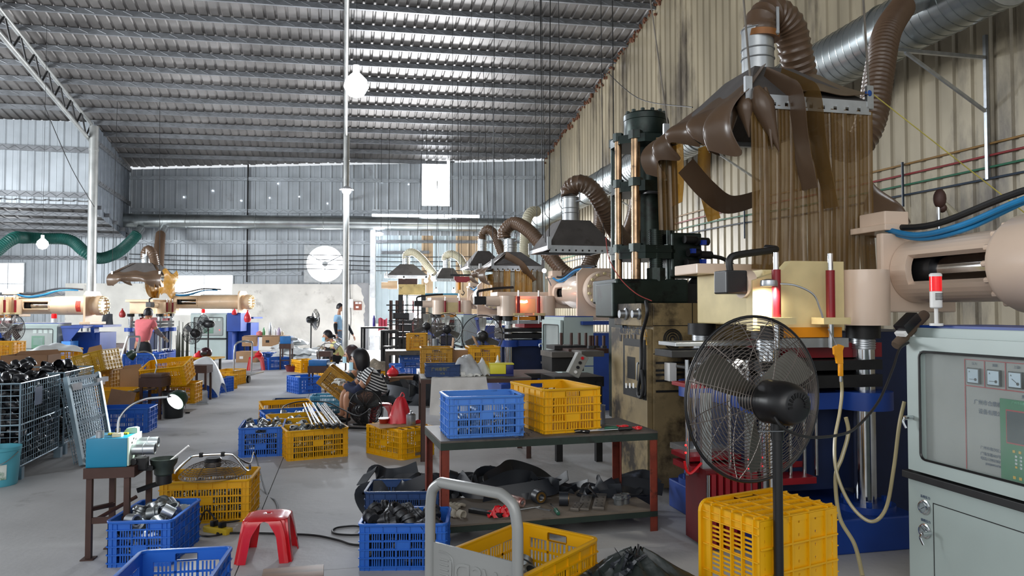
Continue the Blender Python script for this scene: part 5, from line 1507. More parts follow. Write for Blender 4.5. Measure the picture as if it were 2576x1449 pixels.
	for y_ in (yp - .1, yp + .04): A(MB().cyl((xa - .30, y_, z1 - .22), (xa - .30, y_, z1 - .05), .018, n=8), 'jack_bolt', M_steel)
	return t
def cabinet(label, O, rz, w=1.0, d=.6, H=1.33, zs=.64, beacon=None, rich=False, doorm=None, s0=0.0):
	"""control cabinet; local x along the face, y into it"""
	t = thing('control_cabinet', label, 'cabinet', O, rz)
	A = lambda mb, nm, m, **k: mb.obj(nm, m, t, **k)
	gm = M_greycab
	A(MB().box(-.03, w, .035, d, 0.0, zs - .012, .004), 'lower_body', gm, smooth=False)
	mb = MB(); mb.box(-.03, w, .06, d, zs, H, .004); A(mb, 'upper_body', gm, smooth=False)
	A(MB().box(-.03, w, .075, d, H, H + .012), 'top_edge', M_blue, smooth=False)
	A(MB().box(-.032, w, .0, .06, zs - .035, zs, .003), 'ledge', M_dark, smooth=False)
	# door with a window: four rails round the opening
	dl, dr, db, dt = 0, w, zs + .01, H - .045
	wl, wr, wb, wt = .085, w - .09, zs + .075, H - .115
	dm = doorm or gm
	o = MB()
	for (a, b, c, e) in ((dl, wl, db, dt), (wr, dr, db, dt), (wl, wr, db, wb), (wl, wr, wt, dt)): o.box(a, b, .012, .045, c, e)
	door = A(o, 'door', dm, smooth=False)
	mb = MB(); r = .03; loop = []
	for (cx, cz, a0) in ((wr - r, wt - r, 0), (wl + r, wt - r, 90), (wl + r, wb + r, 180), (wr - r, wb + r, 270)):
		for k in range(5): a = math.radians(a0 + 22.5 * k); loop.append((cx + r * math.cos(a), .010, cz + r * math.sin(a)))
	mb.tube(loop, .006, 6, True); mb.obj('window_gasket', M_black, door)
	mb = MB(); mb.box(wl, wr, .020, .024, wb, wt); mb.obj('window_pane', film('cabinet_window', '#d5dedc', .10, .08, .1, 3), door)
	pb, pt_ = wb - .01, wt + .01
	A(MB().box(wl - .02, wr + .02, .052, .06, pb, pt_), 'control_panel', mat('panel_grey', '#a5a3a1', .5, 0, .08, 3), smooth=False)
	# latch handles
	def latch(x, z, nm='door_handle'):
		mb = MB(); mb.cyl((x, .012, z), (x, -.035, z), .011, n=10); mb.tube(spline([(x, -.035, z), (x - .005, -.04, z - .02), (x + .008, -.035, z - .05)], 4), .006, 8); mb.obj(nm, M_chrome, t)
	latch(.035, zs + .27); latch(.135, zs - .27)
	return t, (wl, wr, wb, wt)
# ---------------- near press and its cabinet
OA = Vector((1.77, 4.92, 0))
pA = press('pinkish cream injection press nearest us at the right, under the strip curtains', OA, TH, M_pink, xa=.73, za=1.67, cyl_len=2.3)
CA0 = Vector((1.97, 3.70, 0)); crz = math.atan2(-CT, ST)
cabA, (wl, wr, wb, wt) = cabinet('grey control cabinet with meters and a keypad at the right edge', CA0, crz, 1.25, .55, 1.335, .62)
def K(px, py):
	k = (px - CX) / FPX
	s = (3.7 * k - 1.97) / (ST + CT * k)
	p = W(px, py, 3.7 - CT * s)
	return s, p.z
y_ = .050
M_redline = mat('red_line', '#b3232f', .5, 0, 0)
M_ink = mat('blue_ink', '#2b3f63', .6, 0, 0)
x0, zt_ = K(2401, 904); x1, _ = K(2476, 918); pw = x1 - K(2450, 915)[0]
cell = K(2503, 920)[0] - K(2451, 910)[0]
zb_ = K(2404, 970)[1]; zbot = K(2410, 1190)[1]
mb = MB(); lw = .0022
mb.box(x0 - lw, x0 + lw, y_ - .001, y_, zbot, zt_); mb.box(x0, x0 + .75, y_ - .001, y_, zt_ - lw, zt_ + lw); mb.box(x0, x0 + .75, y_ - .001, y_, zb_ - lw, zb_ + lw); mb.box(x0, x0 + .75, y_ - .001, y_, zbot - lw, zbot + lw)
for i in range(1, 9): mb.box(x0 + cell * i - lw, x0 + cell * i + lw, y_ - .001, y_, zb_, zt_)
mb.obj('panel_lines', M_redline, cabA, smooth=False)
for i in range(6):
	cx = x0 + cell * (i + .5) + .002; cz = zt_ - (zt_ - zb_) * .60; h = .034
	m_ = MB(); m_.box(cx - h, cx + h, y_ - .012, y_, cz - h * 1.05, cz + h * 1.05, .002); mt = m_.obj('panel_meter', M_black, cabA, smooth=False)
	MB().box(cx - h * .84, cx + h * .84, y_ - .0135, y_ - .012, cz - h * .88, cz + h * .9).obj('dial', mat('meter_dial', '#c6d6e6', .4, 0, 0, emit='#c6d6e6', estr=.0), mt, smooth=False)
	a = (PI, PI, PI * .80, PI * .85, PI, PI)[i]
	q = MB(); c0 = Vector((cx + h * .45, y_ - .0145, cz - h * .45)); q.cyl(c0, c0 + Vector((math.cos(a), 0, math.sin(a))) * h * 1.0, .0011, n=5); q.cyl(c0 + Vector((0, .001, 0)), c0, h * .2, n=12); q.obj('needle', M_black, mt)
	text('meter_letter', 'A', .011, M_black, mt, (cx - h * .6, y_ - .0142, cz + h * .45))
	text('meter_name', ['压力', '流量', '上温1', '上温2', '下温1', '下温2'][i], .014, M_ink, cabA, (cx - .015, y_ - .0012, zt_ - .022))
s_, z_ = K(2422, 1012); text('maker_name', '广州市合鼎橡胶硫化', .0245, M_ink, cabA, (s_, y_ - .0012, z_ - .006))
s_, z_ = K(2433, 1036); text('maker_name', '设备有限公司', .0245, M_ink, cabA, (s_, y_ - .0012, z_ - .006))
for (px, py), b_, sz in (((2436, 1126), '广州市南沙区大岗镇', .0165), ((2436, 1141), '广珠东路403号之二', .0165), ((2436, 1153), '电话:13902383147', .0165), ((2448, 1167), '(020)84934789', .0135)):
	s_, z_ = K(px, py); text('address_line', b_, sz, M_ink, cabA, (s_, y_ - .0012, z_ - .005))
s_, z_ = K(2540, 1000); text('panel_title', '多段功能设定', .017, M_ink, cabA, (s_, y_ - .0012, z_ - .004))
# green operator panel
gx0, gzt = K(2489, 1002); _, gzb = K(2494, 1226); gx1 = gx0 + .42
M_green = mat('green_membrane', '#0f7a4a', .45, 0, .05, 3)
gp = MB().box(gx0, gx1, y_ - .008, y_, gzb, gzt, .003).obj('operator_panel', M_green, cabA, smooth=False)
sx0, sz1 = K(2505, 1030); _, sz0 = K(2508, 1116)
MB().box(sx0, sx0 + .30, y_ - .010, y_ - .008, sz0, sz1).obj('screen_border', M_redline, gp, smooth=False)
MB().box(sx0 + .005, sx0 + .295, y_ - .0115, y_ - .010, sz0 + .006, sz1 - .006).obj('screen', mat('dark_screen', '#3c444b', .25, 0, .05), gp, smooth=False)
s_, z_ = K(2520, 1016); text('panel_heading', '广州市合鼎橡胶硫化设备', .0125, mat('pale_green_ink', '#6ec49b', .5, 0, 0), gp, (s_, y_ - .0095, z_))
M_keyY = mat('yellow_key', '#e0b01c', .4, 0, 0); M_keyW = mat('white_key', '#dfe6e8', .4, 0, 0)
kx = K(2522, 1135)[0]; kzr = K(2522, 1137)[1]; st = K(2537, 1137)[0] - kx
for i in range(8): MB().box(kx + st * i - .004, kx + st * i + .007, y_ - .0105, y_ - .008, kzr - .005, kzr + .006).obj('key', M_keyY, gp, smooth=False)
kz2 = K(2524, 1203)[1]
for i in range(8): MB().box(kx + st * i - .004, kx + st * i + .008, y_ - .0105, y_ - .008, kz2 - .006, kz2 + .006).obj('key', M_keyY, gp, smooth=False)
kz = K(2528, 1150)[1]; dz = (K(2528, 1150)[1] - K(2528, 1177)[1]) / 3; kx1 = K(2528, 1150)[0]; stx = K(2540, 1150)[0] - kx1
for r in range(4):
	for c in range(3):
		MB().box(kx1 + stx * c - .0045, kx1 + stx * c + .0045, y_ - .0105, y_ - .008, kz - dz * r - .0042, kz - dz * r + .0042).obj('key', M_keyY if r == 3 and c != 1 else M_keyW, gp, smooth=False)
for r in range(4):
	for c in range(3): text('key_mark', '123456789.0='[r * 3 + c], .006, M_ink, gp, (kx1 + stx * c - .0018, y_ - .0112, kz - dz * r - .002))
# gauges on the lower body
for (px, py), b_ in (((2303, 1277), '系统压力'), ((2303, 1337), '锁模压力')):
	s_, z_ = K(px, py)
	m_ = MB(); m_.lathe([(.036, 0), (.036, .004), (.030, .006), (.029, .016), (.024, .017), (.024, .010)], 28, (s_, .034, z_), (0, -1, 0)); gg = m_.obj('pressure_gauge', M_chrome, cabA)
	MB().cyl((s_, .026, z_), (s_, .0235, z_), .024, n=24).obj('dial', mat('gauge_dial', '#8c979b', .3, 0, .05), gg)
	a = math.radians(215 if py < 1300 else 130)
	MB().cyl((s_ + .008, .023, z_ - .004 * math.cos(a)), (s_ + .018 * math.cos(a), .023, z_ + .018 * math.sin(a)), .0012, n=5).obj('needle', M_black, gg)
	text('gauge_name', b_, .0155, M_ink, cabA, (s_ - .028, .0335, z_ + .044))
s_, z_ = K(2323, 1267)
mb = MB(); mb.box(s_, s_ + .003, .033, .036, .06, z_); mb.box(s_, s_ + .8, .033, .036, z_ - .002, z_ + .002); mb.box(s_, s_ + .8, .033, .036, .058, .062); mb.obj('door_seam', M_black, cabA, smooth=False)
# signal beacon on the cabinet
pb_ = W(2356, 838, 3.55) + Vector((0, 0, .0)); pb_.z = 1.347
t = thing('signal_beacon', 'red and grey signal beacon on top of the cabinet at the right', 'beacon', pb_)
MB().cyl((0, 0, 0), (0, 0, .085), .009, n=10).obj('stem', M_white, t); MB().cyl((0, 0, 0), (0, 0, .012), .03, n=16).obj('foot', M_white, t)
MB().lathe([(.022, .085), (.027, .09), (.027, .165), (.022, .168)], 20).obj('body', M_white, t)
MB().lathe([(.027, .168), (.027, .24)], 20).obj('red_lens', mat('red_lens', '#d01018', .15, 0, 0, emit='#d01018', estr=.5), t)
MB().lathe([(.028, .238), (.028, .248), (.022, .254), (0, .254)], 20).obj('cap', M_white, t)
mb = MB()
for k in range(5): mb.box(-.018, .018, -.0285, -.026, .125 + .007 * k, .128 + .007 * k)
mb.obj('sounder_slots', M_dark, t, smooth=False)
# charger and taped roll on the cabinet corner
p = W(2290, 860, 3.66); p.z = 1.30
t = thing('power_adapter', 'black power adapter resting on the corner of the grey cabinet', 'adapter', p + Vector((.0, .02, .055)), rot=(0, math.radians(-38), .3))
MB().box(-.055, .055, -.035, .035, -.02, .03, .006).obj('housing', M_black, t); MB().box(-.075, -.055, -.03, .03, -.025, .0, .003).obj('plug_plate', M_white, t, smooth=False)
t = thing('padded_roll', 'brown taped roll under the adapter on the cabinet corner', 'roll', p + Vector((.03, .05, .025)), rot=(0, math.radians(52), .35))
MB().lathe([(.0, -.13), (.022, -.13), (.026, -.12), (.026, .12), (.022, .13), (0, .13)], 16).obj('roll', mat('brown_foam', '#5a4a3c', .9), t)
# orange air gun hanging by the column
p = W(2110, 905, 4.05)
t = thing('air_gun', 'orange air gun hanging nozzle up beside the chrome column', 'air gun', p)
MB().prism([(-.012, -.02), (.02, -.02), (.018, .05), (.026, .075), (.0, .085), (-.03, .07), (-.028, .03), (-.018, .02)], -.012, .012, 'y').obj('body', mat('orange_gun', '#e89a10', .4), t)
MB().box(-.002, .020, -.012, .012, -.09, -.02, .004).obj('grip', mat('orange_gun', '#e89a10', .4), t)
MB().cyl((-.01, 0, .08), (-.055, 0, .17), .004, n=8).obj('nozzle', M_steel, t)
MB().cyl((.009, 0, -.12), (.009, 0, -.09), .010, n=10).obj('coupling', M_chrome, t)
M_clear = mat('yellowed_clear_hose', '#a99d78', .2, 0, .2, 6)
q = lambda x, y, c: W(x, y, c)
tag(MB().tube(spline([q(2114, 935, 4.05), q(2118, 985, 4.05), q(2112, 1040, 4.03), q(2100, 1110, 4.0), q(2105, 1190, 3.95), q(2140, 1270, 3.9), q(2190, 1312, 3.85), q(2228, 1280, 3.85), q(2248, 1180, 3.82), q(2262, 1070, 3.8), q(2275, 1010, 3.8)], 8), .0095, 8).obj('air_hose', M_clear), 'clear air hose hanging in a loop in front of the chrome column', 'hose')
tag(MB().tube(spline([q(2128, 1050, 4.0), q(2134, 1090, 4.0), q(2118, 1150, 3.98), q(2102, 1200, 3.97), q(2112, 1300, 3.95), q(2150, 1370, 3.9), q(2170, 1449, 3.8)], 8), .011, 8).obj('air_hose', M_clear), 'yellowed hose falling to the floor beside the looped one', 'hose')
cable('black cable slung from the big fan to the grey cabinet', [q(1948, 1048, 2.72), q(1975, 1080, 2.72), q(2040, 1100, 2.8), q(2120, 1092, 3.0), q(2160, 1070, 3.15), q(2210, 1010, 3.3), q(2245, 930, 3.45), q(2262, 880, 3.55), q(2285, 862, 3.65)], .006, 8)
# rod rack of the near press, seen through the fan
t = thing('mould_rack', 'red rack with chrome rods and plates behind the big fan', 'rack', W(1890, 1400, 4.6) * Vector((1, 1, 0)), TH)
RB = Matrix.Translation(t.location) @ Matrix.Rotation(TH, 4, 'Z'); RBi = RB.inverted()
lo = lambda px, py, c: RBi @ W(px, py, c)
for px, c in ((1728, 4.5), (1747, 4.75), (1834, 4.5), (1852, 4.7), (1880, 4.45), (1908, 4.7), (1985, 4.5), (2020, 4.55), (2050, 4.6), (1998, 4.75)):
	a, b = lo(px, 905, c), lo(px, 1195, c); b.x = a.x; b.y = a.y
	MB().cyl(b, a, .013, n=10).obj('rod', M_chrome, t)
for (xa_, xb_, ya, yb, c, m) in ((1880, 2066, 958, 970, 4.55, M_red), (1735, 1875, 968, 978, 4.6, M_red), (1735, 2070, 1150, 1162, 4.5, M_red), (1740, 2070, 1174, 1190, 4.45, M_red), (1960, 2070, 1205, 1222, 4.4, M_red), (1700, 2110, 862, 872, 4.6, M_galv), (1690, 2110, 882, 900, 4.62, M_dark), (1745, 2090, 925, 932, 4.7, M_dark), (1730, 1880, 1130, 1145, 4.65, M_galv)):
	a, b = lo(xa_, yb, c), lo(xb_, ya, c)
	MB().box(a.x, b.x, a.y, a.y + .26, a.z, b.z, .003).obj('plate', m, t, smooth=False)
for px in (1780, 1893):
	a, b = lo(px - 12, 1260, 4.42), lo(px + 12, 990, 4.42); MB().box(a.x, b.x, a.y, a.y + .03, a.z, b.z).obj('upright', M_galv, t, smooth=False)
a, b = lo(1792, 1400, 4.35), lo(1860, 1195, 4.35)
for k in range(7): MB().box(a.x + k * .045, a.x + k * .045 + .028, a.y, a.y + .03, .02, b.z).obj('red_slat', M_red, t, smooth=False)
MB().box(a.x - .02, a.x + .34, a.y + .032, a.y + .3, .02, b.z + .02).obj('red_panel', mat('deep_red_panel', '#5c0f16', .5), t, smooth=False)
MB().cyl(lo(1782, 1330, 4.36) * Vector((1, 1, 0)) + Vector((0, 0, .02)), lo(1782, 1195, 4.36), .012, n=10).obj('leg_tube', M_chrome, t)
for px, py in ((1725, 1120), (1725, 1139), (1884, 1157), (1884, 1178)):
	a = lo(px, py, 4.40); MB().ball(a, .006, 8, 5).obj('indicator_led', M_redled, t)
mb = MB(); mb.tube(spline([lo(1722, 1160, 4.4), lo(1728, 1185, 4.4), lo(1740, 1190, 4.4), lo(1765, 1165, 4.42)], 5), .008, 6); mb.obj('red_cable', M_redbr, t)
# grey foot-switch like block with dark keys seen through the fan
t2 = thing('pendant_box', 'white button pendant lying tilted on the rods behind the big fan', 'pendant', W(1842, 940, 4.28), rot=(.2, math.radians(-38), TH))
MB().box(-.09, .09, -.03, .03, -.035, .035, .005).obj('housing', M_white, t2, smooth=False)
for k in range(4):
	for j in (-1, 1): MB().box(-.075 + .04 * k, -.05 + .04 * k, -.034, -.03, j * .016 - .009, j * .016 + .009).obj('button', M_black, t2, smooth=False)
# ---------------- dirty cabinet with the dark vertical press on it
OB = Vector((1.10, 5.74, 0))
cabB = thing('machine_cabinet', 'oil-stained cream machine cabinet under the dark upright press', 'cabinet', OB, TH)
A = lambda mb, nm, m, p=cabB, **k: mb.obj(nm, m, p, **k)
A(MB().box(0, 1.25, .0, .92, 0.04, 1.48, .006), 'body', M_grimycream, smooth=False)
A(MB().box(-.045, .0, .02, .80, .04, 1.275, .006), 'side_panel', M_grimycream, smooth=False)
A(MB().box(-.10, .0, .0, .58, 1.30, 1.478, .006), 'gauge_box', M_grimycream, smooth=False)
MBi = (Matrix.Translation(OB) @ Matrix.Rotation(TH, 4, 'Z')).inverted()
LB = lambda px, py, c: MBi @ W(px, py, c)
def FB(px, py, xx):
	"""point on the plane x = xx of the cabinet frame, seen at a pixel"""
	d = MBi.to_3x3() @ ray(px, py); o = MBi @ Vector((0, 0, EYE)); k = (xx - o.x) / d.x
	return o + d * k
a, b = FB(1568, 855, -.05), FB(1625, 1000, -.05)
A(MB().box(-.053, -.045, min(a.y, b.y), max(a.y, b.y), .72, 1.19), 'door_frame_plate', M_dark, smooth=False)
a, b = FB(1572, 880, -.056), FB(1612, 988, -.056)
A(MB().box(-.057, -.053, min(a.y, b.y), max(a.y, b.y), .80, 1.13), 'inner_plate', M_grimycream, smooth=False)
a, b = FB(1578, 896, -.058), FB(1598, 955, -.058)
A(MB().box(-.059, -.057, min(a.y, b.y), max(a.y, b.y), min(a.z, b.z), max(a.z, b.z)), 'instrument_window', M_black, smooth=False)
a = FB(1608, 915, -.06); mb = MB(); mb.tube(spline([(-.057, a.y, a.z), (-.075, a.y, a.z), (-.078, a.y, a.z - .12), (-.057, a.y, a.z - .13)], 5), .007, 8); A(mb, 'door_handle', M_steel)
for px in (1576, 1585, 1594):
	a = FB(px, 970, -.058); A(MB().box(-.062, -.057, a.y - .015, a.y + .015, a.z - .02, a.z + .02), 'switch', M_white, smooth=False)
for px in (1561, 1570, 1579, 1588, 1597):
	a = FB(px, 850, -.047); A(MB().box(-.049, -.045, a.y - .022, a.y + .022, a.z - .028, a.z + .028), 'display', M_black, smooth=False)
a = FB(1559, 830, -.046); text('machine_title', '橡膠射出成型', .075, mat('faded_blue_ink', '#33445a', .7, 0, 0), cabB, (-.0465, a.y, a.z - .025), (PI / 2, 0, -PI / 2), sx=1.15)
for py in (838, 858):
	a = FB(1624, py, -.046); z0 = a.z - .03; y0 = a.y
	A(MB().prism([(y0 + .035, z0), (y0 - .035, z0), (y0, z0 + .062)], -.048, -.045, 'x'), 'warning_sign', mat('sign_yellow', '#b98a1e', .6), smooth=False)
	A(MB().prism([(y0 + .008, z0 + .01), (y0 - .008, z0 + .01), (y0 - .003, z0 + .042), (y0 + .003, z0 + .042)], -.0495, -.048, 'x'), 'warning_mark', M_black, smooth=False)
for px, r_ in ((1575, .05), (1608, .045)):
	a = FB(px, 790, -.10); mb = MB(); mb.lathe([(r_, 0), (r_, .01), (r_ * .7, .02), (r_ * .65, .06), (0, .06)], 18, (-.10, a.y, a.z), (-1, 0, 0)); A(mb, 'knob' if px < 1600 else 'gauge', M_steel)
mb = MB(); mb.tube(spline([FB(1625, 757, -.11), FB(1628, 790, -.12), FB(1614, 850, -.075), FB(1612, 930, -.075), FB(1605, 985, -.075), FB(1612, 1000, -.075), FB(1618, 980, -.075), FB(1614, 930, -.075)], 6), .014, 8); A(mb, 'cable_bundle', M_cable)
# front face fittings
for py in (913, 932, 943, 958, 985):
	a, b = LB(1645, py, 5.74), LB(1712, py, 5.75); z_ = a.z
	A(MB().box(.02, .42, -.006, .0, z_ - .008, z_ + .008), 'louvre_slot', M_dark, smooth=False)
a = LB(1694, 853, 5.76); mb = MB()
for r_ in (.02, .04, .06, .075): mb.ring((a.x, -.004, a.z), (0, 1, 0), r_, .006, 24, 6)
A(mb, 'round_vent', M_dark)
mb = MB(); mb.box(0, 1.25, -.003, 0, 1.30, 1.306); mb.box(.33, .336, -.003, 0, 1.08, 1.48); mb.box(0, .33, -.003, 0, 1.08, 1.086); A(mb, 'panel_joint', M_black, smooth=False)
a = LB(1686, 935, 5.72); A(MB().box(a.x - .03, a.x + .03, -.10, -.004, a.z - .07, a.z + .07, .004), 'switch_box', M_white, smooth=False)
a = LB(1700, 880, 5.6); A(MB().box(a.x - .02, a.x + .30, -.25, -.01, a.z - .03, a.z + .0), 'bracket_arm', M_galv, smooth=False)
# press itself
PB = W(1625, 760, 6.62); PBz = 1.48
pr = thing('upright_press', 'tall oily black-green hydraulic press standing on the stained cabinet', 'press', Vector((PB.x, PB.y, PBz)), TH)
A = lambda mb, nm, m, p=pr, **k: mb.obj(nm, m, p, **k)
zz = lambda py, c=6.6: W(1625, py, c).z - PBz
xx = lambda px, c=6.6: (px - 1625) / FPX * c
mb = MB(); mb.lathe([(.185, zz(345)), (.19, zz(342)), (.19, zz(306)), (.195, zz(305)), (.195, zz(292)), (.18, zz(288)), (0, zz(288))], 36); A(mb, 'top_cylinder', M_oily)
mb = MB()
for k in range(12): a = 2 * PI * k / 12; mb.cyl((.165 * math.cos(a), .165 * math.sin(a), zz(290)), (.165 * math.cos(a), .165 * math.sin(a), zz(282)), .018, n=6)
o = A(mb, 'head_bolts', M_oily); o['kind'] = 'stuff'
oct_ = lambda r: [(r * math.cos(PI / 8 + PI / 4 * k) * 1.05, r * math.sin(PI / 8 + PI / 4 * k)) for k in range(8)]
for (y0, y1, r_) in ((372, 352, .30), (490, 465, .29), (655, 622, .30), (640, 632, .31)):
	A(MB().prism(oct_(r_), zz(y0), zz(y1)), 'flange', M_oily, smooth=False)
A(MB().cyl((.06, .05, zz(640)), (.06, .05, zz(345)), .155, n=30), 'main_cylinder', M_oily)
for px, py_, r_, m in ((1547, -.05, .032, M_oilyrod), (1577, -.19, .042, M_oilyrod), (1668, -.17, .032, M_oily), (1706, .08, .03, M_oily), (1560, .18, .03, M_oily)):
	A(MB().cyl((xx(px), py_, zz(735)), (xx(px), py_, zz(360)), r_, n=16), 'tie_rod', m)
	for nq in (355, 470, 630): A(MB().cyl((xx(px), py_, zz(nq + 8)), (xx(px), py_, zz(nq - 12)), r_ * 1.5, n=6), 'rod_nut', M_oily, smooth=False)
mb = MB(); mb.cyl((.0, -.22, zz(735)), (.0, -.22, zz(585)), .057, n=20)
for k in range(26): mb.ring((.0, -.22, zz(700) + k * .0165), (0, 0, 1), .058, .005, 20, 4)
A(mb, 'threaded_rod', M_oily); A(MB().cyl((.0, -.22, zz(710)), (.0, -.22, zz(678)), .085, n=8), 'rod_nut', M_oily, smooth=False)
A(MB().box(xx(1512), xx(1700), -.30, .30, 0, zz(705), .02), 'lower_block', M_oily, smooth=False)
A(MB().box(xx(1500), xx(1560), -.33, .1, -.12, zz(715), .015), 'side_block', M_oily, smooth=False)
A(MB().box(xx(1530), xx(1565), -.28, .05, -1.0, -.12, .01), 'guide_column', M_oily, smooth=False)
A(MB().box(xx(1665), xx(1745), -.24, .1, zz(700), zz(590), .015), 'valve_block', M_oily, smooth=False)
for px, py in ((1690, 608), (1722, 612), (1700, 640), (1730, 645), (1695, 665)):
	A(MB().cyl((xx(px), -.30, zz(py)), (xx(px) + .12, -.28, zz(py)), .035, n=12), 'valve', M_dark)
for px, py in ((1707, 637), (1735, 616), (1734, 662)): A(MB().box(xx(px) - .02, xx(px) + .02, -.36, -.31, zz(py) - .02, zz(py) + .02), 'solenoid_plug', mat('solenoid_blue', '#1b3fae', .4), smooth=False)
mb = MB(); mb.lathe([(.12, 0), (.13, .02), (.13, .26), (.09, .30), (0, .30)], 22, (xx(1745), -.05, zz(752)), (.6, -.3, .75)); A(mb, 'pump_motor', M_dark)
A(MB().box(xx(1690), xx(1780), -.2, .2, 0, zz(715)), 'pump_base', M_dark, smooth=False)
mb = MB(); mb.tube(spline([(xx(1610), -.1, zz(490)), (xx(1600), -.32, zz(497)), (xx(1650), -.35, zz(500)), (xx(1690), -.2, zz(495))], 5), .014, 7); A(mb, 'oil_pipe', M_cable)
hw = [((1745, 645), (1800, 650), (1840, 672), (1885, 702)), ((1740, 672), (1790, 673), (1830, 676), (1880, 700)), ((1790, 725), (1805, 700), (1820, 680), (1812, 676)), ((1780, 740), (1800, 735), (1830, 745), (1862, 757)), ((1780, 748), (1805, 742), (1830, 750), (1855, 758)), ((1812, 672), (1845, 715), (1870, 750), (1885, 760)), ((1745, 632), (1765, 645), (1770, 680), (1755, 700))]
for k, pts in enumerate(hw):
	mb = MB(); mb.tube(spline([(xx(px), -.22 + .03 * k, zz(py)) for px, py in pts], 6), .018 if k < 2 else .011, 8); A(mb, 'hydraulic_hose', M_cable)
mb = MB(); mb.tube(spline([(xx(1640), 0, zz(286)), (xx(1665), 0, zz(278)), (xx(1690), .05, zz(292)), (xx(1695), .08, zz(310))], 5), .02, 8); A(mb, 'head_hose', M_cable)
tag(MB().tube(spline([q(1524, 598, 6.2), q(1532, 650, 6.2), q(1560, 700, 6.1), q(1600, 738, 6.0), q(1640, 757, 5.9)], 6), .004, 6).obj('red_wire', mat('red_wire', '#a8413c', .6)), 'thin red wire from the middle hood down to the stained cabinet', 'wire')
tag(MB().tube(spline([q(1755, 755, 5.72), q(1758, 780, 5.7), q(1757, 810, 5.7)], 4), .004, 6).obj('red_wire', mat('red_wire', '#a8413c', .6)), 'short red wire hanging over the front edge of the stained cabinet', 'wire')
# low mould bench left of the stained cabinet
t = thing('mould_bench', 'dark steel mould bench with upright studs left of the stained cabinet', 'bench', W(1470, 1000, 6.9) * Vector((1, 1, 0)), TH)
RBi2 = (Matrix.Translation(t.location) @ Matrix.Rotation(TH, 4, 'Z')).inverted()
l2 = lambda px, py, c: RBi2 @ W(px, py, c)
def bx2(xa_, xb_, ya, yb, c, dep, nm, m):
	a, b = l2(xa_, yb, c), l2(xb_, ya, c); MB().box(a.x, b.x, a.y, a.y + dep, a.z, b.z, .003).obj(nm, m, t, smooth=False)
bx2(1395, 1480, 870, 880, 7.1, .3, 'plate', M_dark); bx2(1430, 1540, 878, 890, 6.9, .35, 'plate', M_brown)
bx2(1388, 1475, 886, 900, 6.8, .4, 'slab', M_tabletop); bx2(1388, 1475, 900, 935, 6.85, .35, 'mould_block', M_dark); bx2(1463, 1525, 884, 898, 6.6, .3, 'slab', M_tabletop)
bx2(1395, 1530, 950, 975, 6.9, .5, 'bench_beam', M_dark)
for px, c in ((1419, 7.2), (1445, 7.2), (1465, 7.3), (1482, 7.2), (1493, 6.9), (1500, 6.9), (1510, 7.1), (1528, 7.0)):
	a, b = l2(px, 884, c), l2(px, 838 if px < 1490 else 845, c); MB().cyl((a.x, a.y + .1, a.z), (a.x, a.y + .1, b.z), .016, n=8).obj('stud', M_brown, t)
	MB().cyl((a.x, a.y + .1, a.z), (a.x, a.y + .1, a.z + .05), .028, n=6).obj('stud_nut', M_dark, t, smooth=False)
for px in (1400, 1500):
	a = l2(px, 960, 6.95); MB().box(a.x, a.x + .06, a.y, a.y + .06, 0, a.z).obj('leg', M_dark, t, smooth=False)
t2 = thing('pendant_box', 'grey button pendant hanging askew at the mould bench', 'pendant', W(1452, 918, 6.5), rot=(0, math.radians(28), TH))
MB().box(-.055, .055, -.04, .04, -.10, .10, .006).obj('housing', mat('pendant_grey', '#8c8c86', .5, 0, .2, 6), t2, smooth=False)
for k, m_ in enumerate((M_redbr, M_black, M_black, M_white)): MB().cyl((0, -.04, .07 - .045 * k), (0, -.055, .07 - .045 * k), .014, n=10).obj('button', m_, t2)
# ------------------------------------------------------------------ further presses and hoods on the right
q = lambda x, y, c: W(x, y, c)
OC = Vector((.17, 12.9, 0))
press('cream injection press behind the stained cabinet, its bolted end cap towards us', OC, TH, M_pink, False)
cabC, _ = cabinet('grey control cabinet with an open window frame beside the second press', OC + Vector((.20, -1.22, 0)) + Vector((ST, -CT, 0)) * .35, crz, 1.0, .5, 1.33, .64)
OD = Vector((-1.55, 18.3, 0))
press('cream injection press third along the right side, partly behind the curtains', OD, TH, M_pink, False)
cabD, _ = cabinet('grey control cabinet of the third press, beyond the nearest pedestal fan', OD + Vector((.20, -1.22, 0)), crz, 1.0, .5, 1.33, .64)
hC = hood('grey hood with yellowed strip curtains over the second press', (q(1284, 640, 13.7).x, 13.7), TH, .92, 1.2, 2.17, 2.50, .118, .26)
curtain(hC, -.45, .45, -.62, -.02, .66, 9, [M_strip, M_stripamber], seed=8, wav=.015)
make_shroud(hC, .46, .60, .33, 'left', .24, 3.5)
for i in range(5):
	y = -.55 + .2 * i
	MB().surf(lambda u, v, y=y: (-.47 + .03 * math.sin(5 * u + i), y + .19 * (u - .5), -.1 - .55 * v), 5, 6, .003).obj('side_strip', M_stripamber, hC)
drape([(-.2, -.4, .2), (.0, -.58, .06), (.12, -.68, -.05), (.28, -.70, -.22)], .28, M_stripdusty, 'thrown_strip', hC, .2, up=(1, .2, 0))
hB = hood('grey sheet hood without curtains left of the dark upright press', (q(1436, 600, 10.1).x, 10.1), TH, .90, 1.0, 2.22, 2.64, .118, .34, top_f=.45)
hD = hood('dark grey hood turned sideways over the third press', (q(1213, 650, 20.0).x, 20.0), TH, .95, 1.3, 2.55, 3.03, .118, .34)
hE = hood('small grey hood far back between two others, its hose bending right', (q(1124, 690, 23.6).x, 23.6), TH, .8, 1.0, 2.38, 2.78, .118, .30, top_f=.45)
hF = hood('wide flat grey hood farthest left, over the bright press at the back', (q(1022, 690, 24.0).x, 24.0), TH, 1.30, 1.1, 2.50, 2.93, .115, .27)
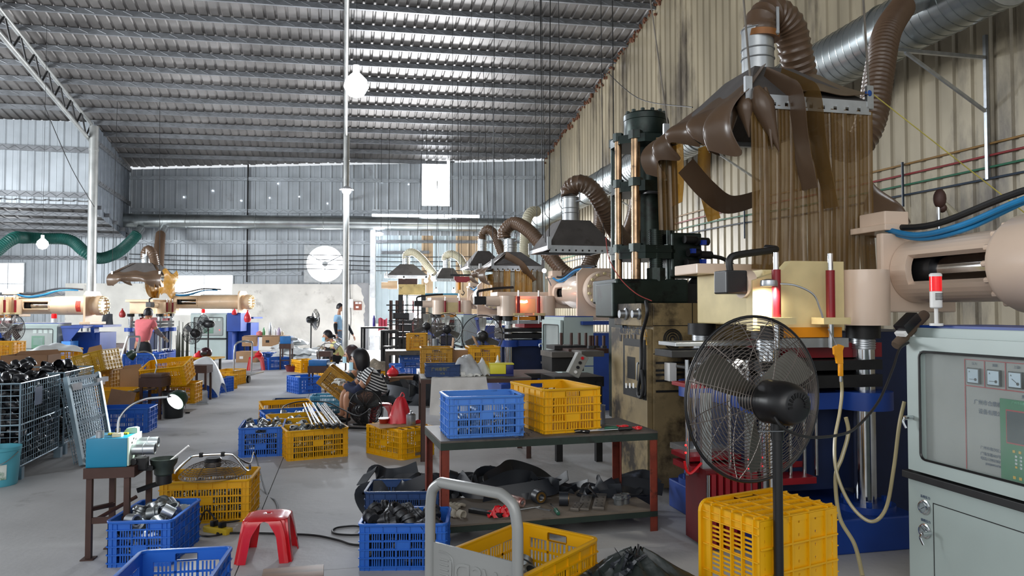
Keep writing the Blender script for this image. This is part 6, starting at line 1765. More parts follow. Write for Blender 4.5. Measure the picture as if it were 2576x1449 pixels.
def hose(label, pts, r, m, rib=.008):
	t = thing('flexible_hose', label, 'hose', (0, 0, 0))
	corrugated(pts, r, rib, .05, 14).obj('hose', m, t)
	return t
hose('brown hose from the curtained second hood sagging right and up to the duct', [q(1269, 600, 13.7), q(1270, 580, 13.7), q(1295, 562, 13.6), q(1335, 585, 13.3), q(1380, 640, 13.0), q(1425, 688, 12.8), q(1465, 688, 12.8), q(1492, 640, 13.0), q(1508, 570, 13.4), q(1512, 500, 14.2)], .12, M_hose)
hose('brown hose arching from the middle hood behind the dark press', [q(1434, 492, 10.1), q(1435, 475, 10.1), q(1460, 462, 10.0), q(1492, 480, 10.0), q(1520, 525, 10.1), q(1545, 575, 10.5), q(1575, 600, 11.2), q(1600, 520, 12), q(1605, 430, 12.6)], .12, M_hose)
hose('pale hose bending down from the big duct far along the wall', [q(1352, 532, 17.6), q(1335, 535, 17.4), q(1324, 560, 17.3), q(1320, 620, 17.3), q(1320, 670, 17.4)], .12, M_hosepale)
hose('brown hose of the sideways hood over the third press', [q(1214, 604, 20), q(1216, 588, 20), q(1228, 577, 19.9), q(1244, 590, 19.8), q(1256, 620, 19.7), q(1268, 650, 19.6)], .12, M_hose)
hose('pale hose of the small far hood, bending right', [q(1120, 656, 23.6), q(1122, 645, 23.6), q(1135, 639, 23.5), q(1155, 648, 23.4), q(1168, 670, 23.3), q(1180, 700, 23.2)], .12, M_hosepale)
hose('pale yellowish hose of the farthest hood, slanting down to the right', [q(1021, 651, 24), q(1023, 640, 24), q(1038, 634, 23.9), q(1058, 648, 23.8), q(1075, 668, 23.7), q(1092, 690, 23.6)], .12, M_hosepale)
# far press with a bright gap behind it
O = q(1036, 870, 22.6) * Vector((1, 1, 0))
t = thing('injection_press', 'old stained press at the back with daylight showing between its posts', 'press', O, .1)
zf = lambda py, c=22.6: q(1036, py, c).z
xf = lambda px, c=22.6: (px - 1036) / FPX * c
MB().box(xf(1004), xf(1070), -.35, .35, zf(742), zf(716), .01).obj('crosshead', mat('stained_gold_paint', '#c9ae72', .5, 0, .3, 5, '#5a4426', .4, 6), t, smooth=False)
MB().box(xf(1003), xf(1050), -.3, .3, zf(716), zf(702)).obj('top_block', M_brown, t, smooth=False)
for px in (1009, 1065): MB().box(xf(px) - .07, xf(px) + .07, -.3, -.15, 0, zf(742)).obj('frame_post', M_dark, t, smooth=False)
MB().cyl((xf(1023), 0, .8), (xf(1023), 0, zf(742)), .05, n=12).obj('column', M_steel, t)
MB().box(xf(1010), xf(1066), -.3, .3, 0, zf(800)).obj('base', M_dark, t, smooth=False)
mb = MB(); mb.cyl((xf(960), 0, zf(718)), (xf(978), 0, zf(718)), .10, n=16); mb.cyl((xf(976), 0, zf(717)), (xf(1000), 0, zf(717)), .13, n=16); mb.obj('injection_unit', M_cream, t)
for px in (1016, 1072):
	p = q(px, 704, 22.9)
	b = thing('work_lamp', 'bare lit bulb under the farthest hood, %s one' % ('left' if px < 1050 else 'right'), 'lamp', p)
	MB().lathe([(0, -.10), (.05, -.075), (.065, -.03), (.04, .03), (.025, .06), (0, .06)], 16).obj('bulb', M_bulb, b); MB().cyl((0, 0, .05), (0, 0, .12), .03, n=10).obj('socket', M_black, b)
for px, py in ((1097, 730), (1141, 731), (1088, 698)):
	p = q(px, py, 23.2)
	b = thing('work_lamp', {1097: 'lit bulb under the small far hood, its left one', 1141: 'lit bulb under the small far hood, its right one', 1088: 'lit bulb between the two far hoods'}[px], 'lamp', p)
	MB().lathe([(0, -.08), (.05, -.06), (.06, -.02), (.03, .04), (0, .05)], 14).obj('bulb', M_bulb, b); MB().cyl((0, 0, .04), (0, 0, .10), .025, n=10).obj('socket', M_black, b)
# far cabinet with the lit screen
O = q(1071, 860, 21.0) * Vector((1, 1, 0))
t = thing('control_cabinet', 'cream framed control cabinet with a lit screen, far back', 'cabinet', O, 0)
zf = lambda py: q(1071, py, 21.0).z
W_ = (1150 - 1071) / FPX * 21
fr = MB()
for (a, b, c, d) in ((0, .07, .5, zf(742)), (W_ - .07, W_, .5, zf(742)), (.07, W_ - .07, .5, .6), (.07, W_ - .07, zf(749), zf(742))): fr.box(a, b, -.02, .02, c, d)
fr.obj('door_frame', M_cream, t, smooth=False)
MB().box(.0, W_, .03, .5, 0, zf(744)).obj('body', mat('pale_panel', '#cfd6c9', .5, 0, .1), t, smooth=False)
MB().box(-.02, W_ + .02, 0, .5, zf(744), zf(738)).obj('top_cover', M_teal, t, smooth=False)
a, b = (1111 - 1071) / FPX * 21, (1131 - 1071) / FPX * 21
MB().box(a, b, .005, .03, zf(778), zf(761)).obj('screen_case', M_greycab, t, smooth=False)
MB().box(a + .02, b - .02, .0, .005, zf(776), zf(763)).obj('screen', M_screen, t, smooth=False)
for k in range(5): MB().box(.12 + .14 * k, .20 + .14 * k, .01, .03, zf(756), zf(751)).obj('panel_meter', M_greycab, t, smooth=False)
MB().box(-.05 + W_, W_ + .10, -.15, -.05, .6, zf(760)).obj('perforated_post', M_dark, t, smooth=False)
# red winch hanging left of the second press
p = q(1161, 703, 15.5)
t = thing('electric_winch', 'red electric winch with a hook hanging before the small far hood', 'winch', p, .1)
MB().prism([(-.16, .06), (.16, .06), (.19, -.02), (.10, -.06), (-.10, -.06), (-.16, .0)], -.06, .06, 'y').obj('body', M_red, t, smooth=False)
MB().box(-.24, .24, -.02, .02, .07, .11).obj('mounting_beam', M_dark, t, smooth=False)
MB().cyl((-.05, 0, -.06), (-.05, 0, -.22), .035, n=12).obj('motor_grip', M_orange, t)
mb = MB(); mb.tube([(.03, 0, -.05), (.03, 0, -.24)], .006, 6); mb.tube(spline([(.03, 0, -.24), (.06, 0, -.28), (.03, 0, -.33), (.0, 0, -.30)], 5), .010, 6); mb.obj('hook', M_dark, t)
mb = MB(); zr_ = roof_z(p) - p.z - .1; mb.cyl((-.2, 0, .11), (-.2, 0, zr_), .005, n=5); mb.cyl((.2, 0, .11), (.2, 0, zr_), .005, n=5); mb.obj('suspension_wire', M_dark, t)['kind'] = 'stuff'
# rack of dark plates and studs before the far press
O = q(1018, 850, 19.6) * Vector((1, 1, 0))
t = thing('mould_rack', 'rack of dark plates on thin studs before the far bright press', 'rack', O, .05)
zf = lambda py: q(1018, py, 19.6).z
xf = lambda px: (px - 1018) / FPX * 19.6
for i, (x0, x1, py, h) in enumerate(((974, 1064, 769, .03), (978, 1060, 782, .03), (980, 1050, 808, .03), (976, 1046, 818, .03), (975, 1030, 838, .04), (983, 1030, 852, .05))):
	MB().box(xf(x0), xf(x1), -.2, .2, zf(py), zf(py) + h).obj('plate', M_dark, t, smooth=False)
MB().box(xf(990), xf(1035), -.2, .2, zf(802), zf(787), .02).obj('mould_block', M_dark, t, smooth=False)
for px in (983, 987, 998, 1002, 1015, 1040, 1052): MB().cyl((xf(px), -.15, zf(852)), (xf(px), -.15, zf(756)), .022, n=8).obj('stud', M_brown if px != 1040 else M_red, t)
for px in (984, 1036): MB().box(xf(px) - .03, xf(px) + .03, -.2, .2, 0, zf(850)).obj('leg', M_dark, t, smooth=False)
MB().box(xf(1031), xf(1042), -.25, -.2, zf(804), zf(786)).obj('socket_panel', M_white, t, smooth=False)
# ------------------------------------------------------------------ left side presses, seen from the aisle
OL1 = q(378, 900, 21.6) * Vector((1, 1, 0))
press('cream injection press in front of the worker in the pink shirt', OL1, PI / 2, M_cream, False, cyl_len=2.35, rb=.215, za=1.68)
cL1, _ = cabinet('grey control cabinet with four meters at the back, left of the blue box', OL1 + Vector((1.28, -.25, 0)), 0, 1.02, .6, 1.34, .62)
for k in range(4): MB().box(.42 + .115 * k, .50 + .115 * k, .045, .052, 1.12, 1.20).obj('panel_meter', mat('far_meter', '#dfe3df', .5), cL1, smooth=False)
MB().box(.36, .64, .045, .052, .76, 1.05).obj('operator_panel', M_green, cL1, smooth=False); MB().box(.39, .61, .04, .045, .87, 1.03).obj('screen', mat('dim_green_screen', '#5f8a78', .4), cL1, smooth=False)
MB().ball((.82, .045, .86), .012, 8, 5).obj('indicator_led', M_redled, cL1)
t = thing('blue_box', 'blue steel box right of the grey control cabinet at the back', 'box', OL1 + Vector((2.34, -.28, 0)))
MB().box(0, .40, 0, .5, .82, 1.36, .01).obj('box', M_blue, t, smooth=False); MB().box(.02, .14, .05, .45, 0, .82).obj('stand', M_blue, t, smooth=False)
OL2 = q(-40, 930, 16.6) * Vector((1, 1, 0))
press('cream injection press cut off by the left edge, a red sticker on its barrel', OL2, PI / 2, M_cream, False, cyl_len=1.95, rb=.22, za=1.54)
a = q(119, 775, 15.9)
t2 = thing('barrel_sticker', 'red and gold sticker on the barrel of the press at the left edge', 'sticker', (0, 0, 0))
axis_c = OL2 + Vector((0, .63, 1.54))
def stk(u, v):
	an = math.radians(215 + 110 * u); x = a.x - .07 + .14 * v
	return (x, axis_c.y + .223 * math.cos(an) * 1.0 - 0, axis_c.z + .223 * math.sin(an + 0) * 1.0)
def stk2(u, v):
	an = math.radians(150 + 70 * u); x = a.x - .055 + .11 * v
	return (x, axis_c.y + .225 * math.cos(an), axis_c.z + .225 * math.sin(an))
MB().surf(stk2, 10, 2, .002).obj('sheet', mat('red_sticker', '#c2361c', .4, 0, .3, 30, '#e0992f', .35, 30), t2)
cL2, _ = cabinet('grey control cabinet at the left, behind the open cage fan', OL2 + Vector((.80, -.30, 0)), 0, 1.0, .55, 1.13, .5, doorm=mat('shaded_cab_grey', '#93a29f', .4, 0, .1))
for k in range(4): MB().box(.45 + .12 * k, .53 + .12 * k, .045, .052, .92, 1.0).obj('panel_meter', mat('far_meter', '#dfe3df', .5), cL2, smooth=False)
MB().box(.42, .70, .045, .052, .52, .86).obj('operator_panel', M_green, cL2, smooth=False); MB().box(.46, .67, .04, .045, .66, .82).obj('screen', mat('dim_green_screen', '#5f8a78', .4), cL2, smooth=False)
t = thing('blue_stand', 'blue steel stand with a bright blue panel right of the left cabinet', 'stand', OL2 + Vector((1.86, -.25, 0)))
MB().box(0, .50, 0, .4, 1.03, 1.08).obj('top', M_blue, t, smooth=False); MB().prism([(.0, 1.03), (.42, 1.03), (.17, .72), (.06, .72)], .02, .04, 'y').obj('gusset', M_blue, t, smooth=False); MB().box(.02, .22, .0, .3, .02, .74).obj('panel', M_bluelt, t, smooth=False)
for lab, px, py, c in (('red beacon on top of the control cabinet at the left', 136, 800, 16.4), ('red beacon on top of the grey cabinet at the back', 511, 784, 21.2)):
	p = q(px, py + 9, c); t = thing('signal_beacon', lab, 'beacon', p)
	MB().cyl((0, 0, -.02), (0, 0, .07), .055, n=16).obj('body', M_white, t); MB().lathe([(.055, .07), (.055, .16), (.04, .175), (0, .175)], 16).obj('red_lens', mat('red_lens', '#d01018', .15), t)
hL = hood('dusty hood wrapped in folded brown plastic over the left press', (q(366, 690, 21.4).x, 21.4), 0, 1.35, 1.1, 2.38, 2.80, .128, .27, top_f=.42)
make_shroud(hL, .55, .72, .42, 'front', .26, 2.2, .12)
make_shroud(hL, .67, .55, .42, 'left', .22, 2.2, .10)
for i in range(4):
	drape([(.30 + .14 * i, -.5, -.1), (.34 + .13 * i, -.56, -.3), (.40 + .09 * i, -.5, -.48), (.5, -.35, -.5)], .2, M_stripamber, 'hanging_strip', hL, .5, up=(1, 0, .3))
MB().surf(lambda u, v: (.72 + .06 * math.sin(6 * v), -.5 + .9 * u, .18 - .7 * v + .08 * math.sin(7 * u)), 8, 8, .004).obj('side_sheet', M_stripamber, hL)
hose('brown hose looping over the neck of the left hood', [q(366, 652, 21.4), q(366, 636, 21.4), q(374, 628, 21.4), q(384, 640, 21.3), q(391, 668, 21.3)], .125, M_hose)
hose('brown hose hanging straight down from the cross duct', [q(404, 590, 25.2), q(402, 610, 24.6), q(400, 640, 23.6), q(398, 672, 22.6)], .15, M_hose)
MB().cyl(q(412, 575, 25.6), q(404, 592, 25.2), .14, n=18).obj('duct_spigot', M_galv, bpy.data.objects['cross_duct'])
MB().cyl(q(355, 575, 25.6), q(343, 590, 25.2), .13, n=18).obj('duct_spigot', M_galv, bpy.data.objects['cross_duct'])
hose('green flexible hose winding across the left bay behind the post', [q(-30, 650, 21.5), q(30, 602, 21.8), q(60, 598, 22.6), q(110, 600, 23.0), q(175, 604, 23.2), q(215, 635, 23.2), q(250, 650, 23.6), q(295, 636, 24.4), q(330, 606, 25.0), q(345, 588, 25.2)], .175, M_hosegreen, .012)
# bags on the wall
def bag(label, p, w, h, m, handles=True, name='bag'):
	t = thing(name, label, 'bag', p)
	MB().surf(lambda u, v: (w * (u - .5) * (1 - .15 * (1 - v)), -.05 * math.sin(PI * u) * math.sin(PI * min(1, v * 1.1)) + .01 * math.sin(9 * u + 4 * v), -h * v), 12, 10, .03).obj('pouch', m, t)
	if handles:
		for s in (-1, 1): MB().tube(spline([(s * w * .15, 0, -.02), (s * w * .06, 0, h * .3), (0, 0, h * .55)], 5), .012, 6).obj('strap', m, t)
	return t
def sackbag(label, p, r, h, m, name='bag'):
	t = thing(name, label, 'bag', p)
	MB().lathe([(0, -h), (r * .7, -h * .95), (r, -h * .7), (r * .85, -h * .4), (r * .35, -h * .12), (r * .15, 0), (r * .3, h * .1), (0, h * .08)], 14).obj('pouch', m, t)
	return t
bag('black shopping bag hanging on the wall left of the pink-shirted worker', q(272, 790, 21.0), .30, .30, mat('black_cloth', '#1c2027', .8))
sackbag('dark red bag hanging on the wall beside the black shopping bag', q(308, 778, 21.0), .09, .24, mat('dull_red_film', '#9c2a2a', .4))
sackbag('bright red bag hanging from the blue box at the back', q(623, 783, 20.8), .10, .32, mat('red_film', '#d8303a', .3))
sackbag('pinkish red bag lying on top of the grey cabinet at the back', q(590, 778, 21.3), .08, .17, mat('red_film', '#d8303a', .3))
# ------------------------------------------------------------------ lamps
def pendant(label, px, py, c, ztop, r, shade=False, power=60):
	p = q(px, py, c); t = thing('pendant_lamp', label, 'lamp', p)
	if shade:
		MB().lathe([(.02, .19), (.05, .18), (.19, .09), (.20, .075), (.19, .078), (.05, .16)], 26).obj('shade', mat('lamp_shade', '#c9ccd0', .4, .3), t)
		MB().lathe([(0, -.06), (.09, -.04), (.13, .02), (.10, .10), (0, .12)], 20).obj('bulb', M_bulb, t)
	else:
		MB().lathe([(0, -r), (r * .6, -r * .8), (r, -r * .1), (r * .85, r * .5), (r * .35, r * 1.0), (0, r * 1.0)], 24).obj('bulb', M_bulb, t)
		MB().cyl((0, 0, r * .95), (0, 0, r * 1.7), r * .28, n=12).obj('socket', M_white, t)
	MB().cyl((0, 0, .15), (0, 0, ztop - p.z), .004, n=5).obj('flex', M_cable, t)
	point('lamp_light', p - Vector((0, 0, r + .12)), power, (.85, .92, 1.0), .12)
	return t
p = q(896, 216, 12.0)
pendant('big bright bulb hanging from the roof beside the middle truss', 896, 216, 12.0, roof_z(p) - .2, .20, False, 170)
p = q(872, 484, 20.9)
pendant('lit lamp with a flat shade high on the middle post', 872, 484, 20.9, 6.3, .12, True, 120)
p = q(107, 614, 16.5)
pendant('bright bulb hanging low in the left bay', 107, 614, 16.5, roof_z(p) - .2, .12, False, 90)
p = q(953, 589, 26.3)
b = thing('wall_lamp', 'lit lamp under the cross duct beside the white post', 'lamp', p); MB().ball((0, 0, 0), .10, 14, 8, (1.6, 1, .7)).obj('bulb', M_bulb, b); MB().box(-.03, .03, .05, .3, -.02, .06).obj('arm', M_steel, b, smooth=False)
p = q(1369, 681, 12.2)
b = thing('work_lamp', 'small lit lamp left of the cream press beyond the dark press', 'lamp', p); MB().ball((0, 0, 0), .035, 10, 6).obj('bulb', M_bulb, b); MB().cyl((0, 0, 0), (.12, .05, -.25), .008, n=6).obj('stem', M_steel, b)
# clamp lamp on the near press
p = q(1934, 715, 4.28)
t = thing('gooseneck_lamp', 'silver lamp on a curved neck lighting the near press', 'lamp', p)
MB().lathe([(.048, -.012), (.05, .0), (.047, .022), (.02, .03), (0, .03)], 24).obj('head', M_steel, t); MB().lathe([(0, -.010), (.045, -.010), (.045, -.008), (0, -.008)], 24).obj('lamp_face', M_lampw, t)
mb = MB(); mb.tube([v - p for v in spline([q(1950, 714, 4.28), q(2000, 718, 4.28), q(2045, 740, 4.28), q(2062, 775, 4.28), q(2070, 800, 4.28)], 8)], .006, 7); mb.obj('gooseneck', M_steel, t)
sl = bpy.data.lights.new('press_beam', 'SPOT'); sl.energy = 16; sl.spot_size = 2.4; sl.spot_blend = .6; sl.shadow_soft_size = .04; sl.color = (1, .95, .8)
so_ = bpy.data.objects.new('press_beam', sl); COL.objects.link(so_); so_.location = p + Vector((0, -.02, -.03)); so_.rotation_euler = Vector((.1, .5, -1)).to_track_quat('-Z', 'Y').to_euler()
# glow of hot work under the second hood
p = q(1312, 762, 12.4)
b = thing('heat_glow', 'glowing red-hot strip under the curtains of the second press', 'heater', p); MB().tube(spline([(-.10, 0, -.02), (-.03, 0, .02), (.05, 0, .015), (.10, 0, .03)], 5), .022, 8).obj('element', emitter('hot_element', '#ff7a60', 14), b)
# ------------------------------------------------------------------ ropes from the roof
rg = random.Random(77)
ROPES = [(1230, 1215, 20), (1250, 1236, 20.0), (1155, 1150, 21), (1367, 1350, 10.2), (1372, 1352, 9.8), (1518, 1510, 10.2), (1196, 1205, 24), (1297, 1298, 14), (1352, 1340, 13.2), (1413, 1399, 11), (1130, 1125, 24), (1045, 1062, 24.2), (958, 957, 24.2), (1105, 1094, 24)]
ends = [625, 640, 690, 605, 610, 605, 660, 640, 660, 560, 700, 690, 690, 700]
ORD = 'first second third fourth fifth sixth seventh eighth ninth tenth eleventh twelfth thirteenth last'.split()
order = sorted(range(14), key=lambda i: ROPES[i][0])
for k, i in enumerate(order):
	x0, x1, c = ROPES[i]
	a = q(x0, ends[i], c); b = Vector((q(x1, ends[i], c).x, c + .05, 0)); b.z = roof_z(b) - .05
	rope('thin hanging rope over the hoods, %s of fourteen from the left' % ORD[k], a, b, .005 if c < 15 else .008, None, 'hanger_rope', 0, 'rope', 'ropes holding up the hoods')
a = q(1524, 178, 16.5); b = q(1742, 270, 9.6)
rope('dark cable sagging from the roof edge to the near duct', a, b, .008, None, 'slack_cable', .25, 'cable')
a = q(105, 614, 16.5);
rope('thin slack wire crossing before the left post', q(105, 250, 17), q(237, 520, 21.8), .010, None, 'slack_wire', .2, 'wire')
# ------------------------------------------------------------------ pipes along the walls
M_pipey = mat('ochre_pipe', '#8d6a35', .5); M_piper = mat('red_pipe', '#8a2a2c', .5); M_pipeg = mat('green_pipe', '#2a6a4e', .5); M_pipeb = mat('dark_blue_pipe', '#253546', .5)
for (ya, yb), m, nm in (((340, 566), M_pipey, 'ochre'), ((371, 583), M_piper, 'red'), ((402, 600), M_pipeg, 'green'), ((432, 616), M_pipeb, 'dark blue')):
	a, b = RW(2576, ya, .06), RW(1736, yb - 30 + 0, .06)
	z0 = a.z
	t1_ = (27.65 - a.y) / CT
	pa = RP0 + RE * (t1_ + 2.5) + nw * .07; pb2 = RP0 + RE * 1.0 + nw * .07
	mb = MB(); mb.tube(spline([(pa.x, pa.y, z0), (a.x, a.y, z0), ((a.x + b.x) / 2, (a.y + b.y) / 2, (z0 + b.z) / 2 - .03), (b.x, b.y, b.z), (pb2.x, pb2.y, b.z - .05)], 8), .013, 8)
	tag(mb.obj('wall_pipe', m), '%s pipe running along the cream right-hand wall, one of four' % nm, 'pipe')
for (px, y0, y1) in ((2270, 408, 520), (1872, 500, 600)):
	a, b = RW(px, y0, .09), RW(px, y1, .09)
	t = thing('pipe_clip_rail', 'dark vertical clip rail across the four pipes, %s' % ('near the right edge' if px > 2000 else 'left of the near curtains'), 'rail', (a.x, a.y, 0))
	MB().box(-.012, .012, -.012, .012, b.z, a.z).obj('rail', M_pipeb, t, smooth=False)
for k, py in enumerate((540, 553, 640, 652, 664, 676)):
	sa, za = BW(330, py); sb2, _ = BW(1200 if py > 600 else 1365, py)
	mb = MB(); mb.tube(spline([BWp(sa, za, .16), BWp(sa + (sb2 - sa) * .25, za - .05, .16), BWp((sa + sb2) / 2, za + .02, .16), BWp(sa + (sb2 - sa) * .75, za - .04, .16), BWp(sb2, za, .16)], 6), .014, 6)
	tag(mb.obj('wall_cable', M_dark), 'dark cable strung along the back wall, %s of six from the top' % ORD[k], 'cable', 'cables along the back wall')
# ------------------------------------------------------------------ people
def skinned(name, nodes, edges, m, parent, sub=2, root=None):
	"""one continuous surface grown round a skeleton: nodes {key: (pos, radius)}"""
	keys = list(nodes); idx = {k: i for i, k in enumerate(keys)}
	me = bpy.data.meshes.new(name)
	me.from_pydata([tuple(nodes[k][0]) for k in keys], [(idx[a], idx[b]) for a, b in edges], [])
	o = bpy.data.objects.new(name, me); COL.objects.link(o)
	md = o.modifiers.new('s', 'SKIN')
	for i, k in enumerate(keys):
		r = nodes[k][1]
		me.skin_vertices[0].data[i].radius = (r, r) if not isinstance(r, tuple) else r
		me.skin_vertices[0].data[i].use_root = (k == (root or keys[0]))
	md.use_smooth_shade = True
	ss = o.modifiers.new('d', 'SUBSURF'); ss.levels = sub; ss.render_levels = sub
	dg = bpy.context.evaluated_depsgraph_get()
	new = bpy.data.meshes.new_from_object(o.evaluated_get(dg))
	bpy.data.objects.remove(o); bpy.data.meshes.remove(me)
	new.materials.clear(); new.materials.append(m)
	new.polygons.foreach_set('use_smooth', [True] * len(new.polygons))
	n = link(name, new, parent)
	return n
def V(*a): return Vector(a)
def person(label, base, face, J, shirt, trousers, sleeve=None, hair=M_hair, mask=False, bun=False, bob=False, skin=M_skin, glove_m=None, shirt_len=1.0, calf=None, s=1.0, shoe=None, grip=None):
	"""J: joints in the world (head, neck, chest, hip, shoulders, elbows, wrists, knees, ankles for l and r); face: horizontal look direction"""
	t = thing('person', label, 'person', base)
	B = Vector(base); P = {k: Vector(v) - B for k, v in J.items()}
	f = Vector(face).normalized(); side = f.cross(V(0, 0, 1)).normalized()   # points to the person's right
	up = V(0, 0, 1)
	nodes = {'hip': (P['hip'], .115 * s), 'waist': (P['hip'].lerp(P['chest'], .45), .105 * s), 'chest': (P['chest'], .118 * s), 'neck': (P['neck'], .052 * s), 'skull': (P['neck'].lerp(P['head'], .55), .055 * s)}
	edges = [('hip', 'waist'), ('waist', 'chest'), ('chest', 'neck'), ('neck', 'skull')]
	for q_ in 'lr':
		nodes.update({'sh' + q_: (P['sh' + q_], .056 * s), 'el' + q_: (P['el' + q_], .042 * s), 'wr' + q_: (P['wr' + q_], .028 * s),
					  'th' + q_: (P['hip'] + (P['kn' + q_] - P['hip']) * .25 + side * (.085 if q_ == 'r' else -.085) * s, .085 * s), 'kn' + q_: (P['kn' + q_], .058 * s), 'ca' + q_: (P['kn' + q_].lerp(P['an' + q_], .35), .055 * s), 'an' + q_: (P['an' + q_], .036 * s),
					  'toe' + q_: (P['an' + q_] + f * .14 * s - up * .035, .030 * s)})
		edges += [('chest', 'sh' + q_), ('sh' + q_, 'el' + q_), ('el' + q_, 'wr' + q_), ('hip', 'th' + q_), ('th' + q_, 'kn' + q_), ('kn' + q_, 'ca' + q_), ('ca' + q_, 'an' + q_), ('an' + q_, 'toe' + q_)]
	body = skinned('body', nodes, edges, skin, t, 2, 'hip')
	# head with features
	hd = P['head']; tilt = (hd - P['neck']).normalized()
	hx = side; hy = f; hz = up
	fz = getattr(person, 'pitch', 0)
	Rm = Matrix((hx, hy, hz)).transposed()
	Rm = Rm @ Matrix.Rotation(-J.get('nod', 0.0) if isinstance(J.get('nod', 0.0), float) else 0, 3, 'X')
	def hp(x, y, z): return hd + Rm @ (V(x, y, z) * s)
	mb = MB(); n, m_ = 20, 16
	vs = []; fs = []
	for i in range(m_ + 1):
		a = PI * i / m_
		for k in range(n):
			b = 2 * PI * k / n; x, y, z = math.sin(a) * math.cos(b), math.sin(a) * math.sin(b), math.cos(a)
			w = .075 * (1 - .22 * max(0, -z) ** 1.5); d = .093 * (1 - .12 * max(0, -z) * (1 if y < 0 else .2))
			vs.append(hp(x * w, y * d + (.012 if z < -.3 else 0), z * .115))
	for i in range(m_):
		for k in range(n): fs.append((i * n + k, (i + 1) * n + k, (i + 1) * n + (k + 1) % n, i * n + (k + 1) % n))
	mb.add(vs, fs); mb.obj('head', skin, t)
	mb = MB(); mb.add([hp(-.014, .092, -.02), hp(.014, .092, -.02), hp(0, .115, -.022), hp(0, .094, .018)], [(0, 1, 2), (0, 2, 3), (1, 3, 2)]); mb.obj('nose', skin, t)
	for sx in (-1, 1):
		MB().ball(hp(sx * .03, .083, .012), .009 * s, 8, 6).obj('eye', M_black, t)
		MB().ball(hp(sx * .076, -.005, -.01), .022 * s, 8, 6, (.4, .7, 1.2)).obj('ear', skin, t)
	if mask:
		def mk(u, v):
			a = math.radians(-62 + 124 * u); z = -.02 - .085 * v
			return hp(math.sin(a) * .083, math.cos(a) * .105 + .01, z)
		MB().surf(mk, 10, 5, .003).obj('face_mask', mat('pale_blue_mask', '#a9d3e2', .7, 0, .08, 20), t)
	else:
		mb = MB(); mb.tube([hp(-.022, .088, -.058), hp(0, .094, -.06), hp(.022, .088, -.058)], .005 * s, 6); mb.obj('mouth', mat('lips', '#9c5a50', .5), t)
	# hair cap
	drop = -.55 if not bob else -1.1
	def hr(u, v):
		b = 2 * PI * u; front = max(0, math.sin(b))
		lim = PI * (.60 - .22 * front ** .6 + (.10 if bob and front < .5 else 0)); a = lim * v
		x, y, z = math.sin(a) * math.cos(b), math.sin(a) * math.sin(b), math.cos(a)
		k = 1.13 + .05 * math.sin(11 * b) * v
		zz_ = z * .115 * 1.12 - (.05 if bob and front < .35 else 0) * v ** 3
		return hp(x * .078 * k, y * .094 * k - .008, zz_ + .008)
	MB().surf(hr, 30, 12, .006).obj('hair', hair, t)
	if bun: MB().tube([hp(0, -.10, .02), hp(0, -.15, .0), hp(0, -.165, -.05)], .028 * s, 8, radii=[.025 * s, .03 * s, .015 * s]).obj('ponytail', hair, t)
	# clothes follow the same skeleton, a little larger
	k = 1.13
	sn = {'hip': (P['hip'] + (P['chest'] - P['hip']) * (.04 if shirt_len > .9 else .2), .150 * s), 'waist': (P['hip'].lerp(P['chest'], .45), .150 * s), 'chest': (P['chest'], .150 * s), 'neck': (P['chest'].lerp(P['neck'], .62), .075 * s)}
	se = [('hip', 'waist'), ('waist', 'chest'), ('chest', 'neck')]
	for q_ in 'lr':
		sn['sh' + q_] = (P['sh' + q_], .084 * s); sn['ua' + q_] = (P['sh' + q_].lerp(P['el' + q_], .62), .076 * s)
		se += [('chest', 'sh' + q_), ('sh' + q_, 'ua' + q_)]
	skinned('shirt', sn, se, shirt, t, 2, 'hip')
	tn = {'hip': (P['hip'], .140 * s), 'w': (P['hip'].lerp(P['chest'], .3), .128 * s)}; te = [('hip', 'w')]
	for q_ in 'lr':
		tn['th' + q_] = (nodes['th' + q_][0], .112 * s); tn['kn' + q_] = (P['kn' + q_], .073 * s); te += [('hip', 'th' + q_), ('th' + q_, 'kn' + q_)]
		if not calf: tn['an' + q_] = (P['kn' + q_].lerp(P['an' + q_], .85), .058 * s); te += [('kn' + q_, 'an' + q_)]
	skinned('trousers', tn, te, trousers, t, 2, 'hip')
	for q_ in 'lr':
		if sleeve:
			skinned('sleeve', {'a': (P['sh' + q_].lerp(P['el' + q_], .6), .064 * s), 'b': (P['el' + q_], .060 * s), 'c': (P['el' + q_].lerp(P['wr' + q_], .9), .038 * s)}, [('a', 'b'), ('b', 'c')], sleeve, t, 2, 'a')
		# hand: palm, four fingers, thumb
		w = P['wr' + q_]; d = (w - P['el' + q_]).normalized(); sd = d.cross(up); sd = sd.normalized() if sd.length > .1 else side
		nn = sd.cross(d).normalized(); hm = glove_m or skin
		flip = 1 if q_ == 'l' else -1
		hn = {'w': (w, .026 * s), 'p': (w + d * .05 * s, (.040 * s, .022 * s))}; he = [('w', 'p')]
		for i, (off, L) in enumerate(((-.030, .060), (-.010, .070), (.011, .066), (.031, .052))):
			b0 = w + d * .078 * s + sd * off * s
			hn['k%d' % i] = (b0, .0105 * s); hn['m%d' % i] = (b0 + d * L * .55 * s - nn * .012 * s, .0095 * s); hn['t%d' % i] = (b0 + d * L * .8 * s - nn * .042 * s, .008 * s)
			he += [('p', 'k%d' % i), ('k%d' % i, 'm%d' % i), ('m%d' % i, 't%d' % i)]
		hn['tb'] = (w + d * .035 * s + sd * .036 * s * flip, .013 * s); hn['tm'] = (w + d * .065 * s + sd * .055 * s * flip - nn * .015 * s, .011 * s); hn['tt'] = (w + d * .09 * s + sd * .05 * s * flip - nn * .03 * s, .009 * s)
		he += [('w', 'tb'), ('tb', 'tm'), ('tm', 'tt')]
		skinned('hand', hn, he, hm, t, 1, 'w')
		a = P['an' + q_]
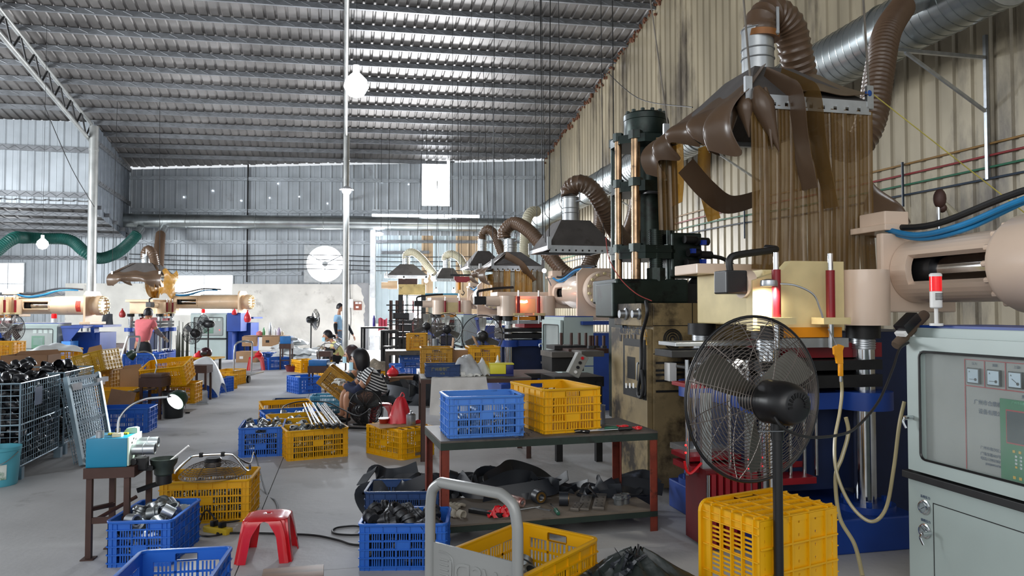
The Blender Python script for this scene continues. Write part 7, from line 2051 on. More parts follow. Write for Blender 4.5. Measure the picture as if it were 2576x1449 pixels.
		MB().ball(a + f * .06 * s - up * .022, .06 * s, 12, 8, (.62 + .9 * abs(f.x), .62 + .9 * abs(f.y), .62)).obj('shoe', shoe or M_black, t)
	return t
def stripes(name, c0, c1, scale, axis='Z', rot=(0, 0, 0)):
	m = bpy.data.materials.new(name); m.use_nodes = True; nt = m.node_tree; N = nt.nodes; L = nt.links
	tc = N.new('ShaderNodeTexCoord'); mp = N.new('ShaderNodeMapping'); mp.inputs['Rotation'].default_value = rot
	w = N.new('ShaderNodeTexWave'); w.bands_direction = axis; w.inputs['Scale'].default_value = scale; w.inputs['Distortion'].default_value = .6; w.inputs['Detail Scale'].default_value = .6
	r = N.new('ShaderNodeValToRGB'); r.color_ramp.interpolation = 'CONSTANT'
	r.color_ramp.elements[0].color = lin(c0); r.color_ramp.elements[1].position = .55; r.color_ramp.elements[1].color = lin(c1)
	L.new(tc.outputs['Object'], mp.inputs[0]); L.new(mp.outputs[0], w.inputs['Vector']); L.new(w.outputs['Fac'], r.inputs[0]); L.new(r.outputs[0], N['Principled BSDF'].inputs['Base Color'])
	N['Principled BSDF'].inputs['Roughness'].default_value = .85
	return m
q = lambda x, y, c: W(x, y, c)
M_stripe = stripes('striped_knit', '#1e2028', '#d8d8d8', 9.5, 'Z', (0, math.radians(-28), 0))
M_blackcl = mat('black_trousers', '#15171c', .85, 0, .15, 8)
M_gw = mat('white_glove', '#d9d9d4', .9, 0, .1, 20); M_gg = mat('greenish_glove', '#a9b1a0', .9, 0, .15, 20)
# striped worker
c = 9.4
person('worker in a black and white striped shirt seated with back to us, white gloves', (q(948, 1058, c).x, c, 0), (-1, -.05, 0), dict(
	head=q(904, 906, c - .02), neck=q(920, 928, c), chest=q(934, 950, c), hip=q(952, 1003, c), shl=q(931, 940, c - .17), shr=q(925, 938, c + .17),
	ell=q(900, 985, c - .22), elr=q(885, 975, c + .2), wrl=q(862, 967, c - .12), wrr=q(866, 962, c + .1), knl=q(873, 990, c - .15), knr=q(866, 985, c + .17), anl=q(876, 1050, c - .15), anr=q(862, 1044, c + .17)),
	M_stripe, M_blackcl, mat('dark_check_sleeve', '#2c3350', .85, 0, .3, 20), mask=True, bob=True, glove_m=M_gw, calf=True, s=1.12)
red_stool('red plastic stool under the striped worker', Vector((q(960, 1058, 9.4).x, 9.42, 0)), .2, 1.0)
c = 10.5
person('worker with brown hair and camouflage sleeves, mostly hidden by the striped worker', (q(905, 1020, c).x, c, 0), (-1, -.12, 0), dict(
	head=q(884, 893, c), neck=q(897, 912, c), chest=q(906, 930, c), hip=q(918, 985, c), shl=q(902, 925, c - .17), shr=q(898, 924, c + .17),
	ell=q(882, 950, c - .25), elr=q(870, 950, c + .2), wrl=q(858, 938, c - .2), wrr=q(852, 942, c + .1), knl=q(865, 975, c - .15), knr=q(860, 972, c + .17), anl=q(868, 1018, c - .15), anr=q(858, 1014, c + .17)),
	mat('grey_shirt', '#9ba0a4', .85, 0, .2, 6), M_blackcl, mat('camouflage_cloth', '#3a3f3a', .85, 0, .5, 18, '#14161a', .5, 14), hair=M_hairbr, mask=True, bob=True, glove_m=M_gg, s=1.05)
c = 17.6
person('worker in a pale yellow shirt and face mask sitting at the back by the post', (q(850, 929, c).x, c, 0), (-1, -.35, 0), dict(
	head=q(824, 846, c), neck=q(836, 858, c), chest=q(846, 872, c), hip=q(853, 905, c), shl=q(842, 867, c - .18), shr=q(843, 866, c + .16),
	ell=q(838, 884, c - .25), elr=q(828, 882, c + .2), wrl=q(815, 878, c - .2), wrr=q(812, 874, c + .05), knl=q(822, 898, c - .22), knr=q(818, 895, c + .1), anl=q(825, 926, c - .25), anr=q(815, 923, c + .1)),
	mat('pale_yellow_shirt', '#e2dd97', .85, 0, .1, 6), M_blackcl, M_blackcl, mask=True, bun=True, glove_m=M_glove, s=1.12)
t = thing('low_stool', 'low brown wooden stool under the worker in yellow', 'stool', (q(855, 929, 17.6).x, 17.65, 0), .2)
MB().box(-.17, .17, -.14, .14, .20, .235, .005).obj('seat_board', M_brown, t)
for x in (-.14, .11):
	for y in (-.11, .08): MB().box(x, x + .03, y, y + .03, 0, .20).obj('leg', M_brown, t, smooth=False)
c = 21.9
pm = q(860, 900, c); pm.z = 0
Z = lambda px, py: q(px, py, c)
person('man in a light blue T-shirt with dark arm sleeves standing behind the middle post', pm, (1, -.15, 0), dict(
	head=Z(856, 774), neck=Z(853, 787), chest=Z(856, 804), hip=Z(858, 838), shl=Z(851, 797) + V(0, .17, 0), shr=Z(850, 797) + V(0, -.18, 0),
	ell=Z(872, 820) + V(0, .2, 0), elr=Z(848, 820) + V(0, -.22, 0), wrl=Z(886, 846) + V(0, .2, 0), wrr=Z(852, 844) + V(0, -.24, 0), knl=Z(862, 869) + V(0, .1, 0), knr=Z(858, 869) + V(0, -.1, 0), anl=Z(862, 900) + V(0, .1, 0), anr=Z(856, 901) + V(0, -.1, 0)),
	mat('light_blue_shirt', '#9cc3e3', .85, 0, .08, 6), mat('faded_jeans', '#6d8299', .85, 0, .2, 6), M_blackcl, s=1.0)
c = 17.2
pk = q(364, 940, c); pk.z = 0
Z = lambda px, py: q(px, py, c)
person('worker in a salmon pink T-shirt seen from behind, bending to the left press', pk, (.1, 1, 0), dict(
	head=Z(367, 790) + V(0, .13, 0), neck=Z(366, 803) + V(0, .08, 0), chest=Z(365, 818), hip=Z(363, 868) + V(0, -.12, 0), shl=Z(347, 811) + V(0, .02, 0), shr=Z(384, 812) + V(0, .02, 0),
	ell=Z(340, 836) + V(0, .05, 0), elr=Z(393, 835) + V(0, .05, 0), wrl=Z(334, 851) + V(0, .2, 0), wrr=Z(402, 850) + V(0, .22, 0), knl=Z(353, 898) + V(0, -.02, 0), knr=Z(375, 898) + V(0, -.02, 0), anl=Z(352, 930) + V(0, -.08, 0), anr=Z(376, 930) + V(0, -.08, 0)),
	mat('salmon_shirt', '#d96f74', .85, 0, .15, 8), M_blackcl, mat('grey_oversleeve', '#6e676b', .85, 0, .2, 12), glove_m=M_glove, s=1.1)
# ------------------------------------------------------------------ floor clutter, middle right
t2t = table('work_table', 'brown steel table with a white cloth over its front edge, behind the blue crate', Vector((-.86, 6.95, 0)), math.radians(9), 1.06, .55, .78, .05, .05, M_tabletop, M_brown)
Mt = Matrix.Translation((-.86, 6.95, 0)) @ Matrix.Rotation(math.radians(9), 4, 'Z')
onB = lambda x, y, z=.78: Mt @ V(x, y, z)
def cloth(u, v):
	x = .10 + .52 * u
	if v < .3: return (x + .01 * math.sin(9 * v), .30 - v, .783 + .002 * math.sin(30 * u))
	d = (v - .3) / .7
	return (x + .04 * d * (u - .5) + .015 * math.sin(8 * u) * d, -.006 - .018 * abs(math.sin(9 * u + 3 * d)) * d - .01, .783 - .34 * d * (1 - .25 * u + .12 * math.sin(4 * u)))
tag(MB().surf(cloth, 34, 20, .003).obj('table_cloth', mat('white_cotton', '#cfcdca', .9, 0, .15, 5, bump=.4, bscale=14), None, (-.86, 6.95, 0), math.radians(9)), 'crumpled white cloth hanging over the edge of the brown table', 'cloth')
ct = crate('T', M_blusoot, 'low solid-looking dark blue tray with faint lettering on the brown table', onB(.215, .22, .785), math.radians(9)); ct.scale = (.70, .70, .9)
for ch in list(ct.children):
	pass
MB().box(-.225, .225, -.176, -.172, .012, .118).obj('front_panel', M_blusoot, ct, smooth=False)
M_faint = mat('faded_yellow_ink', '#8f8a5a', .7, 0, .2, 20)
text('lettering', '广州橡塑厂', .05, M_faint, ct, (-.16, -.187, .062)); text('lettering', 'YCB', .034, M_faint, ct, (-.04, -.187, .022))
tag(MB().surf(lambda u, v: ((u - .5) * .30, (v - .5) * .2, .02 + .19 * math.sin(PI * u) ** .8 * math.sin(PI * v) ** .7 + .02 * math.sin(15 * u + 3 * v) * math.sin(11 * v)), 22, 18, .002).obj('plastic_bag', film('clear_bag', '#cfd2d4', .5, .15, .3, 9), None, onB(.45, .2), .1), 'clear plastic bag bulging on the brown table beside the tray', 'bag')
glove('white glove lying inside the clear plastic bag', onB(.47, .12, .785), .3, M_gw)
tag(MB().surf(lambda u, v: ((u - .5) * .16, (v - .5) * .12, .01 + .16 * (1 - abs(2 * u - 1)) ** .6 * math.sin(PI * v) ** .6 + .012 * math.sin(19 * u + 8 * v)), 14, 12, .002).obj('plastic_bag', film('white_bag', '#dfe1e2', .75, .3, .2, 9), None, onB(.61, .25), .3), 'small white plastic bag between the clear bag and the yellow box', 'bag')
t = thing('tin_box', 'yellow and dark blue box on the right end of the brown table', 'box', onB(.68, .16, .78), math.radians(6))
MB().box(0, .155, 0, .15, .02, .11, .004).obj('yellow_end', mat('lemon_card', '#e6dc3c', .4, 0, .05), t); MB().box(.157, .23, 0, .15, .02, .11, .004).obj('blue_end', mat('navy_card', '#1b2366', .4, 0, .05), t)
MB().box(.0, .23, 0, .15, 0, .019).obj('foot_band', mat('navy_card', '#1b2366', .4), t, smooth=False); MB().box(-.003, .235, -.003, .153, .11, .122, .003).obj('lid', mat('lemon_card', '#e6dc3c', .4), t)
t = thing('glue_bottle', 'white bottle with an orange label behind the yellow box', 'bottle', onB(.79, .42, .78))
MB().lathe([(.028, 0), (.03, .01), (.03, .11), (.012, .14), (.010, .17), (.004, .19), (0, .19)], 16).obj('bottle', M_white, t); MB().lathe([(.031, .02), (.031, .09)], 16).obj('label', mat('orange_label', '#e04a1c', .5), t)
# lower bench left of the brown table with a yellow crate and cardboard box behind
table('side_bench', 'narrow dark bench left of the brown table', Vector((-.98, 7.85, 0)), math.radians(9), 1.5, .5, .74, .06, .05, M_tabletop, M_dark, cat='bench')
cy1 = crate('C', M_yeldirty, 'grubby yellow crate with a pale rim on the dark bench', V(-.83, 8.05, .745), math.radians(98))
t = thing('cardboard_box', 'open cardboard box with Chinese print on the dark bench', 'box', V(-.65, 8.10, .745), math.radians(9))
bw, bd, bh = .31, .26, .24
mb = MB()
for (a, b, cc_, d) in ((0, bw, 0, .006), (0, bw, bd - .006, bd), (0, .006, .006, bd - .006), (bw - .006, bw, .006, bd - .006)): mb.box(a, b, cc_, d, 0, bh)
mb.box(0, bw, 0, bd, 0, .006); mb.obj('carton', M_card, t, smooth=False)
MB().prism([(.0, bh), (.006, bh), (-.04 + .06, bh + .13), (.012, bh + .13)], .02, bd, 'y').obj('flap', M_card, t, smooth=False)
MB().prism([(bw - .006, bh), (bw, bh), (bw - .07, bh + .15), (bw - .078, bh + .15)], .02, bd, 'y').obj('flap', M_card, t, smooth=False)
MB().box(.03, bw - .03, .05, bd - .02, bh - .02, bh + .005).obj('inner_sheet', M_white, t, smooth=False)
text('box_print', '公主麦', .05, M_black, t, (.12, -.001, .13)); text('box_print', '|||', .06, M_brown, t, (.01, -.001, .06))
crate('C', M_yel, 'yellow crate behind the open cardboard box on the dark bench', V(-.33, 8.22, .745), math.radians(100))
# third table with a yellow crate on top
table('work_table', 'grey steel table with a yellow crate on top, farther back', q(969, 1000, 12.1) * V(1, 1, 0), math.radians(10), 1.35, .6, .755, .07, .06, M_tabletop, M_tabletop)
crate('C', M_yel, 'clean yellow crate on the grey table farther back', q(1037, 880, 12.2) + V(.05, .22, .0) - V(0, 0, .0), math.radians(95))
CRATES[-1].location.z = .76
for lab, px, py, c_, m, kind, rz in (('pale blue crate under the grey table, upper one', 1041, 904, 12.7, M_blupale, 'T', .1), ('blue crate under the grey table, lower one', 1046, 917, 12.7, M_blu, 'T', .1),
									('blue crate beyond the grey table near the doorway', 1012, 880, 15.8, M_blu, 'M', .2)):
	p = q(px, py, c_); p.z = max(0, p.z - .05);
	if 'beyond' in lab: p.z = 0
	crate(kind, m, lab, p, rz)
t = thing('cardboard_box', 'closed brown cardboard box with a white label under the grey table', 'box', V(q(980, 949, 11.6).x, 11.6, .12), math.radians(6))
MB().box(0, .36, 0, .3, 0, .235, .004).obj('carton', M_carddk, t); MB().box(.14, .24, -.002, .0, .10, .17).obj('label', M_white, t, smooth=False); MB().prism([(0, .236), (.36, .24), (.37, .262), (.02, .248)], -.02, .2, 'y').obj('flap', M_carddk, t, smooth=False)
t = thing('low_plank', 'dark low plank platform under the cardboard box', 'platform', V(q(975, 949, 11.6).x - .05, 11.5, 0), math.radians(6)); MB().box(0, 1.1, 0, .6, .08, .118).obj('deck', M_dark, t, smooth=False)
for x in (0, 1.04): MB().box(x, x + .06, 0, .6, 0, .079).obj('bearer', M_dark, t, smooth=False)
sackbag('red bag on the cardboard box under the grey table', V(q(987, 912, 11.8).x, 11.85, .52), .10, .16, mat('red_film', '#d8303a', .3))
crate('M', M_yel, 'yellow crate with a sack on it between the seated workers and the grey table', V(q(943, 940, 13.6).x, 13.8, 0), .1)
tag(MB().surf(lambda u, v: ((u - .5) * .5, (v - .5) * .35, .02 + .2 * math.sin(PI * u) ** .7 * math.sin(PI * v) + .03 * math.sin(13 * u) * math.sin(9 * v)), 18, 14, .004).obj('sack', mat('olive_sack', '#7d7262', .8, 0, .4, 8, '#b9aa98', .3, 14), None, V(q(943, 910, 13.6).x, 13.8, .29)), 'crumpled olive sack on the yellow crate near the doorway', 'sack')
red_stool('red plastic stool left of the grey table, in front of a yellow crate', V(q(960, 960, 12.6).x, 12.6, 0), .3, 1.25)
# steel frame benches at the doorway
table('steel_bench', 'thin steel frame bench by the doorway with a purple bottle on it', q(907, 890, 20.5) * V(1, 1, 0), .05, .72, .5, .97, .05, .06, M_tabletop, M_dark, cat='bench')
table('steel_bench', 'second steel frame bench with a step, right of the first by the doorway', q(957, 905, 18.6) * V(1, 1, 0), .05, .42, .4, .93, .05, .06, M_tabletop, M_dark, cat='bench', shelf=.52)
p = q(940, 832, 20.7); t = thing('purple_bottle', 'purple bottle standing on the steel bench by the doorway', 'bottle', V(p.x, 20.75, .975)); MB().lathe([(.035, 0), (.04, .02), (.04, .22), (.025, .26), (.02, .31), (0, .31)], 14).obj('bottle', mat('purple_plastic', '#4d3fa3', .3), t)
p = q(963, 818, 21.5); tag(MB().surf(lambda u, v: ((u - .5) * .26, .02 * math.sin(18 * u), -.36 * v + .03 * math.sin(7 * u)), 16, 8, .006).obj('red_cloth', mat('rose_cloth', '#d85a6e', .8, 0, .2, 9), None, p + V(0, 0, .19)), 'rose red cloth hanging on a line by the doorway', 'cloth')
# steel mug and small lot on the grey table
t = thing('steel_mug', 'steel can on the grey table right of the yellow crate', 'mug', V(q(1090, 878, 12.3).x, 12.4, .76)); MB().lathe([(.08, 0), (.085, .19), (.078, .19), (.075, .01), (0, .01)], 18).obj('cup', M_steel, t)
# stand with red bag things on the upturned crate
zc9 = .290
pc9 = c9.location.copy()
tag(MB().box(-.24, .22, -.17, .16, 0, .006).obj('cardboard_sheet', M_card, None, V(pc9.x - .02, pc9.y - .02, zc9), .5, smooth=False), 'flattened cardboard sheet on the upturned yellow crate', 'cardboard')
t = thing('bag', 'bright red carrier bag standing up on the upturned yellow crate', 'bag', V(pc9.x - .02, pc9.y + .05, zc9 + .007), .2)
def rb(u, v):
	a = 2 * PI * u; r = (.085 * (1 - v) ** .55 + .018) * (1 + .10 * math.sin(5 * a + 4 * v))
	return (r * 1.15 * math.cos(a) + .02 * v, r * .8 * math.sin(a), .26 * v + .004 * math.sin(9 * a))
MB().surf(rb, 28, 14, .002).obj('bag_body', mat('red_film', '#d8303a', .3), t); MB().tube(spline([(.005, 0, .24), (.03, 0, .30), (.055, 0, .27), (.03, 0, .235)], 5), .006, 6).obj('handle', mat('red_film', '#d8303a', .3), t)
t = thing('steel_caddy', 'small lidded steel tin beside the red bag', 'tin', V(pc9.x + .12, pc9.y - .09, zc9 + .007)); MB().lathe([(.045, 0), (.047, .005), (.047, .10), (.03, .115), (.0, .118)], 22).obj('tin', M_steel, t); MB().lathe([(.006, .118), (.013, .13), (.008, .14), (0, .14)], 10).obj('lid_knob', M_steel, t)
t = thing('food_tub', 'clear tub of red sauce with a white lid left of the red bag', 'tub', V(pc9.x - .165, pc9.y + .02, zc9 + .007)); MB().lathe([(.04, 0), (.052, .045), (0, .045)], 20).obj('tub', mat('chilli_red', '#8a2413', .3), t); MB().lathe([(.056, .045), (.056, .053), (0, .056)], 20).obj('lid', M_white, t)
tag(MB().surf(lambda u, v: ((u - .5) * .16, (v - .5) * .07, .005 + .03 * math.sin(PI * u) * math.sin(PI * v)), 10, 8, .002).obj('red_wrapper', mat('red_film', '#d8303a', .3), None, V(pc9.x + .17, pc9.y + .03, zc9 + .007), .9), 'red plastic wrapper at the right edge of the upturned crate', 'wrapper')
# rods across the middle row
rg = random.Random(21)
for i in range(11):
	a = q(790 + i * 7.5 + rg.uniform(-3, 3), 1070 + rg.uniform(-3, 6), 7.05); a.z = .31 + .012 * (i % 3)
	b = q(762 + i * 5.5 + rg.uniform(-4, 4), 1030, 8.6); b.z = .32 + .012 * ((i + 1) % 3)
	t = thing('steel_rod', 'bright steel rod with a dark sleeve end, lying across the middle row of crates', 'rod', a, group='rods lying across the middle row')
	MB().cyl((0, 0, 0), b - a, .0095, n=10).obj('shaft', M_chrome, t); e_ = (b - a).normalized(); MB().cyl(-e_ * .02, e_ * .07, .016, n=12).obj('end_sleeve', M_dark, t)
cable('cord curving over the dark blue crate to the floor fan', [q(706, 1050, 8.3), q(708, 1030, 8.5), q(722, 1018, 8.8), q(760, 1010, 9.0), q(820, 1012, 9.0), q(862, 1030, 8.9), q(900, 1046, 8.75), q(930, 1030, 8.7)], .008)
# ------------------------------------------------------------------ second row of lathe stands
def stand(label, p, rz, w, d, h, box, box_h, mb_, group=None, lamp=None, sleeve=True):
	t = thing('lathe_stand', label, 'stand', p, rz, group)
	for x in (0, w - .03):
		for y in (0, d - .03): MB().box(x, x + .03, y, y + .03, 0, h).obj('leg', M_brown, t, smooth=False)
	MB().box(-.01, w + .01, -.01, d + .01, h - .02, h + .10).obj('apron', M_brown, t, smooth=False)
	MB().box(.0, w, .005, .02, h * .4, h * .4 + .03).obj('stretcher', M_brown, t, smooth=False)
	if box: MB().box(0, w, .01, d, h + .101, h + .101 + box_h, .004).obj('motor_box', box, t)
	zt = h + .101 + (box_h if box else 0)
	if sleeve:
		for y in (.06, .13): MB().pipe((w + .002, y, zt - .07), (w + .13, y, zt - .07), .03, .024, 14).obj('spindle_sleeve', M_steel, t)
	if lamp:
		MB().tube(spline([(w * .5, d * .5, zt)] + [(w * .5 + x * lamp, d * .5, zt + z) for x, z in ((-.02, .12), (.03, .24), (.14, .29), (.26, .27))], 7), .009, 8).obj('gooseneck', M_chrome, t)
		MB().lathe([(.02, -.05), (.05, -.03), (.07, .04), (.06, .045), (0, .03)], 16, (w * .5 + .30 * lamp, d * .5, zt + .25), (lamp * .6, 0, -.5)).obj('lamp_head', M_greenedge if mb_ is None else mb_, t)
	return t
stand('brown lathe stand with a blue motor box and chrome lamp before the seated workers', G(775, 988), .05, .31, .3, .36, M_bluelt and mat('mid_blue_enamel', '#1f6fb5', .4), .10, M_steel, lamp=1)
stand('tall grey stand with a small blue motor box before the white sacks', G(703, 930), .05, .26, .25, .52, mat('mid_blue_enamel', '#1f6fb5', .4), .18, None)
stand('brown stand with a dark lamp bent to the left, beside the black bucket', G(350, 1056), .05, .27, .28, .44, mat('brown_head', '#503a34', .5), .05, mat('dark_green_head', '#1d3a2c', .35), lamp=-1, sleeve=False)
stand('brown stand in front of the crate with the white sack', G(477, 1010), .05, .25, .25, .46, None, 0, None, sleeve=False)
stand('brown stand with a lamp arch beside the worker in yellow', G(797, 940), .05, .30, .25, .40, None, 0, mat('lamp_alloy', '#8f9296', .3, .7), lamp=1, sleeve=False)
for lab, p0, p1, kind, m, sh in (('blue crate left of the blue-topped lathe stand', (752, 992), (808, 988), 'M', M_blu, True), ('yellow crate with dark goods beyond the workers\' gloves', (828, 975), (868, 972), 'C', M_yel, True),
								 ('blue crate upside down by the tall grey stand', (679, 931), (728, 928), 'M', M_blu, False), ('yellow crate beside the red basin at the back', (760, 938), (796, 936), 'M', M_yel, True),
								 ('second yellow crate right of the red basin', (800, 940), (832, 938), 'M', M_yel, True)):
	crate_px(kind, m, lab, p0, p1, short=sh)
cL1_ = crate('T', mat('sky_blue_crate', '#58a5c8', .45, 0, .1), 'sky blue low crate at the feet of the seated workers, upper one', V(q(822, 985, 9.9).x, 10.1, .14), .05)
crate('T', mat('dusty_teal_crate', '#3b6f86', .5, 0, .2), 'dusty teal low crate at the feet of the seated workers, lower one', V(q(824, 985, 9.9).x, 10.1, .0), .05)
t = thing('basin', 'dark red basin of parts on the floor near the tall grey stand', 'basin', G(740, 934)); MB().lathe([(.17, 0), (.22, .13), (.235, .14), (.225, .14), (.165, .01), (0, .01)], 26).obj('bowl', mat('maroon_plastic', '#6a1d22', .35), t)
rg = random.Random(6)
for k in range(7):
	o = link('bushing', ME_bflg, None, t.location + V(rg.uniform(-.12, .12), rg.uniform(-.12, .12), rg.uniform(.08, .16)), (rg.uniform(0, 3), rg.uniform(0, 3), 0)); o.scale = (1.3,) * 3
	tag(o, 'dark bushing lying in the red basin', 'bushing', 'bushings in the red basin')
red_stool('red plastic stool in the open floor at the back, by the cardboard boxes', G(641, 931) + V(0, .1, 0), .3, 1.35)
bpy.data.objects['plastic_stool'].location.z = 0
sackbag('red bag lying on the red stool at the back', G(645, 931) + V(0, .15, .44), .10, .13, mat('red_film', '#d8303a', .3))
# desk with bottles and cartons before the whitewashed wall
DT = q(612, 905, 20.6) * V(1, 1, 0)
table('packing_desk', 'wooden desk with bottles on it against the whitewashed wall', DT, 0, 1.15, .5, .72, .04, .05, mat('desk_board', '#a08264', .6), M_dark, cat='desk')
for (x0, x1, z0, z1, lab) in ((.0, .40, .43, .70, 'cardboard carton hanging at the left front of the wooden desk'), (.56, 1.02, .43, .70, 'cardboard carton at the right front of the wooden desk'), (-.06, .50, .0, .30, 'cardboard carton on the floor in front of the wooden desk')):
	t = thing('cardboard_box', lab, 'box', DT + V(x0, -.12 if z0 else -.4, z0)); MB().box(0, x1 - x0, 0, .115 if z0 else .38, 0, z1 - z0, .004).obj('carton', M_card, t); MB().box(.1, .2, -.002, 0, .1, .17).obj('label', M_white if x0 < .5 else M_dark, t, smooth=False)
for x, h, r_, m_, lab in ((.68, .36, .045, M_steel, 'tall steel flask on the wooden desk'), (.50, .22, .04, mat('green_bottle', '#6fae7a', .2), 'green bottle on the wooden desk'), (.82, .20, .045, M_white, 'white tub on the wooden desk, right of the flask'), (.93, .22, .05, mat('lilac_tub', '#b9a9c4', .4), 'lilac tub on the wooden desk'), (.38, .12, .09, mat('pink_bag', '#d97d84', .5), 'pink bundle on the wooden desk'), (1.02, .12, .04, mat('cream_tub', '#d8c9b0', .4), 'cream tub at the right end of the wooden desk')):
	t = thing('bottle' if h > .13 else 'tub', lab, 'bottle' if h > .13 else 'tub', DT + V(x, .2, .725)); MB().lathe([(r_ * .9, 0), (r_, .01), (r_, h * .7), (r_ * .55, h * .85), (r_ * .5, h), (0, h)], 16).obj('vessel', m_, t)
for k, x in enumerate((.55, .80)): crate('T', M_blu, 'blue low crate under the wooden desk, %s one' % ('left' if k == 0 else 'right'), DT + V(x, .25, .1), PI / 2)
# heap of white woven sacks
rg = random.Random(31)
for i in range(17):
	px = rg.uniform(700, 800); lay = i / 17; c_ = 20.4 + rg.uniform(-.5, .6)
	p = q(px, 900, c_); p.z = .05 + .62 * lay * rg.uniform(.7, 1.0) * (1 - abs((px - 748) / 100))
	w_ = rg.uniform(.45, .75)
	tag(MB().surf(lambda u, v, w_=w_, i=i: ((u - .5) * w_, (v - .5) * .5, .02 + .12 * math.sin(PI * u) ** .5 * math.sin(PI * v) ** .5 + .025 * math.sin(12 * u + i) * math.sin(8 * v + 2 * i)), 14, 12, .006).obj('woven_sack', M_bagw, None, p, rg.uniform(-.6, .6)), 'folded white woven sack in the heap before the whitewashed wall', 'sack', 'white sacks heaped at the wall')
# fuse boxes on the bare plaster
p = BWp(BW(886, 765)[0], BW(886, 765)[1], .24)
t = thing('fuse_box', 'pale fuse box with hanging cables beside the brown board', 'fuse box', p); MB().box(-.12, .06, -.08, 0, -.14, .18, .006).obj('case', M_white, t)
mb = MB(); mb.tube(spline([(-.03, -.05, .18), (-.05, -.05, .8), (-.03, -.05, 1.6)], 5), .012, 6); mb.tube(spline([(-.02, -.05, -.14), (.0, -.06, -.6), (-.06, -.06, -1.3)], 5), .014, 6); mb.obj('cables', M_cable, t)
p = BWp(BW(903, 769)[0], BW(903, 769)[1], .24)
t = thing('socket_board', 'brown board with two white sockets on the whitewashed wall', 'socket board', p); MB().box(-.16, .13, -.03, 0, -.16, .15).obj('board', mat('brown_board', '#8d4f3c', .6), t, smooth=False)
for x, z in ((-.10, .06), (.02, .06), (-.08, -.09)): MB().box(x, x + .10, -.045, -.03, z, z + .07).obj('socket', M_white, t, smooth=False)
# round exhaust fan in its square frame (its daylight opening is window 5)
a, b, z0, z1 = O5
t = struct('window_5'); cx, cz = (a + b) / 2, (z0 + z1) / 2; rr = min(b - a, z1 - z0) * .485
mb = MB(); n = 40
sq = []
for k in range(n):
	an = 2 * PI * k / n + PI / 4; mx = max(abs(math.cos(an)), abs(math.sin(an)))
	sq.append((math.cos(an) / mx * (b - a) / 2, math.sin(an) / mx * (z1 - z0) / 2, math.cos(an) * rr, math.sin(an) * rr))
vs = [BWp(cx + s_[0], cz + s_[1], .06) for s_ in sq] + [BWp(cx + s_[2], cz + s_[3], .06) for s_ in sq] + [BWp(cx + s_[2], cz + s_[3], -.2) for s_ in sq]
mb.add(vs, [(k, (k + 1) % n, (k + 1) % n + n, k + n) for k in range(n)] + [(k + n, (k + 1) % n + n, (k + 1) % n + 2 * n, k + 2 * n) for k in range(n)]); mb.obj('fan_frame', M_galv, t, smooth=False)
mb = MB(); mb.add([BWp(cx + math.cos(2 * PI * k / n) * rr, cz + math.sin(2 * PI * k / n) * rr, -.18) for k in range(n)], [tuple(range(n))]); mb.obj('fan_daylight', M_sky, t, smooth=False)
mb = MB(); mb.cyl(BWp(cx, cz, -.1), BWp(cx, cz, .05), .10, n=14); mb.obj('fan_hub', M_galv, t)
for k in range(3):
	an = .5 + 2 * PI * k / 3; mb = MB(); mb.tube([BWp(cx, cz, .03), BWp(cx + math.cos(an) * rr, cz + math.sin(an) * rr, .03)], .018, 5); mb.obj('fan_strut', M_galv, t)
WI[0] = 5
# ------------------------------------------------------------------ wire cages at the left
def cage(label, O, rz, L, D, H, name='wire_cage', z0=.10):
	"""O: near right corner on the floor; x away from us along the aisle side, y to the left"""
	t = thing(name, label, 'cage', O, rz)
	mw = mat('blue_grey_wire', '#8fa6b4', .35, .6, .2, 8)
	def panel(nm, fn, a, b, nx, nz):
		mb = MB()
		for i in range(nx + 1):
			x = a * i / nx; mb.cyl(fn(x, 0), fn(x, b), .0028 if i % 6 else .005, n=4, caps=False)
		for j in range(nz + 1):
			z = b * j / nz; mb.cyl(fn(0, z), fn(a, z), .0028 if j % 6 else .005, n=4, caps=False)
		return mb.obj(nm, mw, t)
	h = H - z0
	panel('side_mesh', lambda x, z: V(x, 0, z0 + z), L, h, 18, 14)
	panel('side_mesh', lambda x, z: V(x, D, z0 + z), L, h, 18, 14)
	panel('end_mesh', lambda y, z: V(0, y, z0 + z), D, h, 14, 14)
	panel('end_mesh', lambda y, z: V(L, y, z0 + z), D, h, 14, 14)
	panel('bottom_mesh', lambda x, y: V(x, y, z0), L, D, 16, 14)
	for x in (0, L):
		for y in (0, D):
			MB().cyl((x, y, z0), (x, y, H), .009, n=8).obj('corner_post', mw, t); MB().box(x - .03, x + .03, y - .03, y + .03, 0, z0).obj('foot', mw, t, smooth=False)
	for z in (z0, z0 + h * .5, H):
		mb = MB(); mb.tube([(0, 0, z), (L, 0, z), (L, D, z), (0, D, z)], .008, 6, True); mb.obj('rail', mw, t)
	for x, z in ((.12, z0 + h * .35), (.12, H - .05), (L - .12, H - .05), (L - .1, z0 + h * .5)): MB().tube([(x, -.012, z), (x + .1, -.016, z + .01), (x + .1, -.016, z - .04), (x, -.012, z - .05)], .006, 6).obj('latch', mw, t)
	return t
V = lambda *a: Vector(a)
O1c = W(48, 1171, 6.25) * V(1, 1, 0)
e1 = (W(146, 1126, 7.18) - W(48, 1171, 6.25)); r1 = math.atan2(e1.y, e1.x); L1c = V(e1.x, e1.y, 0).length
cg1 = cage('blue-grey wire mesh cage full of dark rubber elbows at the left edge', O1c, r1, L1c, 1.0, .80)
MB().box(.30, .47, -.014, -.008, .58, .74).obj('label_plate', mat('frosted_plate', '#8f9db5', .5), cg1, smooth=False)
O2c = W(146, 1120, 7.28) * V(1, 1, 0)
cg2 = cage('second wire mesh cage of elbows right behind the first', O2c + V(.02, .05, 0), r1, .95, 1.0, .80)
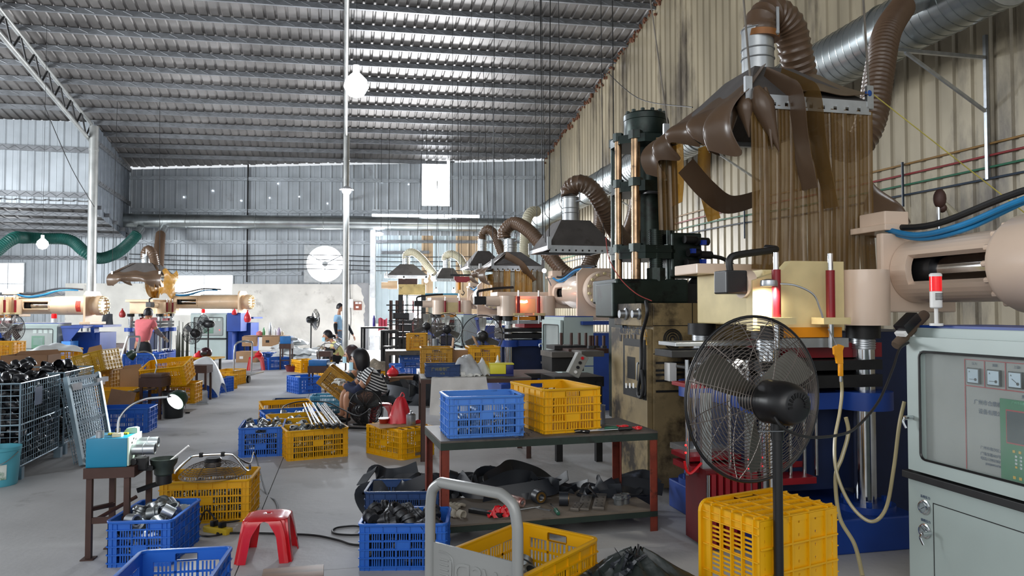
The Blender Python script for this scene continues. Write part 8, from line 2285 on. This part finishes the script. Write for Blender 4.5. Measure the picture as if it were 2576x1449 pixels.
M1 = Matrix.Translation(O1c) @ Matrix.Rotation(r1, 4, 'Z'); M2 = Matrix.Translation(O2c + V(.02, .05, 0)) @ Matrix.Rotation(r1, 4, 'Z')
rg = random.Random(15)
for MM, Lc, nt_, lab, grp in ((M1, L1c, 46, 'glossy black rubber elbow heaped on top of the near wire cage', 'elbows in the near wire cage'), (M2, .95, 34, 'glossy black rubber elbow heaped on top of the second wire cage', 'elbows in the second wire cage')):
	nx = 7
	for i in range(nt_):
		o = link('rubber_elbow', ME_elb); fx, fy = (i % nx + .5) / nx, (i // nx + .5) / (nt_ / nx)
		o.location = MM @ V(.06 + (Lc - .12) * fx + rg.uniform(-.04, .04), .07 + .86 * fy + rg.uniform(-.04, .04), .74 + rg.uniform(-.02, .06) + .07 * math.sin(PI * fx) * math.sin(PI * fy)); o.rotation_euler = (rg.uniform(0, 6), rg.uniform(0, 6), rg.uniform(0, 6)); o.scale = (1.25,) * 3
		tag(o, lab, 'pipe elbow', grp)
	for i in range(64):
		o = link('rubber_elbow', ME_elb); o.location = MM @ V(.07 + (Lc - .14) * ((i % 8 + .5) / 8) + rg.uniform(-.03, .03), .08 + rg.uniform(0, .04), .14 + .075 * (i // 8) + rg.uniform(-.02, .02)); o.rotation_euler = (rg.uniform(0, 6), rg.uniform(0, 6), rg.uniform(0, 6)); o.scale = (1.2,) * 3
		tag(o, lab.replace('heaped on top of', 'pressed against the mesh of'), 'pipe elbow', grp)
	if MM is M1:
		for i in range(56):
			o = link('rubber_elbow', ME_elb); o.location = MM @ V(.08 + rg.uniform(0, .04), .07 + .86 * ((i % 7 + .5) / 7), .14 + .075 * (i // 7)); o.rotation_euler = (rg.uniform(0, 6), rg.uniform(0, 6), rg.uniform(0, 6)); o.scale = (1.2,) * 3
			tag(o, 'glossy black rubber elbow behind the front mesh of the near wire cage', 'pipe elbow', grp)
	mb = MB(); mb.box(.15, Lc - .1, .16, .9, .12, .70); o = mb.obj('elbow_heap', mat('elbow_core', '#1a1b1f', .5, 0, .4, 14, bump=1.0, bscale=16), None); o.matrix_world = MM; tag(o, lab.replace('elbow heaped on top of', 'elbows buried deep inside'), 'pipe elbow', grp, 'stuff')
# leaning cage gate
a, b = W(208, 1136, 6.7), W(281, 1098, 7.35); at, bt = W(166, 950, 6.95), W(246, 937, 7.75)
a.z = .02; b.z = .02
t = thing('cage_gate', 'folded wire cage panel with a galvanised frame leaning on the second cage', 'cage panel', (0, 0, 0))
mw = MATS['blue_grey_wire']
fr = lambda u, v: a.lerp(b, u).lerp(at.lerp(bt, u), v)
for (u0, v0, u1, v1) in ((0, 0, 0, 1), (1, 0, 1, 1)):
	mb = MB(); mb.tube([fr(u0, v0), fr(u1, v1)], .028, 4); mb.obj('stile', mw, t, smooth=False)
for v in (.05, .46, .86, .97): MB().tube([fr(0, v), fr(1, v)], .02, 4).obj('cross_bar', mw, t, smooth=False)
mb = MB()
for i in range(1, 14): mb.cyl(fr(i / 14, .04), fr(i / 14, .97), .0058, n=4, caps=False)
for j in range(1, 26): mb.cyl(fr(0, j / 26), fr(1, j / 26), .0058, n=4, caps=False)
mb.obj('mesh', mw, t)
d_ = V(-.10, .05, -.02)
mb = MB()
for i in range(0, 14): mb.cyl(fr(i / 13, .02) + d_, fr(i / 13, .95) + d_, .004, n=4, caps=False)
for j in range(1, 26): mb.cyl(fr(0, j / 26) + d_, fr(1, j / 26) + d_, .004, n=4, caps=False)
mb.obj('back_mesh', mw, t)
for v, ext in ((.90, 1.25), (.05, 1.2)):
	p0, p1 = fr(.85, v), fr(.85, v) + (fr(1, v) - fr(0, v)).normalized() * .32; MB().tube([p0, p1], .035, 4).obj('hook_arm', M_galv, t, smooth=False)
for v in (.88, .04): MB().tube([fr(.04, v), fr(.32, v)], .045, 4).obj('hinge_plate', M_galv, t, smooth=False)
# teal bucket
p = W(-3, 1210, 6.05) * V(1, 1, 0)
t = thing('teal_bucket', 'teal bucket with a green and white label cut off by the left edge', 'bucket', p)
MB().lathe([(.125, 0), (.13, .01), (.15, .28), (.157, .285), (.157, .31), (.145, .31), (.122, .02), (0, .02)], 30).obj('pail', mat('teal_bucket_plastic', '#58aec2', .35, 0, .12, 5), t)
mb = MB(); mb.tube(spline([(.155, 0, .27), (.12, -.12, .20), (0, -.17, .17), (-.12, -.12, .20)], 6), .004, 6); mb.obj('bail', M_steel, t)
def lb(u, v):
	an = math.radians(-85 + 50 * u); z = .06 + .12 * v; r_ = .131 + .02 * z / .28 + .0035; return (r_ * math.cos(an), r_ * math.sin(an), z)
MB().surf(lb, 8, 4, .001).obj('label', mat('green_white_label', '#dfe8e2', .5, 0, 0, 1, '#2f7a52', .5, 9), t)
# ------------------------------------------------------------------ heap of crates, cartons and bins on the left
q = lambda x, y, c: W(x, y, c)
def put(kind, m, lab, px, py, c_, deg, z=None, rot=None, **k):
	p = q(px, py, c_)
	if z is not None: p.z = z
	return crate(kind, m, lab, p, math.radians(deg), rot=rot, **k)
put('M', M_blu, 'big blue crate with a brown flap in it, right of the leaning cage panel', 318, 1090, 8.75, 12, 0)
put('M', M_yel, 'large yellow crate stuffed with white sheeting, high at the left', 148, 922, 11.4, 40, None)
put('M', M_blu, 'blue crate below the stuffed yellow crate at the left', 152, 940, 11.4, 42, .28)
put('M', M_yel, 'yellow crate at the bottom of the stuffed stack at the left', 155, 960, 11.4, 38, 0)
put('M', mat('olive_yellow_crate', '#b9930c', .45, 0, .15, 3, '#6b4d10', .2, 5), 'olive yellow crate tipped towards us, right of the stuffed one', 252, 935, 10.5, 0, rot=(math.radians(-14), 0, math.radians(95)))
put('M', M_yeldirty, 'brownish yellow crate under the tipped olive one', 262, 950, 10.9, 95, .28)
put('M', M_yel, 'yellow crate on the floor under the tipped olive one', 268, 985, 10.7, 95, 0)
put('M', M_yel, 'yellow crate cut off at the left edge before the cabinet', 2, 902, 12.2, 5, None)
put('M', M_blu, 'blue crate carrying the yellow one at the left edge', 0, 930, 12.2, 5, .30)
put('M', M_blu, 'flat blue crate lying on the planks left of the pink-shirted worker', 365, 906, 12.6, 4, .40)
put('M', M_blu, 'blue crate below the planks left of the pink-shirted worker', 372, 930, 12.6, 4, .10)
put('M', M_yel, 'big yellow crate tilted on the heap, its long slotted side to us', 428, 962, 10.2, 0, rot=(math.radians(16), math.radians(-6), math.radians(4)))
put('M', M_yel, 'yellow crate under the big tilted one in the heap', 446, 992, 10.5, 8, .12)
put('M', M_blu, 'blue crate under a white sack, in front of the trolley handle at the back', 503, 1001, 12.2, 14, 0)
put('S', M_blu, 'blue crate on end beside the crate with the white sack', 547, 990, 12.9, 80, 0)
put('S', M_yel, 'yellow crate leaning beside the blue one on end', 556, 980, 13.3, 75, 0)
put('M', M_yel, 'yellow crate standing apart at the right end of the left heap', 577, 968, 14.2, 85, 0)
put('M', M_blu, 'blue crate with dark rods laid over it in the left heap', 392, 1012, 10.3, 10, .0)
put('M', M_yel, 'yellow crate glimpsed behind the leaning cage panel', 284, 985, 9.6, 12, .12)
put('M', M_yel, 'pale yellow crate far back left of the silver hand rail', 298, 915, 14.0, 5, .12)
put('M', M_yel, 'yellow crate with a grey cover beside the red bag at the back', 452, 905, 14.6, 5, .2)
# white sheeting and sacks
def sheet(lab, p, w, d, h, m, rz=0, cat='sheet', name='plastic_sheet', droop=.0, k=3):
	return tag(MB().surf(lambda u, v: ((u - .5) * w, (v - .5) * d, h * math.sin(PI * u) ** .6 * math.sin(PI * v) ** .6 + .03 * math.sin(9 * u + k) * math.sin(7 * v + k) - droop * (abs(2 * u - 1) ** 3 + abs(2 * v - 1) ** 3)), 22, 18, .004).obj(name, m, None, p, rz), lab, cat)
z_ = q(148, 922, 11.4).z + .285
sheet('white sheeting spilling from the stuffed yellow crate', q(140, 875, 11.3) * V(1, 1, 0) + V(0, 0, z_), .66, .46, .06, M_bagw, .7, droop=.03)
sheet('translucent white sack lying over the blue crate at the back', q(514, 930, 12.1), .60, .45, .20, film('milky_sack', '#dfe3e6', .9, .4, .1), .1, 'sack', 'woven_sack', .22)
# cartons
for lab, px, py, c_, w_, d_, h_, rz, m in (('large open cardboard carton at the left edge behind the near wire cage', 0, 934, 8.6, .50, .4, .18, 12, M_carddk), ('brown cardboard carton standing in the middle of the left heap', 300, 985, 9.9, .24, .2, .30, 18, M_card)):
	p = q(px, py, c_); t = thing('cardboard_box', lab, 'box', p, math.radians(rz))
	mb = MB()
	for (x0, x1, y0, y1) in ((0, w_, 0, .006), (0, w_, d_ - .006, d_), (0, .006, 0, d_), (w_ - .006, w_, 0, d_)): mb.box(x0, x1, y0, y1, 0, h_)
	mb.box(0, w_, 0, d_, 0, .006); mb.obj('carton', m, t, smooth=False)
	MB().prism([(0, h_), (w_, h_), (w_ * .92, h_ + .05), (w_ * .1, h_ + .03)], d_ - .006, d_, 'y').obj('flap', m, t, smooth=False)
t = thing('pallet_box', 'low dark stand under the large carton at the left', 'stand', q(0, 934, 8.6) * V(1, 1, 0) - V(.15, 0, 0), math.radians(12)); MB().box(0, .72, 0, .5, .55, q(0, 934, 8.6).z - .002).obj('top', M_brown, t, smooth=False)
for x in (.02, .64):
	for y in (.02, .42): MB().box(x, x + .05, y, y + .05, 0, .55).obj('leg', M_brown, t, smooth=False)
tag(MB().prism([(0, 0), (.28, .02), (.22, .24), (.06, .2)], 0, .006, 'y').obj('cardboard_sheet', M_card, None, q(212, 908, 11.0), .3, smooth=False), 'sheet of cardboard standing up behind the tipped olive crate', 'cardboard')
tag(MB().prism([(0, 0), (.30, -.02), (.34, .16), (.05, .22)], 0, .006, 'y').obj('cardboard_sheet', M_carddk, None, q(268, 1022, 9.3), .25, smooth=False), 'brown cardboard flap sticking out above the big blue crate', 'cardboard')
tag(MB().box(-.6, .6, -.15, .15, 0, .02).obj('plank', mat('grey_plank', '#8c8580', .7, 0, .3, 6), None, q(398, 909, 12.4) * V(1, 1, 0) + V(.05, -.45, .40), .03, smooth=False), 'grey plank lying across the crates left of the pink-shirted worker', 'plank')
# dark and bright rods on the heap
rg = random.Random(12)
for i in range(9):
	a = q(282 + 5 * i, 998 - 1.5 * i, 9.4); b = q(412 + 5 * i + rg.uniform(-4, 4), 962 + i * .8, 10.6)
	t = thing('flat_bar', 'long dark flat bar slanting across the left heap', 'bar', a, group='flat bars on the left heap')
	MB().cyl((0, 0, 0), b - a, .014, n=6).obj('bar', (M_dark, M_dark, M_galv)[i % 3], t, smooth=False)
# bins
p = G(433, 1054)
t = thing('black_bucket', 'black plastic bucket on the floor right of the left heap', 'bucket', p + V(-.05, .13, 0))
MB().lathe([(.122, 0), (.126, .01), (.142, .27), (.15, .275), (.146, .285), (.152, .30), (.148, .31), (.155, .345), (.148, .35), (.138, .35), (.12, .02), (0, .02)], 30).obj('pail', mat('matt_black_plastic', '#17191b', .55, 0, .2, 8), t)
MB().tube(spline([(.15, 0, .30), (.165, .0, .2), (.16, .02, .12)], 5), .005, 6).obj('bail', M_steel, t)
p = G(516, 1018)
t = thing('square_tin', 'shiny square tin standing upside down on the open floor', 'tin', p + V(-.09, .08, 0), .5)
MB().box(-.08, .08, -.08, .08, .012, .20, .008).obj('can', M_steel, t); MB().box(-.088, .088, -.088, .088, 0, .014, .004).obj('rim', M_galv, t)
for lab, px, py in (('white square tin with a red cap behind the black bucket', 468, 1015), ('white tin half hidden behind the black bucket on its left', 405, 1036)):
	t = thing('square_tin', lab, 'tin', G(px, py) + V(0, .1, 0), .1); MB().box(-.05, .05, -.08, .08, 0, .18, .006).obj('can', M_white, t); MB().cyl((-.02, 0, .18), (-.02, 0, .20), .025, n=12).obj('cap', M_redbr, t); MB().tube([(-.03, -.04, .18), (-.03, -.04, .215), (-.03, .05, .215), (-.03, .05, .18)], .005, 6).obj('handle', M_redbr, t)
tag(MB().box(-.03, .03, -.012, .012, 0, .018, .004).obj('black_file', M_black, None, G(472, 1040), .1), 'small black tool lying on the floor right of the black bucket', 'tool')
# flat-bed trolley handle at the back left
p = G(590, 966)
t = thing('hand_trolley', 'hand trolley with a silver tube handle at the right end of the left heap', 'trolley', p + V(0, .2, 0), 0)
k_ = 14.2 / FPX; x = lambda px: (px - 590) * k_; z = lambda py: (966 - py) * k_
MB().tube(spline([(x(578), .0, .18), (x(579), 0, z(885)), (x(581), .05, z(866)), (x(588), .25, z(861)), (x(602), .35, z(863)), (x(606), .4, z(872)), (x(604), .4, .18)], 6), .018, 10).obj('handle', M_steel, t)
MB().box(-.12, .25, -.05, .75, .14, .18, .01).obj('deck', M_galv, t)
for sx in (0, .18): MB().cyl((sx - .02, .05, .07), (sx + .02, .05, .07), .07, n=18).obj('wheel', M_black, t)
# silver hand rail in front of the pink-shirted worker
t = thing('hand_rail', 'bent silver tube rail standing left of the pink-shirted worker', 'rail', q(298, 930, 14.5) * V(1, 1, 0))
x = lambda px: (px - 298) * 14.5 / FPX; z = lambda py: q(298, py, 14.5).z
MB().tube(spline([(x(296), 0, .0), (x(300), 0, z(920)), (x(312), .1, z(853)), (x(317), .12, z(848)), (x(330), .2, z(848)), (x(334), .25, z(853)), (x(320), .35, z(900)), (x(316), .4, 0)], 6), .02, 8).obj('tube', M_steel, t)
# table with the round blue tray at the left
tp = q(182, 905, 17.5) * V(1, 1, 0); zt = q(182, 866, 17.5).z
table('work_table', 'dark brown table behind the heap with a round blue tray on it', tp, .02, .98, .6, zt, .12, .06, M_brown, M_brown)
t = thing('round_tray', 'round blue plastic tray on the dark brown table at the left', 'tray', q(236, 864, 17.7) * V(1, 1, 0) + V(0, .05, zt)); MB().lathe([(.24, 0), (.26, .01), (.28, .10), (.27, .10), (.24, .015), (0, .015)], 30).obj('tray', mat('mid_blue_plastic', '#3f7fd0', .4), t)
t = thing('steel_mug', 'steel cup hanging over the edge of the dark brown table', 'mug', q(236, 870, 17.2) * V(1, 1, 0) + V(0, .2, zt)); MB().lathe([(.05, 0), (.055, .12), (.05, .12), (.045, .01), (0, .01)], 16).obj('cup', M_steel, t)
# red bag and dark helmet on a yellow lid, fan foot area
sackbag('bright red bag on the crates before the grey cabinet at the back', q(501, 884, 14.8), .11, .14, mat('red_film', '#d8303a', .3))
t = thing('helmet', 'dark maroon helmet right of the red bag before the grey cabinet', 'helmet', q(518, 896, 14.8)); MB().lathe([(.10, 0), (.115, .04), (.11, .11), (.07, .16), (0, .18)], 20).obj('shell', mat('maroon_shell', '#3a1a24', .25), t)
MB().box(-.06, .06, -.118, -.10, .03, .08, .01).obj('visor', M_black, t)
tag(MB().box(-.35, .35, -.25, .25, 0, .03).obj('yellow_board', M_yel, None, q(510, 898, 14.8) - V(0, 0, .035), 0, smooth=False), 'yellow board under the red bag and the helmet', 'board')
t = thing('packing_stand', 'low steel stand holding the yellow board before the grey cabinet', 'stand', q(510, 898, 14.8) * V(1, 1, 0)); zz2 = q(510, 898, 14.8).z - .037
for sx in (-.3, .26):
	for sy in (-.2, .16): MB().box(sx, sx + .04, sy, sy + .04, 0, zz2).obj('leg', M_dark, t, smooth=False)
# dried palm leaves standing behind
t = thing('dark_bundle', 'tall dark bundle standing between the left press and the grey cabinet', 'bundle', q(455, 905, 18.6) * V(1, 1, 0))
rg = random.Random(4)
for i in range(12):
	a_ = rg.uniform(-.16, .16); h_ = rg.uniform(.75, 1.2); w_ = .05
	MB().surf(lambda u, v: (a_ + (u - .5) * w_ * (1 - .8 * v) + .12 * a_ * v, .12 * math.sin(i) + .1 * (u - .5) ** 2, h_ * v), 3, 6, .004).obj('blade_leaf', mat('dark_olive_leaf', '#3c4030', .7, 0, .4, 8), t)
